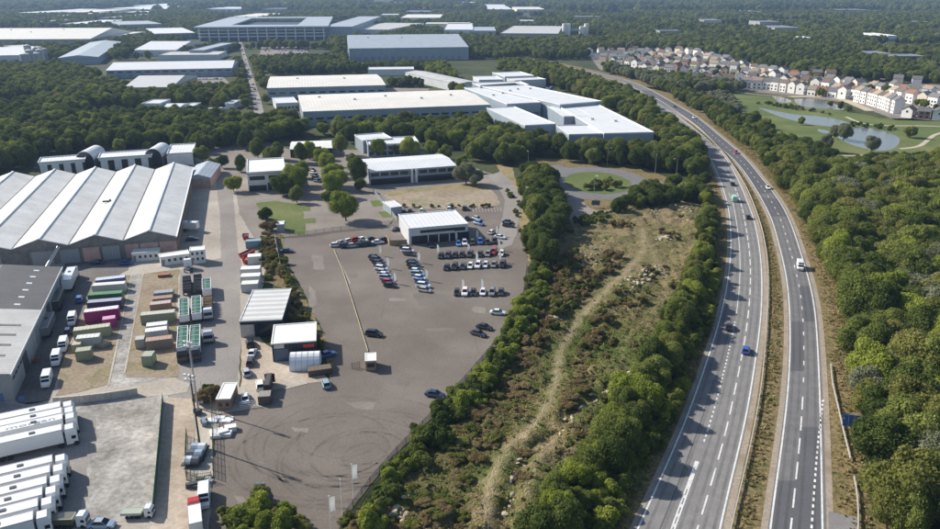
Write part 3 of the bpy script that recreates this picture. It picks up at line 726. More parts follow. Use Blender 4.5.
building('glasshouse', 'narrow slanted building with glazed grey roof left of the white warehouse complex', (457,84), (479,82.5), (465,69), 7, 'wall_white', 'roof_grey', 'gabley', front=25, skylights=0)
building('storage_unit', 'low white flat building half hidden behind the hedge of the cream warehouse', (368,70), (414,69.5), (411,67), 6, 'wall_white', 'roof_white', 'flat', front=25)
CG = 'joined white roofed blocks of the courtyard warehouse complex'
building('warehouse', 'right hand wing of the white courtyard complex, running toward the motorway', (560,105), (601.5,101.6), (546.6,81.5), 12, 'wall_bluegrey', 'roof_white', 'flat', group=CG, front=14, wins=[('f', 6, 7, 1.2, .6)], vents=3)
building('warehouse', 'thin rear block of the white courtyard complex', (480,86.8), (529,85.2), (527,81.5), 12, 'wall_bluegrey', 'roof_white', 'flat', group=CG, front=10)
building('warehouse', 'left wing of the white courtyard complex beside the cream warehouse', (507,104.5), (541,102.8), (498,86.5), 11, 'wall_bluegrey', 'roof_white', 'flat', group=CG, front=14, doors=dd(4, 5, 5, 'door_blue'), vents=2)
building('warehouse', 'front left block of the white courtyard complex, behind the tree belt', (525,126), (556,124.3), (536,106), 10, 'wall_bluegrey', 'roof_white', 'flat', group=CG, front=8)
building('warehouse', 'front right block of the white courtyard complex with a pointed corner by the motorway trees', (604,134), (653.8,132.7), (588,105), 10, 'wall_bluegrey', 'roof_white', 'flat', group=CG, front=10, vents=2)
building('warehouse', 'low front block of the white courtyard complex between its two nearest wings', (569,135), (604,134.1), (599,125), 9.5, 'wall_bluegrey', 'roof_white', 'flat', group=CG, front=8)
building('warehouse', 'small block in the middle of the white courtyard complex beside the blue tanks', (564,117), (591,116.4), (585,105.6), 9.6, 'wall_bluegrey', 'roof_white', 'flat', group=CG, front=8)
sheet('service_yard', [(541,106),(566,105),(575,138),(553,138)], .05, 'park_tarmac')
sheet('car_park', [(258,62),(262,45),(300,44),(318,62)], .05, 'park_tarmac', 1); note(*G(285,53), 0, 150, 110, 0, 60)
sheet('car_park', [(384,88),(430,88),(425,96),(390,96)], .05, 'park_tarmac', 1); note(*G(407,90), 0, 50, 30, 0, 20)
building('warehouse', 'small white roofed unit, rearmost behind the courtyard complex', (505,77), (534,76), (532,71.5), 8, 'wall_bluegrey', 'roof_white', 'flat', front=20)
building('warehouse', 'low white unit at the left rear corner of the courtyard complex', (479,80.5), (503,80), (497,76.2), 7, 'wall_white', 'roof_white', 'flat', front=10)
building('warehouse', 'low white unit at the right rear corner of the courtyard complex', (515,81), (546,79.6), (541,77.2), 7, 'wall_white', 'roof_white', 'flat', front=10)
building('warehouse', 'wide pale roof warehouse far beyond the courtyard complex', (500,33.5), (558,34), (520,26), 10, 'wall_grey', 'roof_grey', 'flat', front=80)
building('factory', 'dark glazed factory with white front far up left of the pale roof warehouse', (470,31), (496,31), (494,27), 10, 'wall_bluegrey', 'roof_bluegrey', 'flat', front=80, cat='factory')
k = 0
farl = [(405,430,12,10.6,'grey'),(425,470,24,22.6,'pale'),(520,534,21,20,'white'),(575,600,17,16,'grey'),(380,398,15,14,'white'),(262,285,9,8,'grey'),(120,146,12.6,11.4,'pale'),(2,30,8,6.6,'white'),(835,870,10,9,'grey'),(905,930,22,21,'grey'),(660,680,31,30,'grey'),(15,43,13,9,'white'),(51,92,12.5,9,'pale'),(92,158,9.6,6,'white'),(128,165,6,3.5,'white'),(175,200,6.5,4,'pale'),(0,12,20,12,'pale'),(20,36,23,19,'grey'),(360,401,5.5,2.6,'white'),(452,476,5.5,2,'white'),(485,512,9.5,4.5,'white'),(517,545,9.5,7,'pale'),(444,473,30,23.5,'white'),(565,590,2.6,.8,'pale'),(535,575,-1,-2.6,'white'),(704,722,20.5,19,'grey'),(748,764,12,10.5,'grey'),(775,800,28,25.5,'grey'),(867,892,54,51,'grey'),(890,925,56.5,54,'grey'),(30,60,33,28,'grey'),(100,118,36,32,'pale'),(230,262,17,13.5,'pale'),(760,780,22,20.6,'grey'),(805,811,38,36.6,'white'),(888,897,36,33,'white'),(60,90,24,20,'white'),(98,120,18,14,'grey'),(205,240,9,7,'white'),(400,440,18,14.5,'pale'),(610,650,9,7.8,'grey')]
for (x0, x1, y1, y0, c) in farl:
    k += 1
    side_ = 'left' if x0 < 330 else 'middle' if x0 < 620 else 'right'
    lab = '%s far building, %s from the left on the %s horizon' % ({'white': 'white', 'pale': 'pale cream', 'grey': 'dull grey'}[c], ORD[min(15, sorted(q[0] for q in farl if ('left' if q[0] < 330 else 'middle' if q[0] < 620 else 'right') == side_).index(x0))], side_)
    building('distant_building', lab, (x0, y1), (x1, y1), (x1, y0), 11 if y1 < 40 else 7, {'white': 'wall_white', 'pale': 'render_cream', 'grey': 'wall_grey'}[c], {'white': 'roof_white', 'pale': 'roof_cream', 'grey': 'roof_slate'}[c], 'flat', front=110 if y1 < 25 else 60, cat='building', group='low buildings scattered in the far distance', wins=[('f', 5, 3, 3, .6)])

# tank farm
x = 0
for k, (px, py, r_, h_) in enumerate([(27,68,5,15),(32,67,4,18),(37,66,5,14),(42,65,4,17),(30,62,4,19),(40,60,5,15)]):
    p = G(px, py); e = empty('storage_tank', p.x, p.y, 0, 'grey cylindrical tank at far left, %s of the cluster by the white factory block' % ORD[k], 'tank', 'grey storage tanks at far left')
    MB().cyl((0,0,0), (0,0,h_), r_, n=16).build('tank_shell', ['wall_grey'], e); MB().cyl((0,0,h_), (0,0,h_+1.2), r_, .6, n=16).build('tank_top', ['roof_grey'], e)
note(*G(34,64), 0, 70, 60, 0, 40)
# silo plant with bridge
p = G(575, 36); e = empty('silo_plant', p.x, p.y, 0, 'white silo towers joined by a bridge beyond the motorway, left of the housing estate', 'silo'); note(p.x, p.y, 0, 60, 30, 5, 70)
s_ = G(586,36).x-G(564,36).x
for dx in (-s_/2, -s_/2+7, s_/2): MB().cyl((0,0,0), (0,0,21), 4, n=14).build('silo', ['render_white'], e, (dx, 0, 0))
MB().box(-s_/2, s_/2, -2, 2, 8, 12).build('bridge', ['wall_bluegrey'], e); MB().box(s_/2-12, s_/2-3, -5, 5, 0, 16).build('tower_block', ['render_white'], e)
# pale blue tanks in the courtyard
for k, (px, py) in enumerate([(547,99),(549,99.5),(551,98),(565,114),(568,114.5),(580,121),(583,121.5),(590,124)]):
    p = G(px, py); e = empty('chemical_tank', p.x, p.y, 0, 'upright blue tank in the courtyard of the white complex, %s from the rear' % ORD[k], 'tank', 'upright blue tanks in the warehouse courtyard')
    MB().cyl((0,0,.8), (0,0,8.5), 1.3, n=12).cyl((0,0,8.5), (0,0,9.4), 1.3, .3, n=12).build('vessel', ['door_blue'], e); MB().cyl((0,0,0), (0,0,.8), 1.5, n=12).build('plinth', ['concrete_wall'], e)

# ------------------------------------------------------------------ stadium
cx, cy, ang, W, D = frame((193,27.5), (328,26.5), (322,17), 22)
D = max(D, 150)
e = empty('stadium', cx, cy, ang, 'large stadium with white ringed roof and dark blue banded sides', 'stadium'); note(cx, cy, ang, W, D, 5, 150)
mb = MB().box(-W/2+8, W/2-8, -D/2+8, D/2-8, 0, 15)
mb.build('lower_bowl', ['sign_navy'], e)
ring = lambda o_, i_, z0, z1, m_: [MB().box(*q, z0, z1).build(n_, [m_], e) for n_, q in (('stand_roof', (-o_[0], o_[0], -o_[1], -i_[1])), ('stand_roof', (-o_[0], o_[0], i_[1], o_[1])), ('stand_roof', (-o_[0], -i_[0], -i_[1], i_[1])), ('stand_roof', (i_[0], o_[0], -i_[1], i_[1])))]
ring((W/2, D/2), (W/2-52, D/2-56), 20, 22.5, 'roof_bluegrey')
for k in range(14):
    x = -W/2+8+(W-16)*k/13; MB().box(-.8, .8, -1, 1, 0, 20).build('roof_column', ['white_metal'], e, (x, -D/2+3, 0))
for z in (6, 11, 16): MB().box(-W/2+5, W/2-5, -D/2+5.5, -D/2+7, z, z+1.6).build('facade_band', ['white_metal'], e); 
for z in (6, 11, 16): MB().box(W/2-7, W/2-5.5, -D/2+7.1, D/2-7, z, z+1.6).build('facade_band', ['white_metal'], e)
MB().box(-W/2+9, W/2-9, -D/2+9, -D/2+40, 15.01, 19.9).box(-W/2+9, -W/2+40, -D/2+40.1, D/2-9, 15.01, 19.9).box(W/2-40, W/2-9, -D/2+40.1, D/2-9, 15.01, 19.9).build('upper_stand', ['glass_blue'], e)

# ------------------------------------------------------------------ large multi-bay hall at left
hE, rise = 6.4, 2.7
FR = G(176.2, 236, hE); FL = G(11.5, 249.2, hE); BR = G(182.5, 167.8, hE)
dv = (FL-FR).normalized(); bay = (FL-FR).length/3; nrm = Vector((dv.y, -dv.x));
if nrm.y < 0: nrm = -nrm
LEN = (BR-FR).dot(nrm); ang = math.atan2(-dv.y, -dv.x)
nb = 5; e = empty('factory_hall', FR.x, FR.y, ang, 'huge old factory hall with four visible pitched pale roofs and pink brick gable front', 'factory'); 
note(*(FR+dv*bay*2.5+nrm*LEN/2), ang, bay*5, LEN, 3, 5)
# local: x from -nb*bay to 0, y 0..LEN
W_ = nb*bay
mb = MB().box(-W_, -.3, 0.3, LEN, 0, hE-.2).build('wall', ['dirty_panel'], e)
for k in range(nb):
    x1 = -k*bay; x0 = x1-bay; xm = (x0+x1)/2; mb = MB(); o_ = .3
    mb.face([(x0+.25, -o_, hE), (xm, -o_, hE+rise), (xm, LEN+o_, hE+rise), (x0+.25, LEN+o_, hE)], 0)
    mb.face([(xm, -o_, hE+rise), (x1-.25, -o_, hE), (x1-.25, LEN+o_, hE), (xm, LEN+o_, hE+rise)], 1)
    mb.face([(x0+.25, LEN+o_, hE), (xm, LEN+o_, hE+rise), (x1-.25, LEN+o_, hE), (x1-.25, LEN+o_, hE-.2), (x0+.25, LEN+o_, hE-.2)], 0)
    rf = mb.build('roof', ['hall_roof_pale', 'hall_roof_shade_lift'], e)
    MB().box(xm-.35, xm+.35, -.3, LEN+.3, hE+rise-.06, hE+rise+.22).build('ridge_cap', ['roof_white'], rf)
    MB().box(x1-.3, x1+.3, -.3, LEN+.3, hE-.35, hE-.02).build('gutter', ['dark_steel' if k else 'white_metal'], rf)
    MB().face([(x0, -.1, hE-.6), (x1, -.1, hE-.6), (x1, -.1, hE), (xm, -.1, hE+rise-.1), (x0, -.1, hE)]).build('gable', ['dirty_panel'], e)
    MB().hexa([(x0+.1, -.34, hE-.1), (xm, -.34, hE+rise-.1), (xm, -.2, hE+rise-.1), (x0+.1, -.2, hE-.1)], [(x0+.1, -.34, hE+.15), (xm, -.34, hE+rise+.15), (xm, -.2, hE+rise+.15), (x0+.1, -.2, hE+.15)]).hexa([(xm, -.34, hE+rise-.1), (x1-.1, -.34, hE-.1), (x1-.1, -.2, hE-.1), (xm, -.2, hE+rise-.1)], [(xm, -.34, hE+rise+.15), (x1-.1, -.34, hE+.15), (x1-.1, -.2, hE+.15), (xm, -.2, hE+rise+.15)]).build('bargeboard', ['white_metal'], rf)
for k, (u0, u1, mt) in enumerate([(0,.35,'brick_pink'),(.35,.72,'brick_pink'),(.72,1.0,'brick_pink'),(1.08,1.42,'wall_grey'),(1.45,1.78,'brick_pink'),(1.82,2.2,'door_grey'),(2.3,2.7,'wall_grey'),(2.75,3.1,'dirty_panel'),(3.2,3.9,'wall_grey')]):
    MB().box(-u1*bay+.2, -u0*bay-.2, -.02, .32, 0, hE-1.6).build('front_panel', [mt], e)
MB().box(-.28, .0, .3, LEN, 0, hE-2.4).build('side_panel', ['brick_brown'], e)
q = MB().box(-1.2, 1.2, -.4, .4, 0, .5).box(1.2, 1.8, -.2, .2, .1, 1.0); q.build('roof_vent', ['dark_steel'], e, (-bay*1.93+4, LEN*.42, hE+2.0))
mb = MB().cyl((0,0,1), (3.5,6,6.4), .55, n=8); mb.build('conveyor_duct', ['steel'], e, (-bay*2.1-4.5, -7.5, 0))

# ------------------------------------------------------------------ grey warehouse at left edge
h = 6.4; B1, A1 = G(61, 267, h), G(9, 374, h); dv = (B1-A1); LN = dv.length; dv.normalize(); ang = math.atan2(dv.y, dv.x)-math.pi/2; WD = 30; ri = 2.6
e = empty('grey_warehouse', A1.x, A1.y, ang, 'light grey warehouse at left edge, its roof half dark slate half pale', 'warehouse'); note(A1.x, A1.y+LN/2, ang, 2*WD, LN, 4, 4)
MB().box(-WD, 0, 0, LN, 0, h-.1).build('wall', ['wall_grey_side'], e)
for nm, y0, y1, mt in (('roof', 0, LN*.52, 'roof_grey'), ('roof', LN*.52, LN, 'roof_dark')):
    mb = MB(); mb.hexa([(-WD/2, y0, h+ri-.3), (.3, y0, h-.35), (.3, y1, h-.35), (-WD/2, y1, h+ri-.3)], [(-WD/2, y0, h+ri), (.3, y0, h), (.3, y1, h), (-WD/2, y1, h+ri)])
    mb.hexa([(-WD-.3, y0, h-.35), (-WD/2, y0, h+ri-.3), (-WD/2, y1, h+ri-.3), (-WD-.3, y1, h-.35)], [(-WD-.3, y0, h), (-WD/2, y0, h+ri), (-WD/2, y1, h+ri), (-WD-.3, y1, h)])
    rf = mb.build(nm, [mt], e)
    for k in range(6):
        yy = y0+(y1-y0)*(k+.6)/6.4; x0, x1 = (-9.5, -2.5) if mt == 'roof_grey' else (-6.4, -5.0); zz = lambda x: h+ri*(-x)/(WD/2)
        if mt == 'roof_grey' and k == 5: x0, x1 = -12, -9
        MB().hexa([(x0, -.5, zz(x0)), (x1, -.5, zz(x1)), (x1, .5, zz(x1)), (x0, .5, zz(x0))], [(x0, -.5, zz(x0)+.1), (x1, -.5, zz(x1)+.1), (x1, .5, zz(x1)+.1), (x0, .5, zz(x0)+.1)]).build('skylight', ['skylight' if mt == 'roof_dark' else 'dirty_panel'], rf, (0, yy, 0))
for y in (0, LN): MB().face([(-WD, 0, h-.1), (0, 0, h-.1), (-WD/2, 0, h+ri-.1)]).build('gable', ['wall_grey'], e, (0, y-.01 if y == 0 else y+.01, 0))
MB().box(.28, .42, -.2, LN+.2, h-.4, h+.05).build('gutter', ['white_metal'], e); 
for k in range(4): MB().box(-.02, .1, -2.2, 2.2, 0, 4.6).build('roller_door', ['dark_steel' if k in (0, 2) else 'door_grey'], e, (0, LN*(.2+.22*k), 0))
for k in range(6): MB().box(-.02, .07, -.9, .9, 0, .5).build('window', ['glass_dark'], e, (0, LN*(.04+.035*k), 4.0))
MB().box(-1, 1, -.06, .02, 0, 2.1).build('door', ['door_blue'], e, (-3, 0, 0))

# ------------------------------------------------------------------ long low office range with barrel entrances
hh = 6
for k, (a, b, c, lab) in enumerate([((38,163.3),(85,159.8),(85,155), 'left section of the long white roofed low office range behind the factory hall'), ((98,158.8),(152,155.2),(152,150), 'middle section of the long white roofed low office range between its two barrel entrances'), ((167,154.4),(193,153),(193,144), 'right section of the low office range, with a white cube porch')]):
    building('office_range', lab, a, b, c, hh, 'glass_dark', 'roof_white', 'flat', cat='office building', group='sections of the long low office range', front=6, doors=[('f', u, 3.2, 5.2, 'white_metal') for u in (-.4, -.15, .1, .35)], band=('f', 4.9, 5.8, 'white_metal'))
for k, (px, py) in enumerate([(92,168), (159,165)]):
    p = G(px, py-2); e = empty('barrel_entrance', p.x, p.y, R(4), '%s dark glass barrel vaulted entrance with white arched roof behind the factory hall' % ('left' if k == 0 else 'right'), 'entrance building', 'barrel vaulted entrances'); r_ = 4.3; mb = MB(); n = 14
    pr = [(math.cos(math.pi*q/n)*r_, 4.6+math.sin(math.pi*q/n)*r_) for q in range(n+1)]
    for q in range(n): mb.hexa([(pr[q][0]*.94, -7, 4.6+(pr[q][1]-4.6)*.94), (pr[q][0]*.94, 9, 4.6+(pr[q][1]-4.6)*.94), (pr[q+1][0]*.94, 9, 4.6+(pr[q+1][1]-4.6)*.94), (pr[q+1][0]*.94, -7, 4.6+(pr[q+1][1]-4.6)*.94)], [(pr[q][0], -7, pr[q][1]), (pr[q][0], 9, pr[q][1]), (pr[q+1][0], 9, pr[q+1][1]), (pr[q+1][0], -7, pr[q+1][1])])
    mb.build('vault_roof', ['roof_white'], e)
    mb = MB(); mb.face([(-r_*.93, -6.6, 0), (r_*.93, -6.6, 0)] + [(x*.93, -6.6, 4.6+(z-4.6)*.93) for x, z in pr]); mb.build('glazed_front', ['glass_dark'], e)
    MB().box(-r_, r_, -6.4, 9, 0, 4.5).build('wall', ['wall_grey'], e)
r_, W, D = building('brick_shed', 'small white gabled shed with pink brick walls at the right end of the factory hall', (185,178.4), (210,177.6), (208,164.5), 4.6, 'brick_pink', 'roof_bluegrey', 'gabley', rise=1.8, cat='shed', front=5)
for (a, b, c, lab, n) in [((131.5,253.4),(158,251.6),(157.5,249.4),'left white site cabin before the factory hall, raised alone', 5), ((160,257.6),(189,253.6),(188.5,251.4),'middle white site cabin with small windows before the factory hall', 5), ((189.5,251),(204,249.8),(203.6,247.3),'right two storey site cabin before the factory hall', 3)]:
    two = 'two storey' in lab; hc = 3.0 if not two else 4.6
    building('site_cabin', lab, a, b, c, hc, 'render_white', 'membrane', 'flat', cat='cabin', group='site cabins before the factory hall', parapet=.12, wins=[('f', n, 1.2, .9, .45)]+([('f', n, 3.1, .9, .45)] if two else []), doors=[('f', -.42, .9, 2.1, 'door_grey')], front=3)

# ------------------------------------------------------------------ business park
building('office_block', 'two storey white office with flat roof left of the business park trees', (247,173.4), (285.3,171.2), (281,158.4), 8.2, 'render_white', 'membrane', 'flat', cat='office building', doors=[('f', .22, 7, 3.4, 'glass_dark'), ('f', -.25, 7.5, 2.6, 'glass_dark')], wins=[('f', 2, 4.9, 1.8, .8)], band=('f', 7.2, 7.9, 'steel'), front=8)
building('office_block', 'low pale office pavilion at the back of the business park', (290,149.2), (332,147.8), (328,140.6), 4.6, 'glass_dark', 'membrane', 'gablex', rise=.8, cat='office building', doors=dd(5, 1.2, 4, 'render_white'), front=10)
building('office_block', 'white roofed office front block behind the longest office of the business park', (368,145.4), (419,143.4), (412,137), 6.5, 'wall_bluegrey', 'roof_white', 'flat', cat='office building', wins=[('f', 8, 1, 2, .7), ('f', 8, 4, 1.6, .7)], front=8)
building('office_block', 'rear left wing of the office behind the longest office of the business park', (363,141), (392,138.8), (387,133), 6.9, 'wall_bluegrey', 'roof_white', 'flat', cat='office building', front=2)
r_, W, D = building('office_block', 'longest white roofed office in the business park with glazed ground floor', (370,171.4), (456,165.4), (443,154), 6.6, 'wall_bluegrey', 'roof_white', 'gablex', rise=1.0, cat='office building', doors=[('f', u, 5.2, 2.9, 'glass_dark') for u in (-.43, -.31, -.19, -.09, .11, .21, .31, .43)], wins=[('f', 9, 4.0, 1.6, .82)], front=6)
for u in (-.025, .025): panel('entrance_pillar', r_, W, D, 'f', u*W, 1.0, 0, 6.3, 'render_white', .9)
r_, W, D = building('car_showroom', 'white flat roofed car showroom with a dark glazed front', (408.6,229), (468,224), (454.6,210.4), 5.8, 'wall_white', 'roof_white', 'flat', cat='showroom', doors=[('f', .03, 21, 3.0, 'glass_dark')], front=2, parapet=.25)
panel('window', r_, W, D, 'f', -.02*W, 12.5, 3.9, 4.9, 'glass_dark'); panel('window', r_, W, D, 'f', .36*W, 4, 3.6, 4.9, 'glass_dark'); panel('window', r_, W, D, 'f', .18*W, 3, 3.9, 4.9, 'glass_dark')
for u in (-.3, .0, .3): panel('window_mullion', r_, W, D, 'f', u*W*.6, .3, 0, 3.0, 'white_metal', .14)
building('storage_hut', 'white flat topped hut behind the car showroom', (391,207.6), (402,206.2), (400.6,199.6), 3.2, 'wall_bluegrey', 'roof_white', 'flat', cat='hut', parapet=.1, front=2)
building('substation', 'tiny pale green kiosk by the grass verge beside the business park gate', (276.5,224.5), (283.5,224.2), (283.3,221), 3, 'wall_grey', 'roof_white', 'flat', cat='kiosk', parapet=.1, front=1)
# workshops
r_, W, D = building('workshop', 'dark navy workshop with striped grey and white roof beside the lorry yard', (239.6,321.4), (281.5,319.6), (279,289.2), 4.6, 'wall_navy', 'roof_stripe', 'flat', cat='workshop', doors=[('f', -.33, 3.4, 3.6, 'steel'), ('f', .1, 4.2, 3.8, 'glass_dark')], parapet=.15, front=3)
r_, W, D = building('workshop', 'dark navy workshop with plain white roof in front of the striped one', (271.5,344), (315.7,340.6), (313.6,322.4), 4.9, 'wall_navy', 'membrane', 'flat', cat='workshop', doors=[('f', -.3, 3.4, 3.4, 'glass_blue'), ('f', .08, 3.0, 2.4, 'door_grey')], parapet=.15, front=3)
panel('red_sign', r_, W, D, 'f', .33*W, 2.6, 3.3, 4.1, 'red_paint'); panel('pale_sign', r_, W, D, 'f', -.34*W, 2.4, 3.6, 4.6, 'steel')
p0, p1 = G(289, 371), G(319, 369.6); W = (p1-p0).length; e = empty('storage_tent', (p0.x+p1.x)/2, p0.y+2.6, math.atan2(p1.y-p0.y, p1.x-p0.x), 'white barrel roofed storage tent attached before the plain white workshop', 'tent')
mb = MB(); n = 12; r_ = 2.7
for q in range(n):
    a0, a1 = math.pi*q/n, math.pi*(q+1)/n; P = lambda a, x: (x, -math.cos(a)*r_, math.sin(a)*r_*1.35)
    mb.face([P(a0, -W/2), P(a0, W/2), P(a1, W/2), P(a1, -W/2)])
mb.face([P(math.pi*q/n, W/2) for q in range(n+1)]); mb.face([P(math.pi*(n-q)/n, -W/2) for q in range(n+1)]); mb.build('canopy', ['tent_fabric'], e)
for q in range(6):
    mb = MB()
    for j in range(n):
        a0, a1 = math.pi*j/n, math.pi*(j+1)/n; x = -W/2+W*q/5; s2 = 1.015
        mb.face([(x-.05, -math.cos(a0)*r_*s2, math.sin(a0)*r_*1.35*s2), (x+.05, -math.cos(a0)*r_*s2, math.sin(a0)*r_*1.35*s2), (x+.05, -math.cos(a1)*r_*s2, math.sin(a1)*r_*1.35*s2), (x-.05, -math.cos(a1)*r_*s2, math.sin(a1)*r_*1.35*s2)])
    mb.build('rib', ['steel'], e)
building('guard_hut', 'small brown guard hut with white roof alone on the open tarmac', (365.4,361), (375.8,360.4), (374.6,355.6), 2.7, 'timber', 'membrane', 'flat', cat='hut', parapet=.08, wins=[('f', 1, 1.0, 1.0, .7)], front=1)
building('portable_cabin', 'white flat roofed portable cabin by the yard gate with brown base', (216.4,399), (230,398.5), (228,383), 2.9, 'brick_brown', 'membrane', 'flat', cat='cabin', parapet=.1, front=1, wins=[('f', 2, 1.1, .9, .5)])

# ------------------------------------------------------------------ housing estate
solid('soft_dark', (.05, .04, .035), .9)
HC = {'cream': (.66, .59, .47), 'white': (.78, .76, .72), 'buff': (.52, .42, .29), 'brick': (.36, .22, .17), 'blue': (.50, .58, .64)}
RC = {'brown': (.17, .125, .10), 'grey': (.17, .17, .175), 'terracotta': (.27, .15, .105), 'tan': (.33, .27, .21)}
HM = {}
def house_meshes(W, D, h, st):
    k = (W, D, h, st)
    if k not in HM:
        rz = D*.33
        wall = MB(); wall.box(-W/2, W/2, -D/2, D/2, 0, h).face([(-W/2, -D/2, h), (-W/2, 0, h+rz), (-W/2, D/2, h)]).face([(W/2, -D/2, h), (W/2, D/2, h), (W/2, 0, h+rz)])
        rf = MB(); e = .35
        for s_ in (-1, 1): rf.hexa([(-W/2-e, s_*(D/2+e), h-.25), (W/2+e, s_*(D/2+e), h-.25), (W/2+e, 0, h+rz-.05), (-W/2-e, 0, h+rz-.05)][::s_ if s_ < 0 else 1][::-1 if s_ < 0 else 1], [(-W/2-e, s_*(D/2+e), h-.02), (W/2+e, s_*(D/2+e), h-.02), (W/2+e, 0, h+rz+.2), (-W/2-e, 0, h+rz+.2)][::s_ if s_ < 0 else 1][::-1 if s_ < 0 else 1])
        win = MB().box(-.65, .65, -.08, .02, 0, 1.35); ch = MB().box(-.45, .45, -.35, .35, 0, 1.8)
        HM[k] = (wall.mesh('wall', ['tint_render']), rf.mesh('roof', ['tint_tile']), win.mesh('window', ['glass_dark']), ch.mesh('chimney', ['brick_brown']), MB().box(-.55, .55, -.1, .02, 0, 2.1).mesh('door', ['soft_dark']))
    return HM[k]
def house(px, py, wc, rc, W, D, h, rz, label, detail):
    p = G(px, py); e = empty('house', p.x, p.y, rz, label, 'house', 'houses of the estate beyond the ponds'); note(p.x, p.y, rz, W, D, 0, 4)
    wm, rm, wi, ch, dr = house_meshes(W, D, h, 0)
    j = lambda c: (lambda f: tuple(v*f for v in c))(random.uniform(.82, 1.1))
    put('wall', wm, e, None, j(HC[wc])); rf = put('roof', rm, e, None, j(RC[rc]))
    if detail:
        for fl in range(int(h//2.6)):
            for u in ((-.3, 0, .3) if W > 8 else (-.25, .25)): put('window', wi, e, (u*W, -D/2-.01, 1.0+2.6*fl))
        put('window', wi, e, (-W/2-.01, 0, 1.0+2.6), None, -math.pi/2); put('chimney', ch, rf, (W*.3, 0, h+D*.33-.9)); 
    return e
rows = []   # (row label, points, spacing in metres)
rows = [('front row along the pond road', [(742,88.5),(770,90),(800,94),(830,97),(848,99)], 9.5, 1, 7.8),
        ('tall front terrace by the gravel road', [(858,101.5),(872,105),(886,109),(898,114)], 8.5, 1, 9.4),
        ('dark roofed row at right edge', [(902,116.5),(920,118.5),(945,120)], 9, 1, 5.4),
        ('second row from the ponds', [(690,81),(720,82),(745,83),(775,85.5),(805,88.5),(835,92),(860,96)], 11, 1, 7.8),
        ('long apartment row beyond the grey willows', [(641,74),(655,75.5),(672,77),(690,78)], 13, 1, 9.4),
        ('third row from the ponds', [(610,66),(640,69),(670,72),(700,75),(730,77),(760,79.5),(790,83),(830,86.5),(870,93),(905,102),(940,108)], 12, 1, 7.8),
        ('fourth row from the ponds', [(600,62),(640,64.5),(680,67.5),(720,71),(750,73.5),(780,77),(810,80),(835,81)], 13, 0, 7.8),
        ('fifth row from the ponds', [(592,59),(630,60),(670,62.5),(710,66),(740,69),(765,72)], 14, 0, 7.8),
        ('row near the wooded hillside', [(585,56),(620,56),(660,58),(700,61.5),(730,64.5)], 15, 0, 7.8),
        ('rearmost row against the woods', [(630,52),(655,52.6),(690,55.5),(715,59)], 17, 0, 7.8),
        ('right hand cluster above the terrace', [(890,92),(905,95),(925,98),(950,101)], 13, 1, 7.8),
        ('small top right cluster of houses', [(888,86),(905,87),(925,88)], 16, 0, 7.8)]
allh = []
for lab, pts, sp, det, hh in rows:
    sp *= .86; l = spline(GP(pts), 1.0); i = 0; k = 0; n = max(1, int(len(l)/sp))
    for k in range(n):
        p = l[min(len(l)-2, int((k+.5)*len(l)/n))]; q = l[min(len(l)-1, int((k+.5)*len(l)/n)+1)]; a = math.atan2(q.y-p.y, q.x-p.x)
        allh.append((lab, k, n, p, a, det, hh, sp))
for lab, k, n, p, a, det, hh, sp in allh:
    wc = random.choices(['cream', 'white', 'buff', 'brick', 'blue'], [3.5, 10, 1.0, .6, .4 if det else 0])[0]; rc = random.choices(['brown', 'grey', 'terracotta', 'tan'], [2.6, 4.5, .7, 2.2])[0]
    if 'tall front' in lab: wc = 'white'
    if 'dark roofed' in lab: rc = 'grey'
    W = min(sp-.6, random.choice([6.5, 7.5, 8.5])); Dp = random.choice([7, 8]); rz = a+(math.pi/2 if random.random() < .35 else 0)
    pos = ORD[k] if k < 16 else 'far right'
    z = p.y*CS+H*SN; px = 470+F*p.x/z; py = 264.5+F*((-(p.y*SN)+H*CS)/z)
    hx = random.choice([0, 0, 2.6]) if hh < 9 and hh > 6 else 0
    num = pos if k < 16 else ['seventeenth', 'eighteenth', 'nineteenth', 'twentieth'][k-16] if k < 20 else 'twenty-'+ORD[k-21] if k < 30 else 'thirtieth' if k == 29 else 'thirty-'+ORD[k-30] if k < 40 else 'number %d' % (k+1)
    house(px, py, wc, rc, W, Dp, hh-hx, rz, '%s house, %s roof, %s from left, %s' % (wc if wc != 'buff' else 'sandy', rc, num, lab), det)
sheet('estate_ground', [(585,50),(650,48),(720,54),(780,66),(850,76),(950,84),(960,122),(895,120),(856,104),(800,97),(740,91),(690,84),(640,79),(600,70)], .03, 'park_tarmac', 1)

for k, (px, mt) in enumerate([([(690,26),(760,25),(775,29),(700,31)],'fallow'),([(760,20),(812,20),(815,24),(765,25)],'park_tarmac'),([(560,15),(620,14),(640,17),(570,18)],'grassland'),([(18,98),(42,97),(44,106),(20,108)],'straw'),([(860,45),(935,44),(940,48),(870,50)],'lawn'),([(560,38),(600,37),(604,40),(566,41)],'straw'),([(60,14),(150,12),(150,15),(60,17)],'park_tarmac'),([(400,20),(432,17),(436,20),(410,26)],'street_asphalt'),([(600,24),(640,23),(650,26),(606,27)],'fallow'),([(820,12),(880,11),(890,14),(830,15)],'lawn')]):
    sheet('far_field', px, .06, mt, 3, 20); c = GP(px); xs_ = [q.x for q in c]; ys_ = [q.y for q in c]; note((min(xs_)+max(xs_))/2, (min(ys_)+max(ys_))/2, 0, (max(xs_)-min(xs_))*.8, (max(ys_)-min(ys_))*.8, 0, 30)

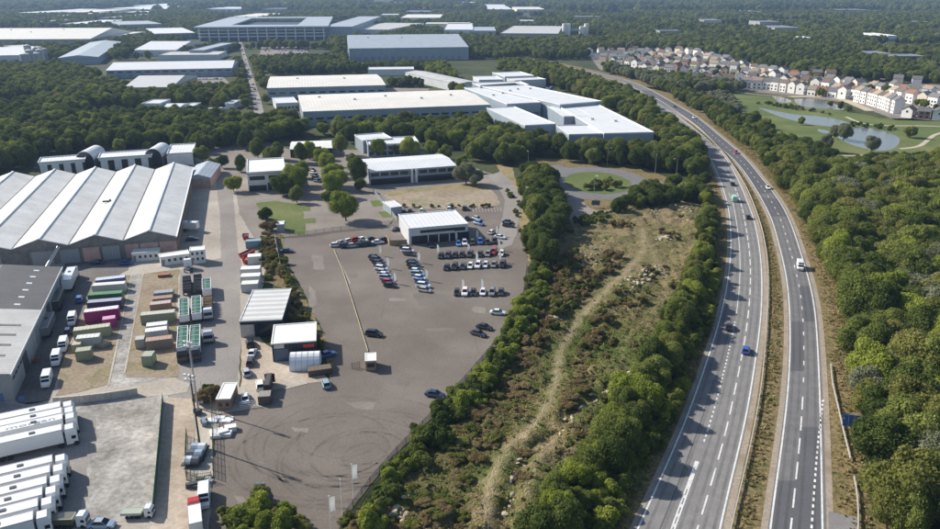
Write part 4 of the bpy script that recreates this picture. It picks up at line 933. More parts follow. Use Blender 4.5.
sheet('storage_yard', [(148,109.5),(232,107.5),(238,119),(160,120)], .06, 'yard_grey', 2); note(*G(192,113), 0, 150, 34, 0, 14)
sheet('car_park', [(176,78),(222,76),(232,86),(180,88)], .06, 'park_tarmac', 1); note(*G(204,82), 0, 85, 45, 0, 12)
for k in range(22):
    p = G(random.uniform(152, 230), random.uniform(110.5, 116)); q = MB(); a_ = random.uniform(1.2, 2.6)
    q.box(-a_, a_, -1.1, 1.1, 0, random.uniform(.8, 2)).box(-a_*.8, a_*.3, -1, .9, 0, 2.3)
    o_ = q.build('goods_stack', ['plastic_white' if k % 3 else 'door_blue'], None, (p.x, p.y, .06), rz=random.uniform(-.2, .2)); tag(o_, 'pale wrapped goods stack in the storage yard within the left wood', 'goods stack', 'goods stacks in the yard within the left wood')
# ------------------------------------------------------------------ vegetation
def rnd_dirs(n):
    v = np.random.normal(size=(n, 3)); return v/np.linalg.norm(v, axis=1)[:, None]
def ico(n=1):
    import bmesh
    bm = bmesh.new(); bmesh.ops.create_icosphere(bm, subdivisions=n, radius=1); v = np.array([x.co[:] for x in bm.verts]); f = [[q.index for q in x.verts] for x in bm.faces]; bm.free(); return v, f
ICO = ico(2)
def crown_mesh(name, mat, r, z0, z1, nl, nleaf, leaf, seed, bottom=.25, squash=1.0, core=.78):
    rs = np.random.RandomState(seed); H_ = (z1-z0)/2; zc = (z0+z1)/2; lob = []
    for k in range(nl):
        d = rs.normal(size=3); d /= np.linalg.norm(d); q = rs.uniform(.35, .84)
        lr = rs.uniform(.17, .50)*min(r, H_*1.3); c = np.array([d[0]*r*q, d[1]*r*q, zc+d[2]*H_*q*.95+rs.uniform(0, .15)*H_])
        lob.append((*c, lr))
    lob.append((0, 0, zc, min(r, H_)*.62)); lob = np.array(lob)
    w_ = lob[:, 3]**2; w_ /= w_.sum(); which = rs.choice(len(lob), nleaf*2, p=w_)
    d = rs.normal(size=(nleaf*2, 3)); d /= np.linalg.norm(d, axis=1)[:, None]; d[:, 2] += bottom; d /= np.linalg.norm(d, axis=1)[:, None]
    P = lob[which, :3]+d*lob[which, 3][:, None]*rs.uniform(.82, 1.16, (nleaf*2, 1))
    keep = np.ones(len(P), bool)
    for k in range(len(lob)):
        keep &= ~((np.linalg.norm(P-lob[k, :3], axis=1) < lob[k, 3]*.78) & (which != k))
    keep &= P[:, 2] > .1
    P = P[keep][:nleaf]; d = d[keep][:nleaf]; n = len(P)
    nr = d+rs.normal(size=(n, 3))*.65; nr /= np.linalg.norm(nr, axis=1)[:, None]
    t_ = np.cross(nr, rs.normal(size=(n, 3))); t_ /= np.linalg.norm(t_, axis=1)[:, None]; b_ = np.cross(nr, t_)
    s_ = leaf*rs.uniform(.5, 1.25, (n, 1)); s2 = s_*rs.uniform(.5, .9, (n, 1))
    V = np.stack([P-t_*s_, P-b_*s2, P+t_*s_, P+b_*s2], 1).reshape(-1, 3)*.5+np.repeat(P, 4, 0)*.5
    Fc = [tuple(range(4*i, 4*i+4)) for i in range(n)]; vv = [tuple(x) for x in V]
    for k in range(len(lob)):
        o_ = len(vv); nz = 1+.16*rs.normal(size=(len(ICO[0]), 1)); q = ICO[0]*lob[k, 3]*core*nz+lob[k, :3]; q[:, 2] = np.maximum(q[:, 2], .05)
        vv += [tuple(x) for x in q]; Fc += [tuple(o_+i for i in f) for f in ICO[1]]
    me = bpy.data.meshes.new(name); me.from_pydata(vv, [], Fc); me.materials.append(MATS[mat]); me.update(); return me
def trunk_mesh(h, r):
    mb = MB(); mb.cyl((0,0,-.3), (0,0,h*.45), r, r*.7, 7)
    for k in range(4):
        a = k*1.6+.4; mb.cyl((0,0,h*.3), (math.cos(a)*h*.22, math.sin(a)*h*.22, h*.72), r*.45, r*.12, 5)
    return mb.mesh('trunk', ['bark'])
TR = {}
for kd, mat in (('dark','leaf_dark'),('mid','leaf_mid'),('bright','leaf_bright'),('olive','leaf_olive'),('silver','leaf_silver')):
    TR[kd] = [crown_mesh('crown', mat, 4.8, 1.2, 10.0, 36, 8500, .50, 10+k+len(kd)*7) for k in range(2 if kd in ('silver', 'bright') else 4)]
TRUNK = trunk_mesh(10, .28)
SH = {}
for kd, mat in (('dark','leaf_dark'),('mid','leaf_mid'),('bright','leaf_bright'),('olive','leaf_olive'),('brown','leaf_brown')):
    SH[kd] = [crown_mesh('foliage', mat, 2.5, .0, 3.2, 12, 2600, .36, 50+k+len(kd)*5, bottom=.35) for k in range(2)]
STEM = MB().cyl((0,0,-.2), (0,0,1.6), .12, .06, 5).cyl((0,0,.2), (.7,.3,1.7), .07, .03, 5).cyl((0,0,.2), (-.6,.5,1.6), .07, .03, 5).mesh('stem', ['bark'])

def place(kind, typ, x, y, z, s, label, group=None, name=None):
    if typ == 'tree':
        e = empty(name or 'tree', x, y, random.uniform(0, 6.28), label, 'tree', group, z)
        k = random.uniform(.85, 1.25); e.scale = (s*random.uniform(.88, 1.12), s*random.uniform(.88, 1.12), s*k)
        put('trunk', TRUNK, e); put('crown', random.choice(TR[kind]), e)
    else:
        e = empty(name or 'shrub', x, y, random.uniform(0, 6.28), label, 'shrub', group, z)
        e.scale = (s*random.uniform(.8, 1.3), s*random.uniform(.8, 1.3), s*random.uniform(.8, 1.15)*(.55 if name == 'bramble' else 1))
        put('stem', STEM, e); put('foliage', random.choice(SH[kind]), e)
    return e
def scatter(px, sp, jit=.42, world=False):
    poly = [tuple(p) for p in (px if world else GP(px))]
    x0, x1 = min(p[0] for p in poly), max(p[0] for p in poly); y0, y1 = min(p[1] for p in poly), max(p[1] for p in poly)
    out = []; j = 0; y = y0
    while y < y1:
        x = x0+(sp/2 if j % 2 else 0)
        while x < x1:
            q = (x+random.uniform(-jit, jit)*sp, y+random.uniform(-jit, jit)*sp)
            if inside(q, poly): out.append(q)
            x += sp
        y += sp*.87; j += 1
    return out
def row(p):
    z = p[1]*CS+H*SN; return 470+F*p[0]/z, 264.5+F*((-(p[1]*SN)+H*CS)/z)
CN = {'dark': 'dark green', 'mid': 'mid green', 'bright': 'bright yellow green', 'olive': 'olive green', 'silver': 'silvery grey green', 'brown': 'brown withered'}
# region: polygon (photo pixels of the ground), spacing, size range, kinds with weights, type, description
REG = [
 ([(792,186),(804,215),(814,250),(826,290),(835,335),(844,372),(862,405),(866,440),(874,475),(878,540),(1080,600),(1080,170),(960,166),(880,178),(830,180)], 6.0, (.75, 1.2), {'dark': 2, 'mid': 5, 'bright': 2, 'olive': 3, 'silver': .8}, 'tree', 'in the wood right of the motorway', 1),
 ([(706,182),(717,205),(719,235),(719,262),(715,300),(703,340),(688,378),(672,415),(655,450),(640,482),(618,524),(600,570),(522,570),(547,515),(572,482),(602,442),(634,402),(660,352),(681,300),(698,255),(702,225)], 3.9, (.30, .78), {'dark': 3, 'mid': 4, 'bright': 2.2, 'olive': 1.5}, 'tree', 'on the bank along the left edge of the motorway', 1),
 ([(522,180),(545,176),(556,200),(562,225),(552,262),(540,285),(530,258),(532,232),(524,205)], 5.2, (.6, .95), {'dark': 5, 'mid': 2}, 'tree', 'in the belt between showroom lot and rough grassland', 1),
 ([(537,262),(546,275),(544,302),(530,332),(509,366),(484,398),(458,426),(434,452),(408,482),(388,512),(372,560),(348,560),(374,500),(398,464),(418,436),(446,410),(474,378),(498,348),(516,322),(526,296)], 2.7, (.75, 1.3), {'mid': 4, 'dark': 2.4, 'bright': 3}, 'shrub', 'in the hedge along the open tarmac', 1),
 ([(622,203),(650,192),(690,184),(706,184),(704,200),(672,208),(640,212),(615,216)], 5.5, (.5, .72), {'dark': 6, 'mid': 1}, 'tree', 'in the dark thicket beside the roundabout', 1),
 ([(575,222),(600,214),(615,214),(606,222),(583,230)], 3.6, (.7, 1.1), {'dark': 2, 'mid': 2}, 'shrub', 'in the low hedge at the forecourt edge', 1),
 ([(505,160),(560,158),(570,162),(640,170),(690,180),(712,178),(700,158),(680,148),(655,140),(600,140),(540,136),(500,135)], 7, (.8, 1.15), {'dark': 4, 'mid': 3, 'olive': 1.2, 'bright': .8}, 'tree', 'in the belt between roundabout and white warehouse complex', 1),
 ([(500,84),(548,86),(600,106),(655,136),(700,158),(712,158),(695,141),(672,122),(650,108),(632,97),(606,86),(580,76),(545,68),(500,66)], 8.5, (.8, 1.1), {'olive': 3, 'mid': 4, 'bright': 1.6, 'dark': 2}, 'tree', 'between the white complex and the motorway', 0),
 ([(620,78),(646,84),(668,95),(690,109),(705,117),(728,134),(752,155),(770,176),(784,196),(800,190),(812,180),(835,181),(820,166),(796,158),(770,150),(752,140),(738,124),(722,114),(705,105),(690,97),(662,90),(640,83),(600,72)], 6.5, (.6, .95), {'dark': 4, 'mid': 4, 'olive': 1.5}, 'tree', 'in the belt between motorway and parkland', 0),
 ([(810,166),(842,168),(880,162),(905,164),(940,166),(1000,160),(1000,176),(880,186),(830,182)], 5.5, (.45, .7), {'dark': 4, 'mid': 3}, 'tree', 'in the far edge of the wood below the park', 0),
 ([(-60,84),(0,84),(40,88),(80,92),(110,88),(122,96),(138,115),(160,118),(230,112),(243,108),(244,128),(236,148),(212,150),(196,158),(188,150),(150,150),(80,152),(40,160),(0,176),(-60,182)], 7.4, (.75, 1.1), {'dark': 5, 'mid': 3, 'bright': .7, 'olive': .8}, 'tree', 'in the wood behind the factory hall', 0),
 ([(-60,70),(58,68),(100,78),(122,90),(172,92),(236,92),(242,108),(190,116),(140,114),(120,98),(80,92),(0,86),(-60,86)], 8, (.75, 1.05), {'dark': 3, 'mid': 4, 'olive': 1.5, 'bright': .6}, 'tree', 'in the upper part of the left wood', 0),
 ([(262,114),(300,117),(330,120),(492,114),(516,124),(532,138),(520,165),(500,166),(488,168),(470,160),(462,152),(424,146),(418,140),(345,140),(330,138),(285,140),(262,150),(244,152),(248,130)], 7.5, (.7, 1.1), {'dark': 4, 'mid': 4, 'bright': 1.5, 'olive': 1}, 'tree', 'in the tree belt behind the business park', 0),
 ([(262,62),(330,60),(475,60),(455,66),(440,68),(420,74),(395,76),(370,73),(262,76)], 8.5, (.75, 1.0), {'dark': 5, 'mid': 3}, 'tree', 'in the belt beyond the cream warehouses', 0),
 ([(386,84),(425,84),(425,88),(386,89)], 7, (.6, .8), {'dark': 3}, 'tree', 'in the small hedge between the two cream warehouses', 0),
 ([(245,45),(250,45),(261,74),(271,99),(278,124),(270,124),(265,100),(256,75)], 6.5, (.5, .75), {'olive': 4, 'bright': 2, 'mid': 2}, 'tree', 'lining the right side of the avenue', 0),
 ([(231,50),(237,50),(244,76),(249,100),(252,122),(244,122),(240,100),(235,76)], 6.5, (.5, .75), {'olive': 3, 'mid': 2}, 'tree', 'lining the left side of the avenue', 0),
 ([(425,70),(445,68),(462,92),(500,106),(490,106),(465,104),(440,86)], 7.5, (.8, 1.0), {'olive': 3, 'bright': 3, 'mid': 2}, 'tree', 'at the left side of the white complex', 0),
 ([(600,69),(640,77),(690,83),(742,90),(742,92),(700,94),(660,90),(628,83)], 9, (.75, 1.05), {'silver': 6, 'mid': 2}, 'tree', 'in the grey willow line before the estate', 0),
 ([(742,128),(775,150),(800,166),(830,168),(822,158),(790,150),(770,138),(752,126)], 5.5, (.6, 1.0), {'dark': 5, 'mid': 2}, 'tree', 'in the dark thicket between motorway bend and park', 0),
 ([(705,97),(725,97),(738,108),(738,118),(722,114),(708,104)], 7, (.55, .75), {'silver': 6}, 'tree', 'in the grey willow clump by the long pond', 0),
]
AVENUE_POLY = [tuple(p) for p in GP([(236.5,40),(243.5,40),(256,75),(265,100),(271,128),(252,128),(249,100),(244,75)])]
MWAY = [tuple(p) for p in away(LL, RR, 7)] + [tuple(p) for p in reversed(away(RR, LL, 6))]
FARX = [[tuple(p) for p in GP(q)] for q in (
 [(585,53),(650,49.5),(720,56.5),(770,70),(840,80),(885,83),(940,84),(1000,86),(1000,160),(905,162),(840,166),(800,158),(760,142),(735,112),(700,98),(640,86),(600,72)],
 [(75,96),(98,96),(98,106),(75,106)], [(0,160),(5,160),(5,161)])]
near, allpts = {'tree': [], 'shrub': []}, []
mw_b = (min(p[0] for p in MWAY), max(p[0] for p in MWAY), min(p[1] for p in MWAY))
for poly, sp, (s0, s1), kinds, typ, where, pri in REG:
    ks, ws = zip(*kinds.items()); pts = scatter(poly, sp)
    for x, y in pts:
        if excluded(x, y) or inside((x, y), AVENUE_POLY): continue
        if inside((x, y), MWAY) or (y > 520 and (inside((x, y+16), MWAY) or inside((x, y+32), MWAY))): continue
        kd = random.choices(ks, ws)[0]; s = random.uniform(s0, s1); px, py = row((x, y)); d = math.hypot(x, y)
        vis = -25 < px < 965 and py < 560
        allpts.append((typ, kd, x, y, s, where, d if vis else d+9999))
for x, y in scatter([(600,56),(650,54),(720,60),(800,72),(900,90),(950,100),(950,116),(900,108),(860,98),(800,92),(740,86),(690,80),(640,75),(600,68)], 15):
    if excluded(x, y) or random.random() < .25: continue
    allpts.append(('tree', random.choice(['mid', 'dark', 'olive', 'bright']), x, y, random.uniform(.35, .75), 'among the estate houses', 8000))
# far woodland: everything beyond row 66 that is not built on
def far_ok(x, y):
    if excluded(x, y) or inside((x, y), AVENUE_POLY) or inside((x, y), MWAY) or inside((x, y+25), MWAY) or inside((x, y+50), MWAY) or inside((x, y+75), MWAY): return False
    return not any(inside((x, y), q) for q in FARX)
ya, yb, yc, yd = G(470, 60).y, G(470, 34).y, G(470, 14).y, 5600
for y0, y1, sp, sc in ((G(470, 94).y, ya, 9.5, (.8, 1.15)), (ya, yb, 11.5, (.85, 1.25)), (yb, yc, 16, (1.1, 1.6)), (yc, yd, 30, (1.8, 2.8))):
    poly = [(-.66*y0-60, y0), (.66*y0+60, y0), (.66*y1+60, y1), (-.66*y1-60, y1)]
    for x, y in scatter(poly, sp, world=True):
        if not far_ok(x, y): continue
        if y < ya:
            px, py = row((x, y))
            if not (px > 690 or px < 60) : continue
            if px < 60 and py > 70: continue
        # open fields and yards far away
        f_ = noise.noise(Vector((x*.0032, y*.0018, 4.2)))
        if y > yb and f_ > .33: continue
        c_ = noise.noise(Vector((x*.006, y*.003, 8)))
        kd = random.choices(['dark', 'mid', 'olive', 'bright', 'silver'], [4.5-3*c_, 4+4*c_, max(.4, 1.4+4*c_), max(.3, .5+2*c_), .4])[0]
        allpts.append(('tree', kd, x, y, random.uniform(*sc), 'far', 9000+y))
single = [('tree', p) for p in []]
UNIQ = [ # px, py (base), kind, scale, label
 (234,192,'bright',.62,'bright green round tree beside the street at the left office'), (266,221,'dark',.42,'small dark tree at the left tip of the lawn'),
 (269,230,'brown',.0,''), (284,196,'dark',.72,'dark tree in front of the right corner of the left office'), (294,194,'bright',.78,'bright tree right of the dark one at the left office'),
 (300,186,'bright',.70,'bright tree behind the pair at the left office, closest to the parked cars'), (322,166,'bright',.6,'bright tree at the far end of the middle tree row'),
 (328,172,'bright',.6,'second bright tree from the far end of the middle tree row'), (331,186,'bright',.66,'third bright tree in the middle tree row of the business park'),
 (333,197,'bright',.70,'nearest tree of the middle tree row of the business park'), (346,221,'bright',.86,'large bright tree standing alone above the parked car row'),
 (358,184,'mid',.72,'green tree at the left corner of the longest office'), (361,192,'dark',.4,'small dark tree before the left corner of the longest office'),
 (310,160,'bright',.6,'bright tree left of the middle row near the low pavilion'), (341,155,'mid',.68,'green tree between the pavilion and the rear office'),
 (379,157,'bright',.72,'bright tree before the left side of the rear office'), (409,157,'bright',.78,'bright tree before the right side of the rear office'),
 (466,184,'silver',.72,'large grey green tree right of the longest office, left one of two'), (475,186,'silver',.72,'large grey green tree right of the longest office, right one of two'),
 (462,172,'bright',.55,'small bright tree touching the right end of the longest office'), (121,153,'bright',.62,'bright round tree behind the office range, left one'), (148,151,'bright',.55,'bright round tree behind the office range, right one'), (203,163,'mid',.8,'large green tree at the right end of the office range'),
 (222,168,'dark',.6,'dark tree by the street bend above the pink brick shed'), (241,172,'dark',.5,'narrow dark tree at the left wall of the left office'), (258,158,'mid',.72,'green tree behind the left office'),
 (848,144,'silver',.0,''), (825,152,'silver',.78,'grey willow on the park lawn, largest of those left of the round pond'), (807,147,'silver',.45,'small grey willow on the park lawn, leftmost'),
 (871,153,'silver',.75,'grey willow at the near shore of the round pond'), (843,141,'silver',.85,'grey willow at the left shore of the round pond, right one of a pair'), (834,139,'silver',.7,'grey willow at the left shore of the round pond, left one of a pair'),
 (910,138,'mid',.7,'green bushy tree at the right shore of the round pond'), (801,125,'mid',.42,'small round tree at the near shore of the long pond'), (840,110,'olive',.5,'olive tree on the spit between pond and gravel path, left'), (848,112,'olive',.5,'olive tree on the spit between pond and gravel path, right'), (830,107,'olive',.5,'olive tree on the spit beside the far pond'),
 (820,97,'mid',.6,'green tree among the front row houses by the ponds'), (868,96,'dark',1.0,'tall dark tree between the blue house and the estate terrace, left'), (886,97,'dark',1.0,'tall dark tree between the blue house and the estate terrace, right'), (924,108,'bright',.6,'yellow green tree among the right hand estate houses'), (780,78,'dark',.6,'dark tree among the middle rows of the estate'),
]
for px, py, kd, s, lab in UNIQ:
    if s > 0:
        p = G(px, py); place(kd, 'tree', p.x, p.y, 0, s*(1.32 if 225 < px < 470 else 1.0), lab)
nu = sum(1 for u in UNIQ if u[3] > 0)
# shrubs set out singly
UNIQ2 = [(288,187,'bright',.8,'bright tree cluster crown behind the left office car park, leftmost'),(303,178,'bright',.75,'bright tree at the upper edge of the left office car park'),(297,203,'mid',.6,'green tree at the lower edge of the left office car park'),(325,160,'bright',.6,'bright small tree near the pavilion end of the middle row'),(318,158,'bright',.55,'pale bright tree closest to the pavilion in the middle row'),(336,178,'bright',.8,'broad bright tree on the right flank of the middle row'),(338,190,'bright',.8,'broad bright tree filling the centre of the middle row'),(329,203,'mid',.6,'mid green tree under the lower end of the middle row'),(352,166,'mid',.6,'green tree beside the drive between pavilion and longest office'),(301,163,'dark',.8,'dark tree left of the pavilion among hedges'),(278,160,'dark',.8,'dark tree between left office and pavilion'),(270,166,'mid',.7,'green tree at the rear wall of the left office'),(246,150,'dark',.9,'dark tree at the bend of the street behind the left office'),(348,143,'dark',.9,'dark tree rising between pavilion and rear office'),(432,158,'bright',.8,'bright tree behind the longest office, right of the rear office'),(446,160,'mid',.8,'green tree behind the right end of the longest office'),(395,156,'mid',.5,'small green tree midway before the rear office'),(212,172,'mid',.6,'green tree before the pink brick shed road')]
for px, py, kd, s, lab in UNIQ2:
    p = G(px, py); place(kd, 'tree', p.x, p.y, 0, s, lab)
nu += len(UNIQ2)
US = [(269,231,'brown',1.3,'dark reddish brown shrub beside the little kiosk'),(264,219,'dark',1.0,'small green shrub left of the kiosk'),(205,402,'brown',.9,'brown shrub beside the portable cabin'),(211,399,'brown',.8,'second brown shrub touching the portable cabin'),(207,392,'dark',.6,'small dark shrub behind the yard aerial')]
for px, py, kd, s, lab in US:
    p = G(px, py); place(kd, 'shrub', p.x, p.y, 0, s, lab)
def patch_sh(poly, sp, sr, kinds, where, dst, z=False):
    ks, ws = zip(*kinds.items())
    for x, y in scatter(poly, sp):
        px, py = row((x, y)); vis = -25 < px < 965 and py < 570
        dst.append(('shrub', random.choices(ks, ws)[0], x, y, random.uniform(*sr), where, math.hypot(x, y)+(0 if vis else 9999)))
patch_sh([(218,522),(230,508),(256,505),(285,512),(302,524),(296,560),(212,560)], 2.6, (.6, 1.1), {'mid': 3, 'olive': 2, 'bright': 1.5}, 'in the thicket at the bottom edge of the open tarmac', allpts)
patch_sh([(712,250),(716,290),(704,330),(690,368),(674,405),(657,440),(642,472),(626,505),(612,560),(510,560),(540,515),(566,482),(596,442),(630,402),(656,352),(678,300),(695,255)], 3.1, (.7, 1.25), {'mid': 4, 'dark': 2, 'olive': 2.5, 'bright': 1.5}, 'in the undergrowth of the motorway bank', allpts)
patch_sh([(590,186),(612,184),(618,188),(600,191),(584,190)], 4.5, (.8, 1.2), {'mid': 3, 'olive': 3}, 'on the roundabout island', allpts)
patch_sh([(276,262),(283,262),(298,300),(312,330),(318,350),(308,345),(284,318),(283,288)], 3.0, (.45, .8), {'mid': 2, 'olive': 3, 'brown': 2}, 'on the waste strip behind the workshops', allpts)
patch_sh([(262,238),(270,236),(275,262),(270,284),(262,262)], 2.6, (.45, .8), {'olive': 2, 'brown': 3}, 'on the bank beside the red skips', allpts)
patch_sh([(505,190),(515,210),(522,240),(527,258),(535,262),(528,230),(520,200)], 4.2, (.3, .6), {'olive': 3, 'brown': 1}, 'on the dry bank right of the showroom lot', allpts)
patch_sh([(496,205),(484,209),(440,208.5),(405,208),(402,206.5),(440,206.6),(480,206)], 3.2, (.3, .5), {'olive': 3, 'mid': 2}, 'along the weedy kerb behind the showroom', allpts)
patch_sh([(850,123),(862,125),(895,128),(898,132),(880,130),(852,127)], 5, (.5, .8), {'dark': 3, 'mid': 3}, 'on the far bank of the round pond', allpts)
patch_sh([(757,104),(775,107),(798,111),(816,113),(836,117),(830,115),(800,108),(770,104)], 5, (.5, .9), {'dark': 3, 'mid': 3}, 'on the far bank of the long pond', allpts)
patch_sh([(860,166),(880,160),(908,158),(930,160),(925,164),(880,166)], 4.5, (.8, 1.3), {'dark': 4, 'mid': 1}, 'in the hedge below the park paths', allpts)

# brambles and scrub on the rough grassland
FW = [tuple(p) for p in FIELD]
br = []
for x, y in scatter(FW, 2.5, world=True):
    dp = min((Vector((x, y))-p).length for p in PATH); 
    if dp < 3.2: continue
    d3 = min((Vector((x, y))-p).length for p in PATH3)
    dg = min((Vector((x, y))-p).length for p in GULLY); px, py = row((x, y))
    f_ = noise.noise(Vector((x*.075, y*.05, 3)))+.35*noise.noise(Vector((x*.25, y*.25, 5)))
    left = px < 640-.42*(py-250)
    if left and py > 262 and dp > 4: ok = f_ > -.3 or py > 470 and f_ > -.4
    elif 1.0 < dg < 7.5: ok = f_ > -.45
    else: ok = f_ > .22
    if py < 255: ok = f_ > .4
    if d3 < 1.6: ok = False
    if not ok: continue
    kd = random.choices(['brown', 'olive', 'mid', 'dark'], [6.5, 2.6, .8, .15] if left else [5.2, 3, .8, .1])[0]
    br.append((kd, x, y, random.uniform(.28, .75)*(1.0 if left else .7), (left, px, py)))
br.sort(key=lambda b: b[2]); 
nb_ = 0
for kd, x, y, s, (left, px, py) in br:
    if nb_ < 280 and py < 545:
        nb_ += 1
        wh = 'between the hedge and the sandy path' if left else 'along the rocky gully' if min((Vector((x, y))-p).length for p in GULLY) < 10 else 'right of the sandy path'
        wh += ', at the bottom' if py > 500 else ', by the swirl marks' if py > 450 else ', mid way' if py > 400 else ', upper part' if py > 340 else ', top'
        sz = 'large' if s > .58 else 'small'
        e = place(kd, 'shrub', x, y, fz(x, y)-.25, s, '%s %s bramble clump %s' % (sz, CN[kd], wh), '%s %s bramble clumps %s' % (sz, CN[kd], wh), 'bramble'); e['category'] = 'bramble'
    else: allpts.append(('shrub', kd, x, y, s, 'field', 99999))
def where_of(where, x, y, s, typ):
    px, py = row((x, y))
    if 'right of the motorway' in where: where = 'in the wood, '+('at the bottom right corner' if py > 480 and px > 905 else 'beside the lay-by' if py > 455 else 'beside the blue panel' if py > 405 and px < 890 else 'at the right edge opposite the blue panel' if py > 405 else 'by the end of the roadside barrier' if py > 350 and px < 880 else 'at the right edge, mid height' if py > 330 else 'level with the white van' if py > 250 else 'below the park')
    elif 'left edge of the motorway' in where: where = 'on the motorway bank, '+('at the bottom edge' if py > 490 else 'beside the widening slip lane' if py > 420 else 'level with the blue car' if py > 340 else 'level with the black car in shade' if py > 300 else 'beside the upper bend')
    elif 'hedge along the open tarmac' in where: where = 'in the tarmac hedge, '+('by the flagpoles' if py > 480 else 'by the swirling tyre marks' if py > 430 else 'below the dark blue car' if py > 380 else 'by the two dark saloons' if py > 322 else 'by the display rows')
    elif 'belt between showroom' in where: where = 'in the belt right of the showroom, '+('lower end' if py > 240 else 'middle' if py > 205 else 'by the flagpoles')
    big = 'large' if s > (.98 if typ == 'tree' and 'wood' in where else .62 if typ == 'tree' else 1.2) else 'small'
    return big, where
# individuals: the ones that show largest
rest = []
for typ, lim in (('tree', 298-nu), ('shrub', 290)):
    L = sorted([a for a in allpts if a[0] == typ], key=lambda a: a[6])
    for i, (t_, kd, x, y, s, where, d) in enumerate(L):
        if i < lim and d < 5000:
            big, wh = where_of(where, x, y, s, typ)
            place(kd, typ, x, y, 0, s, '%s %s %s %s' % (big, CN[kd], typ, wh), '%s %ss %s' % (CN[kd], typ, wh))
        else: rest.append((t_, kd, x, y, s, where))
# the rest: one object per wood, crowns instanced on points
protos = [('tree', k) for k in TR] + [('shrub', k) for k in SH]
first = {}
for o_ in COL.objects:
    if o_.type == 'MESH' and o_.name.startswith(('crown', 'foliage')):
        first.setdefault(o_.data.name, o_)
order = []
for typ, k in protos:
    for me in (TR if typ == 'tree' else SH)[k]:
        if me.name in first: order.append((typ, k, first[me.name]))
def wood(name, label, items):
    if not items: return
    me = bpy.data.meshes.new(name); n = len(items)
    me.from_pydata([(x, y, (fz(x, y)-.25 if w_ == 'field' else hill(x, y))) for _, _, x, y, _, w_ in items], [], [])
    ids = []
    for t_, kd, *_ in items:
        ids.append(random.choice([i for i, q in enumerate(order) if q[0] == t_ and q[1] == kd]))
    for nm, ty, vals in (('idx', 'INT', ids), ('scl', 'FLOAT', [q[4] for q in items]), ('rot', 'FLOAT', [random.uniform(0, 6.28) for _ in items])):
        me.attributes.new(nm, ty, 'POINT').data.foreach_set('value', vals)
    ob = put(name, me); tag(ob, label, 'woodland', None, 'stuff')
    ng = bpy.data.node_groups.new(name, 'GeometryNodeTree')
    ng.interface.new_socket('Geometry', in_out='INPUT', socket_type='NodeSocketGeometry'); ng.interface.new_socket('Geometry', in_out='OUTPUT', socket_type='NodeSocketGeometry')
    gi, go = ng.nodes.new('NodeGroupInput'), ng.nodes.new('NodeGroupOutput'); gi2 = ng.nodes.new('GeometryNodeGeometryToInstance')
    jn = ng.nodes.new('GeometryNodeJoinGeometry'); iop = ng.nodes.new('GeometryNodeInstanceOnPoints')
    for _, _, ob2 in reversed(order):
        oi = ng.nodes.new('GeometryNodeObjectInfo'); oi.inputs['Object'].default_value = ob2; oi.inputs['As Instance'].default_value = True; oi.transform_space = 'ORIGINAL'
        ng.links.new(oi.outputs['Geometry'], jn.inputs[0])
    def attr(nm, ty):
        a_ = ng.nodes.new('GeometryNodeInputNamedAttribute'); a_.data_type = ty; a_.inputs[0].default_value = nm; return a_.outputs[0]
    cb = ng.nodes.new('ShaderNodeCombineXYZ'); ng.links.new(attr('rot', 'FLOAT'), cb.inputs[2])
    ng.links.new(gi.outputs[0], iop.inputs['Points']); ng.links.new(jn.outputs[0], iop.inputs['Instance']); iop.inputs['Pick Instance'].default_value = True
    ng.links.new(attr('idx', 'INT'), iop.inputs['Instance Index']); ng.links.new(attr('scl', 'FLOAT'), iop.inputs['Scale']); ng.links.new(cb.outputs[0], iop.inputs['Rotation'])
    ng.links.new(iop.outputs[0], go.inputs[0]); ob.modifiers.new('scatter', 'NODES').node_group = ng
    return ob
wood('distant_woodland', 'endless dark green woodland filling the distance behind the industrial estate', [r for r in rest if r[5] == 'far'])
wood('woodland', 'dense mixed green tree canopy in the belts and woods of the middle distance', [r for r in rest if r[5] not in ('far', 'field') and r[0] == 'tree'])
wood('undergrowth', 'low scrub and bramble filling the rough ground beyond the single clumps', [r for r in rest if r[5] != 'far' and r[0] == 'shrub'])
print('TREES', len(allpts), 'rest', len(rest), 'brambles', len(br))

# tufts of grass that nobody could count
def tufts(name, label, pts, mat, hgt, zf):
    V, Fc = [], []
    for x, y in pts:
        z = zf(x, y); n_ = random.randint(3, 6)
        for _ in range(n_):
            a = random.uniform(0, 6.28); r_ = random.uniform(0, .45); h_ = hgt*random.uniform(.4, 1.3); w_ = random.uniform(.12, .32); cx, cy = x+math.cos(a)*r_, y+math.sin(a)*r_; b_ = random.uniform(0, 6.28); dx, dy = math.cos(b_)*w_, math.sin(b_)*w_; lx, ly = random.uniform(-.3, .3), random.uniform(-.3, .3); i = len(V)
            V += [(cx-dx, cy-dy, z), (cx+dx, cy+dy, z), (cx+dx*.5+lx, cy+dy*.5+ly, z+h_), (cx-dx*.5+lx, cy-dy*.5+ly, z+h_)]; Fc.append((i, i+1, i+2, i+3))
    me = bpy.data.meshes.new(name); me.from_pydata(V, [], Fc); me.materials.append(MATS[mat]); me.update(); tag(put(name, me), label, 'grass', None, 'stuff')
def along(A, B, n, y0=120):
    a, b = resample(cut(A, y0, 600), 200), resample(cut(B, y0, 600), 200); out = []
    for _ in range(n): k = random.randrange(199); q = a[k].lerp(b[k], random.random()).lerp(a[k+1].lerp(b[k+1], random.random()), random.random()); out.append((q.x, q.y))
    return out
inL, inR = away(LR, LL, 2.2), away(RL, RR, 2.2)
tufts('verge_grass', 'dry golden grass tufts on the central reserve and motorway verges', along(inL, inR, 1700)+along(away(RR, LL, 2.6), away(RR, LL, 10), 2400)+along(away(LL, RR, 2), away(LL, RR, 9), 2200), 'grass_straw', .38, lambda x, y: .03)
fp = []
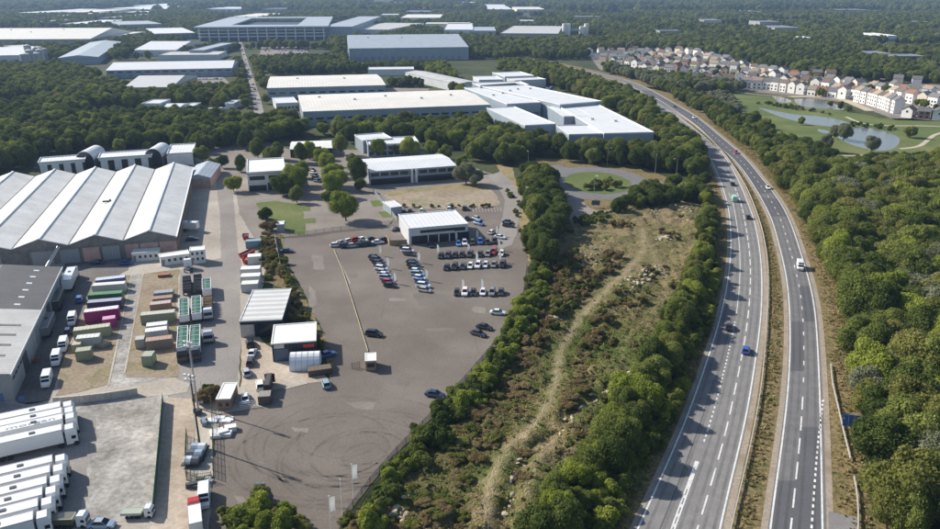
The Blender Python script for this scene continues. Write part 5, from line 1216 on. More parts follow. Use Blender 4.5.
while len(fp) < 5200:
    i = random.randrange(len(vs))
    if bare[i] < .25 and random.random() > .95*tan[i]: fp.append((vs[i][0]+random.uniform(-.5, .5), vs[i][1]+random.uniform(-.5, .5)))
tufts('rough_grass', 'mixed green and straw grass tufts over the rough grassland', [q for q in fp if noise.noise(Vector((q[0]*.08, q[1]*.08, 2))) > -.1], 'grass_green', .34, lambda x, y: fz(x, y)-.05)
tufts('rough_grass', 'straw coloured dead grass tufts over the rough grassland', [q for q in fp if noise.noise(Vector((q[0]*.08, q[1]*.08, 2))) <= -.1], 'grass_straw', .34, lambda x, y: fz(x, y)-.05)
# ------------------------------------------------------------------ vehicles
tinted('car_paint', .28, .6, .04, .5)
solid('car_glass', (.015, .018, .022), .08, var=.05); solid('tyre', (.02, .02, .02), .9); solid('rim', (.35, .36, .37), .35, metal=.7)
solid('headlight', (.75, .78, .8), .15); solid('taillight', (.35, .02, .02), .3); solid('tarp_green', (.03, .13, .09), .6, var=.25, scale=1.2); solid('tarp_navy', (.04, .06, .12), .6)
corrugated('box_ribs', (1, 1, 1), 0, .3, .55, .3, .16, tint=True, dirtscale=.8)
def loft(mb, st, m=0):
    "st: stations of equal-length point rings"
    n = len(st[0]); i = len(mb.v)
    for s_ in st: mb.v += [tuple(p) for p in s_]
    for k in range(len(st)-1):
        for j in range(n):
            q = (j+1) % n; mb.f.append((i+k*n+j, i+(k+1)*n+j, i+(k+1)*n+q, i+k*n+q)); mb.m.append(m)
    mb.f.append(tuple(range(i, i+n))); mb.m.append(m); mb.f.append(tuple(range(i+len(st)*n-1, i+len(st)*n-1-n, -1))); mb.m.append(m)
def ring(x, w, zb, zt): return [(x, -w*.9, zb), (x, w*.9, zb), (x, w, zb+.18), (x, w, zt-.16), (x, w*.86, zt), (x, -w*.86, zt), (x, -w, zt-.16), (x, -w, zb+.18)]
def car_proto(kind):
    L, Wd, belt, top, cab = {'hatchback': (4.2, .9, .92, 1.48, (-1.95, -1.45, .35, 1.15)), 'saloon': (4.6, .91, .92, 1.45, (-1.7, -1.0, .3, 1.1)), 'suv': (4.6, .96, 1.1, 1.72, (-2.15, -1.8, .45, 1.2))}[kind]
    h = L/2; b = MB()
    loft(b, [ring(-h, Wd*.82, .38, belt-.2), ring(-h+.15, Wd*.95, .28, belt-.02), ring(-h*.5, Wd, .22, belt), ring(h*.35, Wd, .22, belt), ring(h*.62, Wd*.98, .24, belt-.08), ring(h-.25, Wd*.92, .28, belt-.22), ring(h, Wd*.78, .36, belt-.38)])
    x0, x1, x2, x3 = cab; w0, w1 = Wd*.84, Wd*.68
    roof = [(x1, -w1, top-.03), (x2, -w1, top), (x2, w1, top), (x1, w1, top-.03)]
    b.hexa(roof, [(p[0]*.98, p[1]*.9, p[2]+.05) for p in roof])
    for s_ in (-1, 1):   # pillars
        for (xa, xb) in ((x0, x1), (x3, x2)): b.cyl((xa, s_*w0, belt-.05), (xb, s_*w1, top), .045, n=4)
    b.smooth = False
    g = MB(); lo = [(x0, -w0, belt-.06), (x3, -w0, belt-.06), (x3, w0, belt-.06), (x0, w0, belt-.06)]; g.hexa(lo, [(p[0], p[1], p[2]-.004) for p in roof])
    bm_, gm = b.mesh('body', ['car_paint']), g.mesh('window', ['car_glass'])
    wh = MB().cyl((0, -.11, 0), (0, .11, 0), .33, n=12).mesh('wheel', ['tyre']); rm = MB().cyl((0, -.125, 0), (0, .125, 0), .2, n=10).mesh('rim', ['rim'])
    hl = MB().box(-.09, .05, -.2, .2, 0, .13).mesh('headlight', ['headlight']); tl = MB().box(-.05, .09, -.17, .17, 0, .16).mesh('tail_light', ['taillight'])
    return dict(L=L, W=Wd, belt=belt, body=bm_, glass=gm, wheel=wh, rim=rm, hl=hl, tl=tl)
CP = {k: car_proto(k) for k in ('hatchback', 'saloon', 'suv')}
CC = {'white': (.75, .76, .76), 'silver': (.45, .47, .49), 'grey': (.20, .21, .23), 'black': (.014, .015, .018), 'red': (.42, .02, .02), 'blue': (.03, .10, .36), 'dark blue': (.02, .035, .09), 'dark': (.035, .038, .045), 'pale blue': (.28, .38, .48), 'light blue': (.10, .26, .55), 'magenta': (.55, .02, .13)}
def heading(p, ang_px=None, to=None):
    if to is not None: a = G(*to)-G(*p); return math.atan2(a.y, a.x)
    return ang_px
def car(kind, col, px, py, hd, label, group=None, z=.06, world=None):
    p = world if world is not None else G(px, py, .4); hd = pic(px, py, hd); P = CP[kind]; L = P['L']/2
    e = empty('car', p.x, p.y, hd, label, 'car', group, z)
    c = tuple(v*random.uniform(.9, 1.08) for v in CC[col])
    put('body', P['body'], e, None, c); put('window', P['glass'], e)
    for x in (-L*.62, L*.62):
        for y in (-P['W']+.08, P['W']-.08): w_ = put('wheel', P['wheel'], e, (x, y, .33)); put('rim', P['rim'], w_)
    for y in (-.58, .58): put('headlight', P['hl'], e, (L-.1, y, P['belt']-.46)); put('tail_light', P['tl'], e, (-L+.04, y, P['belt']-.34))
    return e
def colrow(text, items, hd, group, suffix, order=True):
    for k, it in enumerate(items):
        px, py, c = it[:3]; kd = it[3] if len(it) > 3 else ('suv' if (k*7) % 3 == 1 else 'hatchback')
        cn = {'dark': 'dark grey'}.get(c, c)
        car(kd, c, px, py, hd+random.uniform(-.04, .04), '%s %s, %s from %s' % (cn, kd, ORD[k], suffix), group)
row_a = [(336,245.6,'white'),(341.5,243,'silver'),(345.5,246.4,'black'),(349,241.4,'white'),(352.5,246,'silver'),(355.5,240.6,'red'),(360,245.4,'black'),(362.6,239.6,'white'),(368,244.4,'black'),(371,239.6,'dark'),(378,242.6,'white'),(384,240.6,'dark')]
for k, (px, py, c) in enumerate(row_a): car(['hatchback', 'saloon', 'suv'][k % 3], c, px, py, R(14 if k % 2 else 4), '%s car, %s from the left in the double row at the lot fence' % ({'dark': 'dark grey'}.get(c, c), ORD[k]), 'cars in the double row at the lot fence')
colrow('', [(374.4,257.6,'black'),(376.5,260.4,'dark'),(378.6,263.2,'black'),(380.4,266.2,'dark'),(381.6,269.2,'white'),(383,272.3,'silver'),(385,275.4,'white'),(386.8,278.8,'pale blue'),(388.6,282.4,'red'),(390.6,286,'black')], R(-6), 'cars in the left display column', 'the rear in the left display column')
colrow('', [(405.5,248.4,'black'),(407.8,251.4,'white'),(409.6,254.4,'dark')], R(-6), 'cars in the short display column', 'the rear in the short display column')
colrow('', [(412.4,262.4,'black'),(413.8,265.4,'dark'),(415,268.4,'black'),(416.4,271.6,'white'),(418,274.9,'pale blue'),(419.6,278.4,'white'),(421.6,282.2,'blue'),(423.6,286.2,'white'),(425,290.6,'silver')], R(-6), 'cars in the right display column', 'the rear in the right display column')
colrow('', [(441,256.4,'black'),(448,256,'dark'),(455,255.6,'black'),(462,255.2,'black'),(470,255,'dark'),(480,254.8,'black'),(488,254.4,'grey'),(493.6,252.4,'red'),(501.5,254,'white')], R(-115), 'cars in the middle display row', 'the left in the middle display row')
colrow('', [(446.6,268,'black'),(454.6,267.4,'black'),(463,267,'dark'),(470.4,266.4,'white'),(478,265.8,'white'),(485.6,265.4,'white'),(494,265.2,'grey'),(502.6,265.2,'black')], R(-115), 'cars in the front display row', 'the left in the front display row')
colrow('', [(457,293,'black'),(465,293,'white','suv'),(473.5,293,'black'),(483,292.8,'white'),(492,293,'grey'),(501,292.8,'dark')], R(-100), 'cars in the nearest display row', 'the left in the nearest display row')
colrow('', [(431,245.4,'black','saloon'),(458.4,244,'light blue','hatchback'),(464.6,243.4,'white','suv'),(472.4,242.8,'dark','hatchback'),(480,242.2,'blue','suv'),(487.6,242.4,'black','hatchback'),(494.5,241.6,'black','suv')], R(-75), 'cars before the showroom front', 'the left along the showroom front')
for px, py, c, kd, hd, lab in [
 (492,232.6,'white','hatchback',R(30),'white hatchback beside a banner right of the showroom'),(500,237.6,'white','saloon',R(-8),'white saloon beside the dry bank right of the showroom'),
 (508,222.4,'black','saloon',R(-6),'black saloon at the right edge of the showroom access, rear of two'),(508.5,226,'black','suv',R(-6),'black suv at the right edge of the showroom access, front of two'),
 (479,224,'light blue','suv',R(-15),'light blue suv behind the right corner of the showroom'),(477,219,'silver','hatchback',R(-15),'silver hatchback just behind the light blue one'),(467,218.6,'dark','saloon',R(75),'dark saloon at the right rear corner of the showroom'),
 (464.6,208.8,'dark','suv',R(80),'dark suv parked in the bays behind the showroom'),(421.6,211,'white','hatchback',R(80),'white hatchback behind the left half of the showroom'),(449,209,'white','hatchback',R(80),'white hatchback behind the right half of the showroom'),(396,212,'white','suv',R(95),'white suv beside the hut behind the showroom'),(397,229.6,'black','saloon',R(10),'black saloon by the timber wall left of the showroom'),(404,212,'dark','hatchback',R(85),'dark hatchback behind the left corner of the showroom'),(410,211.4,'black','hatchback',R(85),'black hatchback tucked behind the showroom wall'),
 (498,313,'white','saloon',R(-4),'white saloon alone at the right edge of the open lot'),(484.4,327.6,'black','saloon',R(-12),'black saloon beside the hedge, farther of a pair'),(478.4,334,'dark','saloon',R(-16),'dark saloon beside the hedge, nearer of a pair'),
 (374,334.6,'black','suv',R(-6),'black suv alone in the middle of the open lot'),(435,395,'dark blue','saloon',R(-10),'dark blue saloon alone near the hedge'),(258,492,'dark','suv',R(70),'dark suv with pale windscreen alone near the bottom thicket'),
 (327.5,355,'blue','saloon',R(15),'blue saloon beside the white barrel tent'),(326,384.4,'pale blue','hatchback',R(110),'pale car with dark windscreen by the brown container'),(287,251.4,'dark','saloon',R(2),'dark saloon on the grassy strip beside the wall'),
 (252.4,353.6,'white','saloon',R(68),'white saloon in the workshop yard, third from the rear'),(250.4,362.6,'dark','hatchback',R(78),'dark hatchback in the workshop yard behind the white one'),(250,344,'black','suv',R(100),'black suv in front of the striped workshop'),(246.5,373,'silver','hatchback',R(110),'silver hatchback in the workshop yard nearest the gate'),
 (245,398.6,'white','saloon',R(95),'white saloon on the pale concrete of the yard gate'),(260.4,386,'white','suv',R(97),'white suv beside the dark skip at the yard gate'),(279.4,356,'blue','hatchback',R(95),'blue hatchback in the doorway of the plain white workshop'),
 (68,331.6,'dark blue','hatchback',R(80),'dark blue hatchback between two white vans'),(79.6,300,'blue','suv',R(76),'blue suv behind the large white lorry'),(102,525,'pale blue','saloon',R(0),'silver blue saloon at the bottom edge beside the pale flatbed'),
 (126,263.4,'blue','saloon',R(2),'blue saloon before the factory hall'),(98,263,'dark blue','saloon',R(2),'dark blue saloon left of the blue one by the factory hall'),(192,239.6,'black','saloon',R(5),'black saloon in the shade beside the factory hall trailer'),
 (736,152.6,'magenta','hatchback',R(-48),'bright red hatchback on the right hand carriageway'),(768,187.8,'white','saloon',R(-60),'white saloon on the right hand carriageway'),
 (694,117.8,'white','suv',R(-45),'white car far up the right hand carriageway'),(674.5,107,'dark','saloon',R(-42),'dark car farthest up the right hand carriageway'),(732.6,184.4,'black','saloon',R(118),'black saloon highest on the left carriageway'),(748,217.6,'black','saloon',R(114),'black saloon below the green van on the left carriageway'),
 (729.4,327.6,'black','saloon',R(82),'black saloon in the tree shade on the left carriageway'),(746,350.8,'blue','hatchback',R(76),'blue hatchback in the middle lane of the left carriageway')]:
    car(kd, c, px, py, hd, lab)
for k, (px, py, c) in enumerate([(312.6,170.6,'dark'),(313.6,173,'white'),(314.8,175.6,'black'),(316,178.4,'silver'),(317.4,181.4,'dark')]):
    car('hatchback', c, px, py, R(-10), '%s car, %s from the rear between the tree rows of the business park' % (c if c != 'dark' else 'dark grey', ORD[k]), 'cars between the tree rows')
# avenue and stadium car park: too far to show parts
simple = MB(); loft(simple, [ring(-2.1, .85, .2, .8), ring(-1.6, .9, .2, 1.35), ring(.6, .9, .2, 1.4), ring(1.2, .9, .2, .9), ring(2.1, .8, .25, .75)]); simple = simple.mesh('car', ['car_paint'])
n = 0
for r_ in range(6):
    for k in range(15):
        px = 262+k*3.3+r_*1.8; py = 46.5+r_*2.4
        if random.random() < .2: continue
        p = G(px, py); o_ = put('car', simple, None, (p.x, p.y, .06), random.choice([CC[c] for c in ('white', 'silver', 'black', 'blue', 'grey', 'red')]), R(90)+random.uniform(-.05, .05))
        tag(o_, 'tiny parked car in the car park below the stadium, row %s from the back' % ORD[r_], 'car', 'cars in the stadium car park')
for k in range(16):
    py = 50+k*5; px = 240+(py-45)*.285+random.choice([-1, 1])*(.6+(py-45)*.03); p = G(px, py)
    o_ = put('car', simple, None, (p.x, p.y, .08), random.choice([CC[c] for c in ('white', 'silver', 'black', 'dark')]), pic(px, py, R(102))); tag(o_, 'small car on the tree lined avenue, %s from the far end' % ORD[k], 'car', 'cars on the avenue')
sheet('avenue', [(238.5,42),(241.5,42),(252.5,75),(261,100),(268,130),(256,130),(253,100),(247.5,75)], .06, 'street_asphalt')

# vans
def van_proto():
    b = MB(); w = .98
    loft(b, [ring(-2.8, w*.96, .35, 2.45), ring(-2.6, w, .3, 2.55), ring(1.2, w, .3, 2.5), ring(1.75, w*.97, .3, 2.0), ring(2.05, w*.96, .3, 1.35), ring(2.75, w*.88, .35, 1.0)])
    g = MB(); g.hexa([(1.28, -.8, 2.44), (1.28, .8, 2.44), (2.06, .84, 1.36), (2.06, -.84, 1.36)], [(1.36, -.78, 2.5), (1.36, .78, 2.5), (2.13, .82, 1.42), (2.13, -.82, 1.42)])
    s_ = MB().box(.7, 1.5, -w-.012, -w+.03, 1.4, 1.95).box(.7, 1.5, w-.03, w+.012, 1.4, 1.95)
    return b.mesh('body', ['car_paint']), g.mesh('windscreen', ['car_glass']), s_.mesh('side_window', ['car_glass'])
VP = van_proto(); WHM = CP['suv']['wheel']; RMM = CP['suv']['rim']
def van(px, py, hd, label, col=(.74, .75, .75), s=1.0, group=None):
    hd = pic(px, py, hd); p = G(px, py, .6); e = empty('van', p.x, p.y, hd, label, 'van', group, .07); e.scale = (s,)*3
    put('body', VP[0], e, None, col); put('windscreen', VP[1], e); put('side_window', VP[2], e)
    for x in (-1.75, 1.75):
        for y in (-.9, .9): w_ = put('wheel', WHM, e, (x, y, .34)); put('rim', RMM, w_)
    for y in (-.62, .62): put('headlight', CP['suv']['hl'], e, (2.7, y, .72)); put('tail_light', CP['suv']['tl'], e, (-2.8, y, .9))
    return e
for px, py, lab in [(47,381,'nearest white van in the line beside the grey warehouse'),(56.6,360,'second nearest white van in the line beside the grey warehouse'),(63.6,346.6,'third white van in the line beside the grey warehouse'),(72.4,321,'farthest white van in the line beside the grey warehouse')]:
    van(px, py, R(-106), lab, group='white vans beside the grey warehouse')
van(204.6,498.5,R(-92),'white van parked at the foot of the dirt road by the junk heap'); van(800,267,R(-77),'white van alone on the right hand carriageway'); van(734,199.6,R(116),'white van with green load on the left carriageway', (.35,.6,.45))
van(243.5,180,R(90),'white van beside the left office', s=.95) if False else None

# ---- lorries
def wheels(e, xs, w=1.12, r=.48):
    me = wheels.m.setdefault(r, MB().cyl((0, -.16, 0), (0, .16, 0), r, n=14).mesh('wheel', ['tyre']))
    for x in xs:
        for y in (-w, w): put('wheel', me, e, (x, y, r))
wheels.m = {}
def cab(e, x, col, hgt=3.3):
    b = MB(); b.box(x-2.1, x, -1.22, 1.22, .5, hgt*.82); b.hexa([(x-2.1, -1.22, hgt*.82), (x, -1.22, hgt*.82), (x, 1.22, hgt*.82), (x-2.1, 1.22, hgt*.82)], [(x-2.0, -1.05, hgt), (x-.5, -1.05, hgt), (x-.5, 1.05, hgt), (x-2.0, 1.05, hgt)])
    c = b.build('cab', ['car_paint'], e, None, col)
    MB().box(x-.02, x+.05, -1.08, 1.08, 1.6, 2.5).build('windscreen', ['car_glass'], c); MB().box(x-1.1, x-.3, -1.26, -1.2, 1.6, 2.3).build('side_window', ['car_glass'], c); MB().box(x-1.1, x-.3, 1.2, 1.26, 1.6, 2.3).build('side_window', ['car_glass'], c)
    MB().box(x-.1, x+.12, -1.15, 1.15, .35, .8).build('bumper', ['dark_steel'], c)
def lorry(px, py, hd, label, L=13.6, box=(.74, .75, .76), cabc=(.7, .71, .72), hgt=4.1, group=None, anchor='center', tractor=True, name='lorry', mat='car_paint', text=None):
    hd = pic(px, py, hd) if px else hd; p = G(px, py, 0); e = empty(name, p.x, p.y, hd, label, 'lorry' if tractor else 'trailer', group, .07)
    b = MB().box(-L/2, L/2, -1.27, 1.27, 1.15, hgt); tb = b.build('trailer_body', [mat], e, None, box)
    MB().box(-L/2-.04, L/2+.04, -1.3, -1.2, hgt-.1, hgt+.05).box(-L/2-.04, L/2+.04, 1.2, 1.3, hgt-.1, hgt+.05).box(-L/2-.05, -L/2+.08, -1.2, 1.2, hgt-.1, hgt+.04).box(L/2-.08, L/2+.05, -1.2, 1.2, hgt-.1, hgt+.04).build('roof_rail', ['steel'], tb)
    MB().box(-L/2, L/2+(2.2 if tractor else 0), -.5, .5, .75, 1.14).build('chassis', ['dark_steel'], e)
    wheels(e, [-L/2+1.6, -L/2+2.9, -L/2+4.2] + ([L/2-.6, L/2+2.1] if tractor else []))
    if tractor: cab(e, L/2+(2.5 if L > 12 else 3.0), cabc, 3.85 if L > 12 else 3.3)
    if L > 8: MB().box(-.5, .5, -.35, .35, 0, .16).build('roof_hatch', ['dark_steel'], tb, (L*.12, 0, hgt))
    return e
# refrigerated trailers at bottom left: near ends at right
TA = G(73, 413)-G(22, 424); ta = math.atan2(TA.y, TA.x)
def fleet(ends, texts, where, group):
    for k, ((px, py), lab) in enumerate(zip(ends, texts)):
        p = G(px, py, 4.1); c = p-Vector((math.cos(ta), math.sin(ta)))*9.1
        e = lorry(0, 0, ta, lab, group=group); e.location = (c.x, c.y, .07)
        if 'lettering' in lab:
            cu = bpy.data.curves.new('lettering', 'FONT'); cu.body = 'morgan'; cu.size = 2.4; cu.extrude = .015; cu.align_x = 'CENTER'; cu.align_y = 'CENTER'
            to = bpy.data.objects.new('lettering', cu); COL.objects.link(to); me = None
            dg = bpy.context.evaluated_depsgraph_get(); me = bpy.data.meshes.new_from_object(to.evaluated_get(dg)); bpy.data.objects.remove(to)
            me.materials.clear(); me.materials.append(MATS['door_grey'])
            q = put('lettering', me, e, (.4, -1.0, 4.14)); q.scale = (1.2, .62, 1); q.location = (1.2, -.35, 4.125)
fleet([(72.5,401.5),(74,407.5),(75,413.5),(74.5,424)], ['cream topped rearmost trailer lorry of the upper group at bottom left','plain white second trailer lorry of the upper group at bottom left','white trailer lorry with dark roof lettering, third of the upper group','white trailer lorry with a broad clean side, nearest of the upper group'], '', 'white trailer lorries at bottom left')
fleet([(66,455),(64,465),(61,476),(57,487),(53,498),(48.5,511)], ['white trailer lorry, %s from the rear in the lower group at bottom left' % ORD[k] for k in range(6)], '', 'white trailer lorries at bottom left')
# parked lorries left
lorry(71,286,R(66),'large white curtain sided lorry by the dark roofed warehouse end', L=12, box=(.66,.68,.70), tractor=True)
lorry(58.5,306,R(67),'dark green sheeted trailer between the white lorry and the grey trailer', L=11, box=(.045,.055,.05), tractor=False, hgt=3.6, name='trailer')
lorry(48,332,R(67),'dull grey trailer beside the grey warehouse doors', L=10.5, box=(.16,.17,.18), tractor=False, hgt=3.4, name='trailer')
lorry(187,231,R(-2),'white box trailer backed against the side of the factory hall', L=9, tractor=False, hgt=3.6, name='trailer')
lorry(186,197,R(70),'blue and white lorry standing in the shade beside the factory hall', L=6.5, box=(.25,.42,.62), cabc=(.2,.35,.55), hgt=3.6)
lorry(262,252,R(0),'x', L=5) if False else None
e = lorry(196.5,527,R(95),'white lorry with red cab at the bottom of the dirt road', L=6, box=(.74,.75,.75), cabc=(.45,.02,.02), hgt=3.2); e.scale = (.85,)*3
e = lorry(133,516.5,R(2),'small pale green flatbed with white cab by the green fence foot', L=5.5, box=(.38,.42,.32), cabc=(.7,.72,.7), hgt=1.9); e.scale = (.62,)*3
e = lorry(62,526,R(2),'green and brown scrap lorry with white cab at the bottom edge', L=6, box=(.12,.12,.06), cabc=(.68,.7,.7), hgt=2.6); e.scale = (.75,)*3
# tipper lorries loaded under green sheets
def tipper(px, py, hd, label, L=8.6, front=True, col=(.04,.045,.05)):
    hd = pic(px, py, hd); p = G(px, py, 2.6); e = empty('tipper_lorry' if front else 'tipper_trailer', p.x, p.y, hd, label, 'lorry' if front else 'trailer', 'green sheeted tippers in the lorry yard', .07)
    mb = MB(); 
    for q in ((-L/2, L/2, -1.27, -1.12), (-L/2, L/2, 1.12, 1.27), (-L/2, -L/2+.15, -1.12, 1.12), (L/2-.15, L/2, -1.12, 1.12)): mb.box(*q, 1.2, 3.1)
    mb.box(-L/2+.15, L/2-.15, -1.12, 1.12, 1.2, 1.35); b = mb.build('tipper_body', ['white_metal'], e)
    mb = MB(); n = 14
    for k in range(n):
        x0, x1 = -L/2+.15+(L-.3)*k/n, -L/2+.15+(L-.3)*(k+1)/n; z0, z1 = 2.85+.07*math.sin(k*1.7), 2.85+.07*math.sin((k+1)*1.7)
        mb.face([(x0, -1.12, z0), (x1, -1.12, z1), (x1, 0, z1+.16), (x0, 0, z0+.16)]); mb.face([(x0, 0, z0+.16), (x1, 0, z1+.16), (x1, 1.12, z1), (x0, 1.12, z0)])
    sh = mb.build('load_sheet', ['tarp_green'], e)
    for k in range(5): MB().box(-.04, .04, -1.12, 1.12, 3.0, 3.1).build('hoop', ['white_metal'], sh, (-L/2+L*(k+.5)/5, 0, 0))
    MB().box(-L/2, L/2+(2 if front else 0), -.45, .45, .75, 1.15).build('chassis', ['dark_steel'], e); wheels(e, [-L/2+1.2, -L/2+2.5] + ([L/2-.8, L/2+2.1] if front else [L/2-1.5]))
    if front: cab(e, L/2+3.0, col, 3.2)
    return e
tipper(184,308,R(-89),'green sheeted tipper trailer, left one of the rear pair in the lorry yard', L=13, front=False); tipper(196.5,306,R(-89),'green sheeted tipper trailer, right one of the rear pair in the lorry yard', L=13, front=False)
tipper(182.6,338,R(-93),'green sheeted tipper lorry with black cab, left one of the front pair', L=13); tipper(195,337,R(-92),'green sheeted tipper lorry with black cab, right one of the front pair', L=13)
tipper(206.6,285,R(-88),'short green sheeted tipper trailer at the rear right of the lorry yard', L=9.5, front=False)
def rack(px, py, hd, label, L=8.5, n=7, cabq=False, colr='dark_steel'):
    hd = pic(px, py, hd); p = G(px, py, 1.3); e = empty('flatbed_lorry' if cabq else 'flatbed_trailer', p.x, p.y, hd, label, 'lorry' if cabq else 'trailer', None, .07)
    MB().box(-L/2, L/2, -1.25, 1.25, 1.0, 1.2).build('bed', ['timber' if colr == 'rust' else 'dark_steel'], e)
    for k in range(n): MB().box(-.09, .09, -1.2, 1.2, 1.2, 1.2+random.uniform(.8, 1.2)).build('stake', [colr], e, (-L/2+L*(k+.5)/n, 0, 0))
    wheels(e, [-L/2+1.2, -L/2+2.5] + ([L/2+2] if cabq else [L/2-1.4]))
    if cabq: cab(e, L/2+3, (.6,.62,.64), 3.2); MB().box(-L/2, L/2+1, -.45, .45, .7, 1).build('chassis', ['dark_steel'], e)
    return e
rack(187,285,R(-88),'dark flatbed trailer with stacked frames behind the left rear tipper', L=12.5, n=14); rack(198,284,R(-88),'dark flatbed trailer with stacked frames behind the right rear tipper', L=12.5, n=14)
rack(208,305,R(-89),'flatbed lorry with timber coloured racks right of the tippers', L=11, n=10, cabq=True, colr='timber')
p = G(188.5, 270, 0); e = empty('tractor_unit', p.x, p.y, pic(188, 272, R(90)), 'white tractor unit without trailer at the rear of the lorry yard', 'lorry', None, .07); cab(e, 2.2, (.72,.73,.74), 3.4); MB().box(-3, 1, -.45, .45, .7, 1.05).build('chassis', ['dark_steel'], e); wheels(e, [-2, 1])
p = G(209, 341, 0); e = empty('tractor_unit', p.x, p.y, pic(209, 341, R(-90)), 'grey tractor unit at the right front of the lorry yard', 'lorry', None, .07); cab(e, 2.2, (.45,.47,.5), 3.3); MB().box(-3, 1, -.45, .45, .7, 1.05).build('chassis', ['dark_steel'], e); wheels(e, [-2, 1])

# ---- shipping containers
def container(px0, py0, px1, py1, hgt, col, label, W=2.5, group=None, name='container', ribs=True, z0=.08, cat='container', roofcol=None):
    "px0..px1: near bottom edge from left to right"
    A, B = G(px0, py0), G(px1, py1); d = B-A; L = d.length; d.normalize(); n_ = Vector((-d.y, d.x)); c = (A+B)/2+n_*W/2
    e = empty(name, c.x, c.y, math.atan2(d.y, d.x), label, cat, group, z0)
    mb = MB(); mb.box(-L/2+.08, L/2-.08, -W/2+.05, W/2-.05, .12, hgt-.06)
    if ribs:
        k = max(6, int(L/.55))
        for i in range(k):
            x = -L/2+L*(i+.5)/k
            mb.box(x-.13, x+.13, -W/2+.01, -W/2+.055, .2, hgt-.2); mb.box(x-.13, x+.13, W/2-.055, W/2-.01, .2, hgt-.2)
    mb.build('body', ['tint_paint'], e, None, col)
    f_ = MB()
    for x in (-L/2, L/2-.14):
        for y in (-W/2, W/2-.14): f_.box(x, x+.14, y, y+.14, 0, hgt)
    for z in (0, hgt-.14):
        f_.box(-L/2+.14, L/2-.14, -W/2, -W/2+.1, z, z+.14).box(-L/2+.14, L/2-.14, W/2-.1, W/2, z, z+.14)
    f_.build('frame', ['tint_paint'], e, None, tuple(v*.8 for v in col))
    rf = MB().box(-L/2+.1, L/2-.1, -W/2+.1, W/2-.1, hgt-.06, hgt+.0)
    if roofcol:
        k = max(5, int(L/.8))
        for i in range(k): x = -L/2+L*(i+.5)/k; rf.box(x-.12, x+.12, -W/2+.15, W/2-.15, hgt+.001, hgt+.04)
    rf.build('roof', ['tint_paint'], e, None, roofcol or tuple(min(.8, v*1.15+.02) for v in col))
    for y in (-.6, .6): MB().box(0, .05, -.55, .55, .2, hgt-.2).build('door', ['tint_paint'], e, (L/2-.07, y, 0), col)
    return e
LG = 'containers stored left of the grey track'; RG2 = 'containers stored right of the grey track'
container(96.5,289,126.5,285.5,2.6,(.05,.09,.25),'container with blue and white slatted top, rearmost left of the track',roofcol=(.55,.6,.68),group=LG)
container(93,294.5,126,292,2.6,(.55,.54,.50),'white container with weathered side, second from rear left of the track',roofcol=(.72,.72,.70),group=LG)
container(89,304.5,123,302,2.7,(.045,.16,.07),'bright green topped container left of the track',roofcol=(.10,.24,.11),group=LG)
container(88,312,122.5,309,2.6,(.05,.05,.11),'navy container with lilac grey roof left of the track',roofcol=(.38,.38,.46),group=LG)
container(85.5,324.5,120.5,320,3.4,(.30,.01,.15),'long magenta trailer box with white roof left of the track',roofcol=(.70,.66,.70),group=LG,name='trailer_box')
container(103.5,329,117,327,2.5,(.36,.02,.18),'small magenta container tucked against the magenta trailer box',roofcol=(.62,.35,.48),group=LG)
container(74.5,341,111.5,336,2.7,(.30,.31,.20),'long beige green container below the magenta one',roofcol=(.50,.49,.36),group=LG)
container(77,349.5,101,347,2.8,(.42,.43,.40),'grey white box container below the long beige green one',roofcol=(.66,.66,.62),group=LG)
container(102,349.5,112,344.5,.9,(.28,.22,.16),'low flat timber rack beside the grey white box container',roofcol=(.36,.28,.2),group=LG,name='flat_rack')
container(76.5,362,92.5,360,2.6,(.25,.27,.18),'small olive green container nearest left of the track',roofcol=(.40,.41,.29),group=LG)
container(72.5,353.5,82,352.5,2.2,(.40,.36,.25),'small tan box behind the nearest olive green container',group=LG)
container(158,278,170,277,.8,(.30,.10,.06),'red rusty low frame, rearmost right of the track',W=1.6,group=RG2,name='steel_frame',cat='frame')
container(154,299,174,297,1.6,(.26,.27,.28),'grey low container right of the track',roofcol=(.33,.34,.35),group=RG2)
container(153,303.5,173,301.5,1.2,(.26,.17,.13),'rust brown low container right of the track',roofcol=(.33,.24,.19),group=RG2)
container(150.5,312,172,309.5,2.0,(.36,.22,.17),'patchy rust and white topped container right of the track',roofcol=(.50,.42,.37),group=RG2)
container(141.5,325.5,176,322,2.8,(.22,.25,.18),'long dull green container right of the track',roofcol=(.52,.51,.42),group=RG2)
container(147,336,168.5,333.5,2.6,(.45,.45,.43),'white ribbed container, rear one of a white pair right of the track',roofcol=(.74,.74,.72),group=RG2)
container(146,341.5,168.5,338.5,2.5,(.52,.52,.50),'white ribbed container, front one of a white pair right of the track',roofcol=(.76,.76,.74),group=RG2)
container(136,349.5,145.5,348.5,2.5,(.33,.33,.31),'short grey container at the left end of the rusty one',roofcol=(.5,.5,.47),group=RG2)
container(146.5,351.5,173.5,348,2.6,(.20,.17,.15),'container with orange rust striped roof right of the track',roofcol=(.42,.27,.20),group=RG2)
container(142.5,367,153.5,366.5,2.7,(.24,.29,.20),'small sage green container nearest right of the track',W=3,roofcol=(.44,.45,.36),group=RG2)
container(246,249,262,248,2.6,(.14,.24,.29),'blue grey container beside the red skips',roofcol=(.24,.36,.42))
container(308.5,377.5,332.5,374,1.5,(.10,.075,.05),'low dark brown container before the white barrel tent',roofcol=(.16,.12,.08))
container(270,395.5,273,383,2.6,(.04,.035,.035),'dark upright screen wall container at the yard gate',W=1.2)
container(258.5,405.5,271.5,404.5,2.0,(.10,.085,.07),'dark skip with grey rim on the pale gate concrete',W=2.8,roofcol=(.30,.28,.24),name='skip',cat='skip')
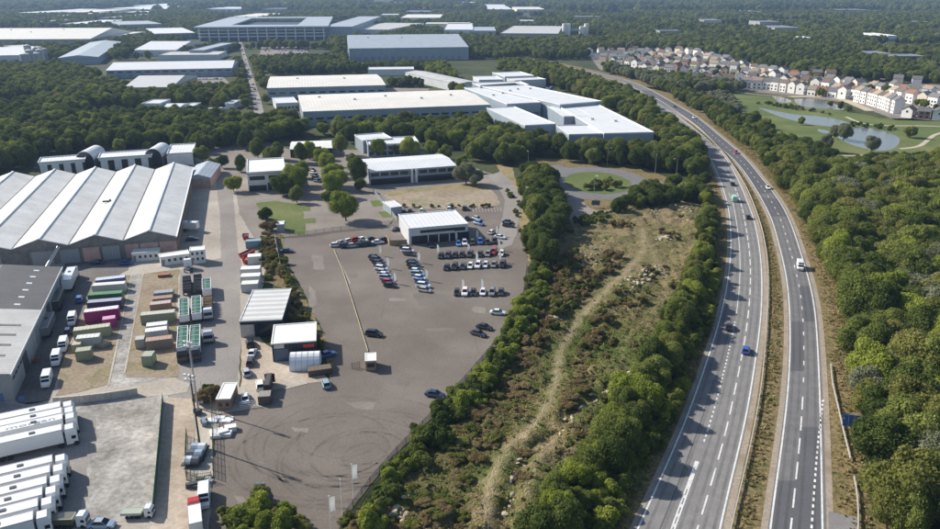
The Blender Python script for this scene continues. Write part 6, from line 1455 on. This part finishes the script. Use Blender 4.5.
for k, (a, b, c, d_, h_) in enumerate([(248,265.5,262,264.5,2.8),(241,279.5,261,278.5,3.2),(241,286.5,261,285.5,3.0),(241.5,293,259,292,2.6)]):
    container(a, b, c, d_, h_, (.56,.55,.52), 'white stacked load block, %s from the rear above the striped workshop' % ORD[k], W=3.2, roofcol=(.76,.76,.73), name='load_stack', cat='load', group='white load blocks above the striped workshop')
for k, (px, py, hd, lab, L) in enumerate([(246,239,R(85),'small red skip with dark load at the top of the bank',3.4),(247.5,256.6,R(25),'long red skip in front of the blue grey container',6.0),(247,263,R(60),'short red skip between the long red one and the white load',3.2)]):
    p = G(px, py); e = empty('skip', p.x, p.y, pic(px, py, hd), lab, 'skip', 'red skips', .06); mb = MB(); w_ = 1.1
    a_ = [(-L/2+.5, -w_*.8, .1), (L/2-.5, -w_*.8, .1), (L/2-.5, w_*.8, .1), (-L/2+.5, w_*.8, .1)]; b_ = [(-L/2, -w_, 1.6), (L/2, -w_, 1.6), (L/2, w_, 1.6), (-L/2, w_, 1.6)]
    for i in range(4): j = (i+1) % 4; mb.face([a_[i], a_[j], b_[j], b_[i]]); mb.face([b_[i], b_[j], Vector(a_[j])+Vector((0, 0, .1)), Vector(a_[i])+Vector((0, 0, .1))])
    mb.face(a_); mb.build('bin', ['red_paint'], e); MB().hexa([(-L/2+.4, -w_*.85, .5), (L/2-.4, -w_*.85, .5), (L/2-.4, w_*.85, .5), (-L/2+.4, w_*.85, .5)], [(-L/2+.3, -w_*.9, 1.25), (L/2-.3, -w_*.9, 1.45), (L/2-.3, w_*.9, 1.3), (-L/2+.3, w_*.9, 1.35)]).build('load', ['rust' if k == 2 else 'dark_steel'], e)
    for s_ in (-1, 1): MB().box(-L/2, L/2, s_*w_-.06, s_*w_+.06, 1.55, 1.72).build('rim', ['red_paint'], e)

for k in range(24):
    px, py = 181+(k % 12)*3.6, 79.5+(k//12)*4; p = G(px, py)
    o_ = put('car', simple, None, (p.x, p.y, .07), random.choice([CC[c] for c in ('white', 'white', 'silver', 'dark')]), R(90)); tag(o_, 'small parked vehicle, %s along in the %s line before the long blue walled warehouse' % (ORD[k % 12], 'rear' if k < 12 else 'front'), 'car', 'vehicles parked before the long blue walled warehouse')
solid('timber_pale', (.42, .37, .24), .8)
m, t, o = nodes('banner_cloth'); d = N(t, 'ShaderNodeBsdfDiffuse'); tr = N(t, 'ShaderNodeBsdfTranslucent'); mx = N(t, 'ShaderNodeMixShader'); mx.inputs[0].default_value = .45
d.inputs[0].default_value = tr.inputs[0].default_value = (.85, .85, .84, 1); t.links.new(d.outputs[0], mx.inputs[1]); t.links.new(tr.outputs[0], mx.inputs[2]); t.links.new(mx.outputs[0], o.inputs[0])
# ------------------------------------------------------------------ masts, flags, fences, signs
def fence(name, label, px, h, mat, post, step=2.6, solidp=False, cat='fence', postr=.05, z=.05, t=.025):
    pts = GP(px); L = sum((pts[i+1]-pts[i]).length for i in range(len(pts)-1)); l = resample(pts, max(1, int(L/step))); o0 = l[0]
    e = empty(name, o0.x, o0.y, 0, label, cat, None, z); mb = MB()
    for i in range(len(l)-1):
        a, b = l[i]-o0, l[i+1]-o0; d = (b-a).normalized(); n_ = Vector((-d.y, d.x))*t
        if solidp: mb.hexa([(*(a-n_), 0), (*(b-n_), 0), (*(b+n_), 0), (*(a+n_), 0)], [(*(a-n_), h), (*(b-n_), h), (*(b+n_), h), (*(a+n_), h)])
        else:
            nb2 = 4
            for z_ in [h*.08+h*.88*q/(nb2-1) for q in range(nb2)]: mb.hexa([(*(a-n_), z_-.03), (*(b-n_), z_-.03), (*(b+n_), z_-.03), (*(a+n_), z_-.03)], [(*(a-n_), z_+.03), (*(b-n_), z_+.03), (*(b+n_), z_+.03), (*(a+n_), z_+.03)])
            m_ = int((b-a).length/.3)
            for q in range(m_): c = a+(b-a)*(q+.5)/m_; mb.box(c.x-.02, c.x+.02, c.y-.02, c.y+.02, h*.05, h*.97)
    mb.build('panel', [mat], e); pm = MB().cyl((0,0,0), (0,0,h+.12), postr, n=5).mesh('post', [post])
    for i, q in enumerate(l[:100]): put('post', pm, e, (*(q-o0), 0))
    return e
fence('mesh_fence', 'tall green mesh fence between the grey yard pad and the dirt road', [(163.5,402),(160.5,440),(157,480),(154,513)], 2.1, 'green_mesh', 'green_mesh', 2.4, True)
fence('wire_fence', 'dark wire fence along the top edge of the open lot', [(272,238),(304,236),(330,232),(362,229),(390,225)], 1.7, 'dark_steel', 'dark_steel', 3)
fence('wire_fence', 'pale wire fence beside the business park drive, left of the showroom', [(373,192),(380,201),(390,213),(397,222)], 1.8, 'white_metal', 'steel', 3)
fence('wire_fence', 'thin fence running down the grassy strip behind the workshops', [(275,238),(277.5,252),(280,265),(282,278)], 1.8, 'steel', 'steel', 3, True)
fence('timber_wall', 'brown timber wall at the left corner of the showroom', [(386,240),(390,246),(407,245)], 2.0, 'timber', 'timber', 3, True, 'wall', t=.1)
fence('low_rail', 'low pale rail running down the open lot to the guard hut', [(334,250),(343,272),(352,300),(360,326),(368,352)], .3, 'timber_pale', 'timber', 5, True, 'rail', t=.07)
fence('wire_fence', 'short dark fence piece left of the guard hut', [(352,369),(360,368)], 1.6, 'dark_steel', 'dark_steel', 2)
fence('wire_fence', 'dark fence along the foot of the hedge beside the open lot', [(527,268),(523,298),(503,336),(468,378),(432,417),(398,452),(370,484),(344,520)], 1.5, 'dark_steel', 'dark_steel', 3.5)
fence('compound_fence', 'dark green fence round the scrap compound at the mast foot', [(187,436),(186,462),(186,480),(192,484),(212,481)], 2.0, 'green_mesh', 'dark_steel', 2.4)
fence('compound_fence', 'dark fence with ivy between scrap compound and open lot', [(211,402),(213,430),(213.5,455),(214,478)], 2.0, 'green_mesh', 'dark_steel', 2.4)
fence('gate_fence', 'pale slatted gate across the concrete at the yard entrance', [(240,408),(256,406)], 1.4, 'white_metal', 'steel', 1.6)
# concrete block wall
pts = resample(GP([(54,404.5),(80,402.5),(110,399),(138,394.5)]), 16); e = empty('block_wall', pts[0].x, pts[0].y, 0, 'pale concrete block wall between container lot and grey yard pad', 'wall', None, .05)
for i in range(16):
    a, b = pts[i]-pts[0], pts[i+1]-pts[0]; d = (b-a).normalized()*.02; n_ = Vector((-d.y, d.x)).normalized()*.35; hh_ = 1.7+random.uniform(-.04, .04); a, b = a+d, b-d
    MB().hexa([(*(a-n_), 0), (*(b-n_), 0), (*(b+n_), 0), (*(a+n_), 0)], [(*(a-n_*.7), hh_), (*(b-n_*.7), hh_), (*(b+n_*.7), hh_), (*(a+n_*.7), hh_)]).build('block', ['concrete_wall'], e)
# crash barriers
def barrier(label, line, post=True):
    L = sum((line[i+1]-line[i]).length for i in range(len(line)-1)); l = resample(line, int(L/3.2)); o0 = l[-1]; e = empty('crash_barrier', o0.x, o0.y, 0, label, 'crash barrier'); mb = MB()
    for i in range(len(l)-1):
        a, b = l[i]-o0, l[i+1]-o0; d = (b-a).normalized(); n_ = Vector((-d.y, d.x))*.09
        mb.hexa([(*(a-n_), .45), (*(b-n_), .45), (*(b+n_), .45), (*(a+n_), .45)], [(*(a-n_), .78), (*(b-n_), .78), (*(b+n_), .78), (*(a+n_), .78)])
    mb.build('rail', ['barrier_steel'], e); pm = MB().box(-.06, .06, -.06, .06, 0, .7).mesh('post', ['steel']); q = sorted(l, key=lambda p: p.length)
    for p in q[:100]: put('post', pm, e, (*(p-o0), 0))
    if len(q) > 100:
        mb = MB()
        for p in q[100:]: mb.box(p.x-o0.x-.06, p.x-o0.x+.06, p.y-o0.y-.06, p.y-o0.y+.06, 0, .7)
        o_ = mb.build('post', ['steel'], e); o_['kind'] = 'stuff'
solid('barrier_steel', (.52, .50, .46), .5, metal=.2)
barrier('long steel crash barrier on the central reserve beside the left carriageway', trace([(656,99),(676,112),(698,128),(720,150),(734,168),(746,188),(753,204),(759.5,222),(764,240),(767,260),(768,280),(767.8,300),(766.8,320),(765,346),(762,380),(759,404),(754.6,426),(747,463),(739,493),(731,529)], 4))
barrier('short steel crash barrier by the blue panel, right of the motorway', spline(GP([(830.4,366),(832,384),(837,406),(841.5,426),(846,445),(850,461)]), 3))
barrier('short steel crash barrier curving past the lay-by at the right edge of the verge', spline(GP([(853.5,479),(856,492),(857.4,507),(857.6,529),(856,550)]), 3))
# floodlight masts
def mast(px, py, h, mat, label):
    p = G(px, py); e = empty('floodlight_mast', p.x, p.y, R(-20), label, 'light mast', 'floodlight masts beside the dirt road'); MB().cyl((0,0,0), (0,0,h), .22, .11, 8).build('pole', [mat], e)
    MB().box(-1.2, 1.2, -.06, .06, h-.3, h-.14).box(-1.2, 1.2, -.06, .06, h-1.3, h-1.18).build('crossarm', [mat], e)
    lm = MB().hexa([(-.3,-.22,-.22),(.3,-.22,-.22),(.3,.1,-.3),(-.3,.1,-.3)], [(-.34,-.3,.2),(.34,-.3,.2),(.25,.15,.25),(-.25,.15,.25)]).mesh('floodlight', ['white_metal'])
    for k in range(3):
        for z_ in (0, -1.0): put('floodlight', lm, e, (-.9+.9*k, -.3, h-.05+z_)).scale = (.8, .8, .8)
    for k in range(10): MB().box(-.45, .45, -.03, .03, 0, .06).build('rung', [mat], e, (0, 0, h-2.2-k*.5))
mast(200, 446, 16, 'dark_steel', 'dark floodlight mast with white lamp head at the scrap compound'); mast(198, 408, 16, 'steel', 'pale grey floodlight mast behind the dark one')
# flagpoles and banners
def flagpole(px, py, h, banner, label, group):
    p = G(px, py); e = empty('flagpole', p.x, p.y, R(22), label, 'flagpole', group); MB().cyl((0,0,0), (0,0,h), .07, .045, 6).cyl((0,0,h), (0,0,h+.1), .09, n=6).build('pole', ['white_metal'], e)
    if banner:
        mb = MB(); n = 6; b = .95
        for i in range(n):
            z0, z1 = h-.1-3.0*i/n, h-.1-3.0*(i+1)/n; y = lambda z: .12*math.sin(z*1.5)
            mb.hexa([(.08, y(z1), z1), (b, y(z1)*2.5, z1), (b, y(z0)*2.5, z0), (.08, y(z0), z0)], [(.08, y(z1)+.02, z1), (b, y(z1)*2.5+.02, z1), (b, y(z0)*2.5+.02, z0), (.08, y(z0)+.02, z0)])
        mb.build('flag', ['banner_cloth'], e); MB().hexa([(.3, -.05, h-1.2), (.7, -.09, h-1.2), (.7, -.09, h-.7), (.3, -.05, h-.7)], [(.3, -.03, h-1.2), (.7, -.07, h-1.2), (.7, -.07, h-.7), (.3, -.03, h-.7)]).build('emblem_patch', ['steel'], e) if False else None
flagpole(331.5,532,7.2,True,'nearest white flagpole with a hanging white flag at the bottom of the lot','tall flagpoles at the bottom of the lot')
flagpole(342.6,514.5,7.2,False,'bare middle flagpole without flag at the bottom of the lot','tall flagpoles at the bottom of the lot'); flagpole(353.6,498.5,7.2,True,'farthest white flagpole with a flag at the bottom of the lot','tall flagpoles at the bottom of the lot')
flagpole(525.6,204,7.6,True,'white flagpole with flag beside the tree belt right of the showroom','flagpoles right of the showroom'); flagpole(528.6,206,6.6,False,'bare flagpole, middle of three right of the showroom','flagpoles right of the showroom'); flagpole(531,209,6.6,False,'bare flagpole, nearest of three right of the showroom','flagpoles right of the showroom')
fm = MB(); prof = [(0, .9), (.75, 1.0), (.8, 2.6), (.68, 3.2), (.4, 3.6), (.05, 3.7)]
for i in range(len(prof)-1):
    (x0, z0), (x1, z1) = prof[i], prof[i+1]
    fm.hexa([(0, -.015, z0 if i else .9), (x0 or .75, -.015, z0), (x1, -.015, z1), (0, -.015, z1)], [(0, .015, z0 if i else .9), (x0 or .75, .015, z0), (x1, .015, z1), (0, .015, z1)])
fmm = fm.mesh('banner', ['banner_cloth']); pmm = MB().cyl((0,0,0), (0,0,3.7), .04, .02, 5).mesh('pole', ['white_metal'])
for k, (px, py, lab) in enumerate([(379.4,256,'at the rear of the left display column'),(387,268.6,'beside the middle of the left display column'),(394,284,'near the front of the left display column'),(418,263,'at the rear of the right display column'),(425.6,281,'beside the front of the right display column'),(437,255,'at the left end of the middle display row'),(455.4,242.4,'before the showroom glass'),(467.6,254,'in the middle of the middle display row'),(476.4,240.6,'at the right corner of the showroom'),(475.8,263,'between the middle and front display rows'),(498,250.6,'at the rear right end of the middle display row'),(499,262,'at the right end between the display rows'),(462,291,'at the left of the nearest display row'),(481,290.6,'in the middle of the nearest display row'),(496,236,'beside the white saloon right of the showroom')]):
    p = G(px, py); e = empty('feather_banner', p.x, p.y, R(random.uniform(8, 30)), 'white feather banner ' + lab, 'banner', 'white feather banners in the display lot', .06); put('pole', pmm, e); put('banner', fmm, e)
# street lamps
def lamp(px, py, h, label):
    p = G(px, py); e = empty('street_lamp', p.x, p.y, random.uniform(0, 6), label, 'street lamp', 'street lamps'); MB().cyl((0,0,0), (0,0,h), .11, .06, 6).build('post', ['steel'], e); MB().cyl((0,0,h), (1.4,0,h+.25), .05, n=5).build('arm', ['steel'], e); MB().box(1.2, 1.9, -.14, .14, h+.2, h+.33).build('lamp_head', ['white_metal'], e)
for px, py, lab in [(528,170,'tall lamp at the left side of the roundabout'),(607,166,'tall lamp behind the roundabout island'),(655,174,'tall lamp right of the roundabout'),(676,178,'rightmost lamp near the roundabout by the motorway'),(368.6,70,'tall lamp among the trees behind the cream warehouses, right one'),(309,66,'tall lamp among the trees behind the cream warehouses, left one'),(594,196,'lamp at the near side of the roundabout island')]: lamp(px, py, 9, lab)
# small blue sign by the forecourt
p = G(595.5, 208); e = empty('forecourt_sign', p.x, p.y, R(-5), 'small blue notice board on two posts at the roundabout forecourt', 'sign'); MB().box(-1.7, 1.7, -.06, .06, 1.2, 3.2).build('board', ['glass_blue'], e)
for x in (-1.5, 1.5): MB().box(-.07, .07, -.07, .07, 0, 3.3).build('post', ['white_metal'], e, (x, .14, 0))
# blue roadside panel
solid('sign_blue', (.05, .13, .34), .4)
p = G(853, 431); e = empty('roadside_sign', p.x, p.y, R(-14), 'large dark blue roadside panel on posts at the edge of the wood', 'sign'); b = MB().hexa([(-2.2,-.05,1.0),(2.2,-.05,1.0),(2.2,.05,1.0),(-2.2,.05,1.0)], [(-2.2,.7,3.3),(2.2,.7,3.3),(2.2,.8,3.3),(-2.2,.8,3.3)]).build('panel', ['sign_blue'] if 'sign_blue' in MATS else ['door_blue'], e)
for k in range(3): MB().hexa([(-.04,-.08,1.0),(.04,-.08,1.0),(.04,-.04,1.0),(-.04,-.04,1.0)], [(-.04,.67,3.3),(.04,.67,3.3),(.04,.71,3.3),(-.04,.71,3.3)]).build('strip', ['steel'], b, (-1.1+1.1*k, 0, 0))
for x in (-1.9, 1.9): MB().cyl((0,0,-.1), (0,0,2.6), .08, n=6).build('post', ['steel'], e, (x, .45, 0))
# junk in the scrap compound
J = [('pallet_stack','pallet stack','stack of pale pallets at the compound end, nearest of two',(222,434),5.2,3.4,1.1,'membrane',14),('pallet_stack','pallet stack','scattered pale building boards behind the nearer pallet stack',(221,419),5,3,.35,'tent_fabric',8),
 ('scrap_heap','scrap','small heap of black and grey scrap at the compound foot',(197,487),4,2,.9,'dark_steel',0),('scrap_heap','scrap','pile of grey scrap tins beside the white van',(206,480),3,2,.7,'steel',0),('scrap_heap','scrap','red scrap box behind the white van',(202.5,487.5),1.8,1.2,.8,'red_paint',0),
 ('tool_chest','box','dark metal box at the mast foot',(196,414),2.4,1.6,1.3,'dark_steel',0),('tool_chest','box','grey crate among the compound junk',(205,424),2,2,1.1,'door_grey',0),('tool_chest','box','blue barrel box at the office corner of the grey warehouse',(22,400),1.6,1.2,1.0,'door_blue',0),('tool_chest','box','orange red machine beside the grey warehouse door',(36,363),1.6,1.4,1.3,'rust',0),('pallet_stack','pallet stack','small timber pile near the yard aerial',(196,399),2.2,2,.8,'timber',0)]
for nm, cat, lab, (px, py), w_, d_, h_, mt, n in J:
    p = G(px, py); e = empty(nm, p.x, p.y, R(random.uniform(0, 14)), lab, cat, None, .06)
    for k in range(5):
        x, y = random.uniform(-w_/3, w_/3), random.uniform(-d_/3, d_/3); a = random.uniform(.25, .45)
        MB().box(-w_*a*.6, w_*a*.6, -d_*a*.6, d_*a*.6, 0, h_*random.uniform(.5, 1)).build({'pallet_stack': 'board_stack', 'scrap_heap': 'scrap_piece', 'tool_chest': 'case'}[nm], [mt if k % 3 else ('dark_steel' if nm == 'scrap_heap' else mt)], e, (x, y, 0), rz=random.uniform(-.4, .4))
for k, (px, py) in enumerate([(192.4,458),(199.6,458)]):
    p = G(px, py); e = empty('car_transporter', p.x, p.y, R(92), '%s transporter deck with pale car body parts inside the scrap compound' % ('left' if k == 0 else 'right'), 'trailer'); MB().box(-3.4, 3.4, -1.1, 1.1, .5, .7).build('deck', ['dark_steel'], e); wheels(e, [-1, .3], .95, .35)
    for q in range(3): loft_ = MB(); loft(loft_, [ring(-.95, .75, .1, .7), ring(-.5, .8, .1, 1.1), ring(.5, .8, .1, 1.1), ring(.95, .75, .1, .6)]); loft_.build('car_shell', ['car_paint'], e, (-2.2+2.2*q, 0, .62), random.choice([(.6,.62,.64), (.3,.38,.46), (.1,.1,.12)]))
# yard aerial (pale lattice post on a box)
p = G(203, 401); e = empty('generator_trailer', p.x, p.y, R(80), 'pale generator trailer with a short lamp stalk beside the portable cabin', 'generator'); MB().box(-1.6, 1.6, -.8, .8, .5, 1.7).build('housing', ['white_metal'], e); MB().cyl((0,0,1.7), (0,0,5.2), .09, n=6).build('stalk', ['white_metal'], e); wheels(e, [0], .8, .35)

# ------------------------------------------------------------------ rubble on the rough grassland
solid('pale_stone', (.42, .36, .26), .9, var=.3, scale=2)
def rock_mesh(seed, flat):
    rs = random.Random(seed); v, f = ico(2); me = bpy.data.meshes.new('rubble')
    vv = [tuple(Vector(x)*(1+.32*noise.noise(Vector(x)*1.7+Vector((seed*3, 0, 0)))+.12*noise.noise(Vector(x)*5+Vector((seed, 2, 0))))) for x in v]
    me.from_pydata([(x*1.1, y*.8, z*flat) for x, y, z in vv], [], f); me.materials.append(MATS['pale_stone']); me.update(); return me
RK = [rock_mesh(k, .45+.12*(k % 3)) for k in range(6)]
def rocks(n, fn, where, s=(.2, .6)):
    for _ in range(n):
        q = fn()
        if not inside((q.x, q.y), FIELD): continue
        o_ = put('rubble_block', random.choice(RK), None, (q.x, q.y, fz(q.x, q.y)+.02)); sc = random.uniform(*s)*(1.4 if random.random() < .1 else 1); o_.scale = (sc*random.uniform(.8, 1.7), sc, sc*random.uniform(.7, 1.2)); o_.rotation_euler = (random.uniform(-.3, .3), random.uniform(-.3, .3), random.uniform(0, 6.28))
        tag(o_, 'pale broken rubble block lying ' + where, 'rubble block', 'pale rubble blocks ' + where)
def ln(px, w_):
    l = spline(GP(px), 2); return lambda: random.choice(l)+Vector((random.gauss(0, w_), random.gauss(0, w_)))
rocks(75, ln([(622,292),(632,286),(650,281),(662,276),(655,270),(640,277),(628,284)], 1.8), 'in the broken band across the middle of the rough ground')
rocks(50, ln([(648,218),(662,213),(676,208),(684,214),(676,222),(660,222)], 2.2), 'at the top right corner of the rough ground')
rocks(30, ln([(655,244),(668,241),(680,237)], 1.0), 'in the long mound near the top right', (.4, .9))
rocks(45, ln([(575,240),(590,248),(600,252),(585,262),(570,270)], 3), 'between the tree belt and the sandy path', (.2, .55))
rocks(40, ln([(628,374),(605,398),(590,405),(575,414),(570,428),(560,440)], .7), 'along the upper gully', (.2, .6)); rocks(22, ln([(520,470),(512,495),(505,515)], .8), 'along the lower gully', (.2, .55))
rocks(26, ln([(388,518),(397,510),(404,506),(398,520)], 1.3), 'in a heap at the bottom left of the rough ground', (.3, .9)); rocks(30, ln([(545,318),(556,325),(562,312)], 1.6), 'beside the path bend', (.2, .5))

# ------------------------------------------------------------------ haze
m, t, o = nodes('haze_air'); v = N(t, 'ShaderNodeVolumePrincipled'); v.inputs['Color'].default_value = (.44, .65, 1.0, 1); v.inputs['Density'].default_value = HAZE = .00009; v.inputs['Anisotropy'].default_value = .2
t.links.new(v.outputs[0], o.inputs['Volume'])
hz = MB().box(-9600, 9600, -600, 14600, -40, 96).build('haze', ['haze_air']); tag(hz, 'pale blue haze thickening towards the horizon', 'haze', None, 'stuff'); hz['kind'] = 'stuff'
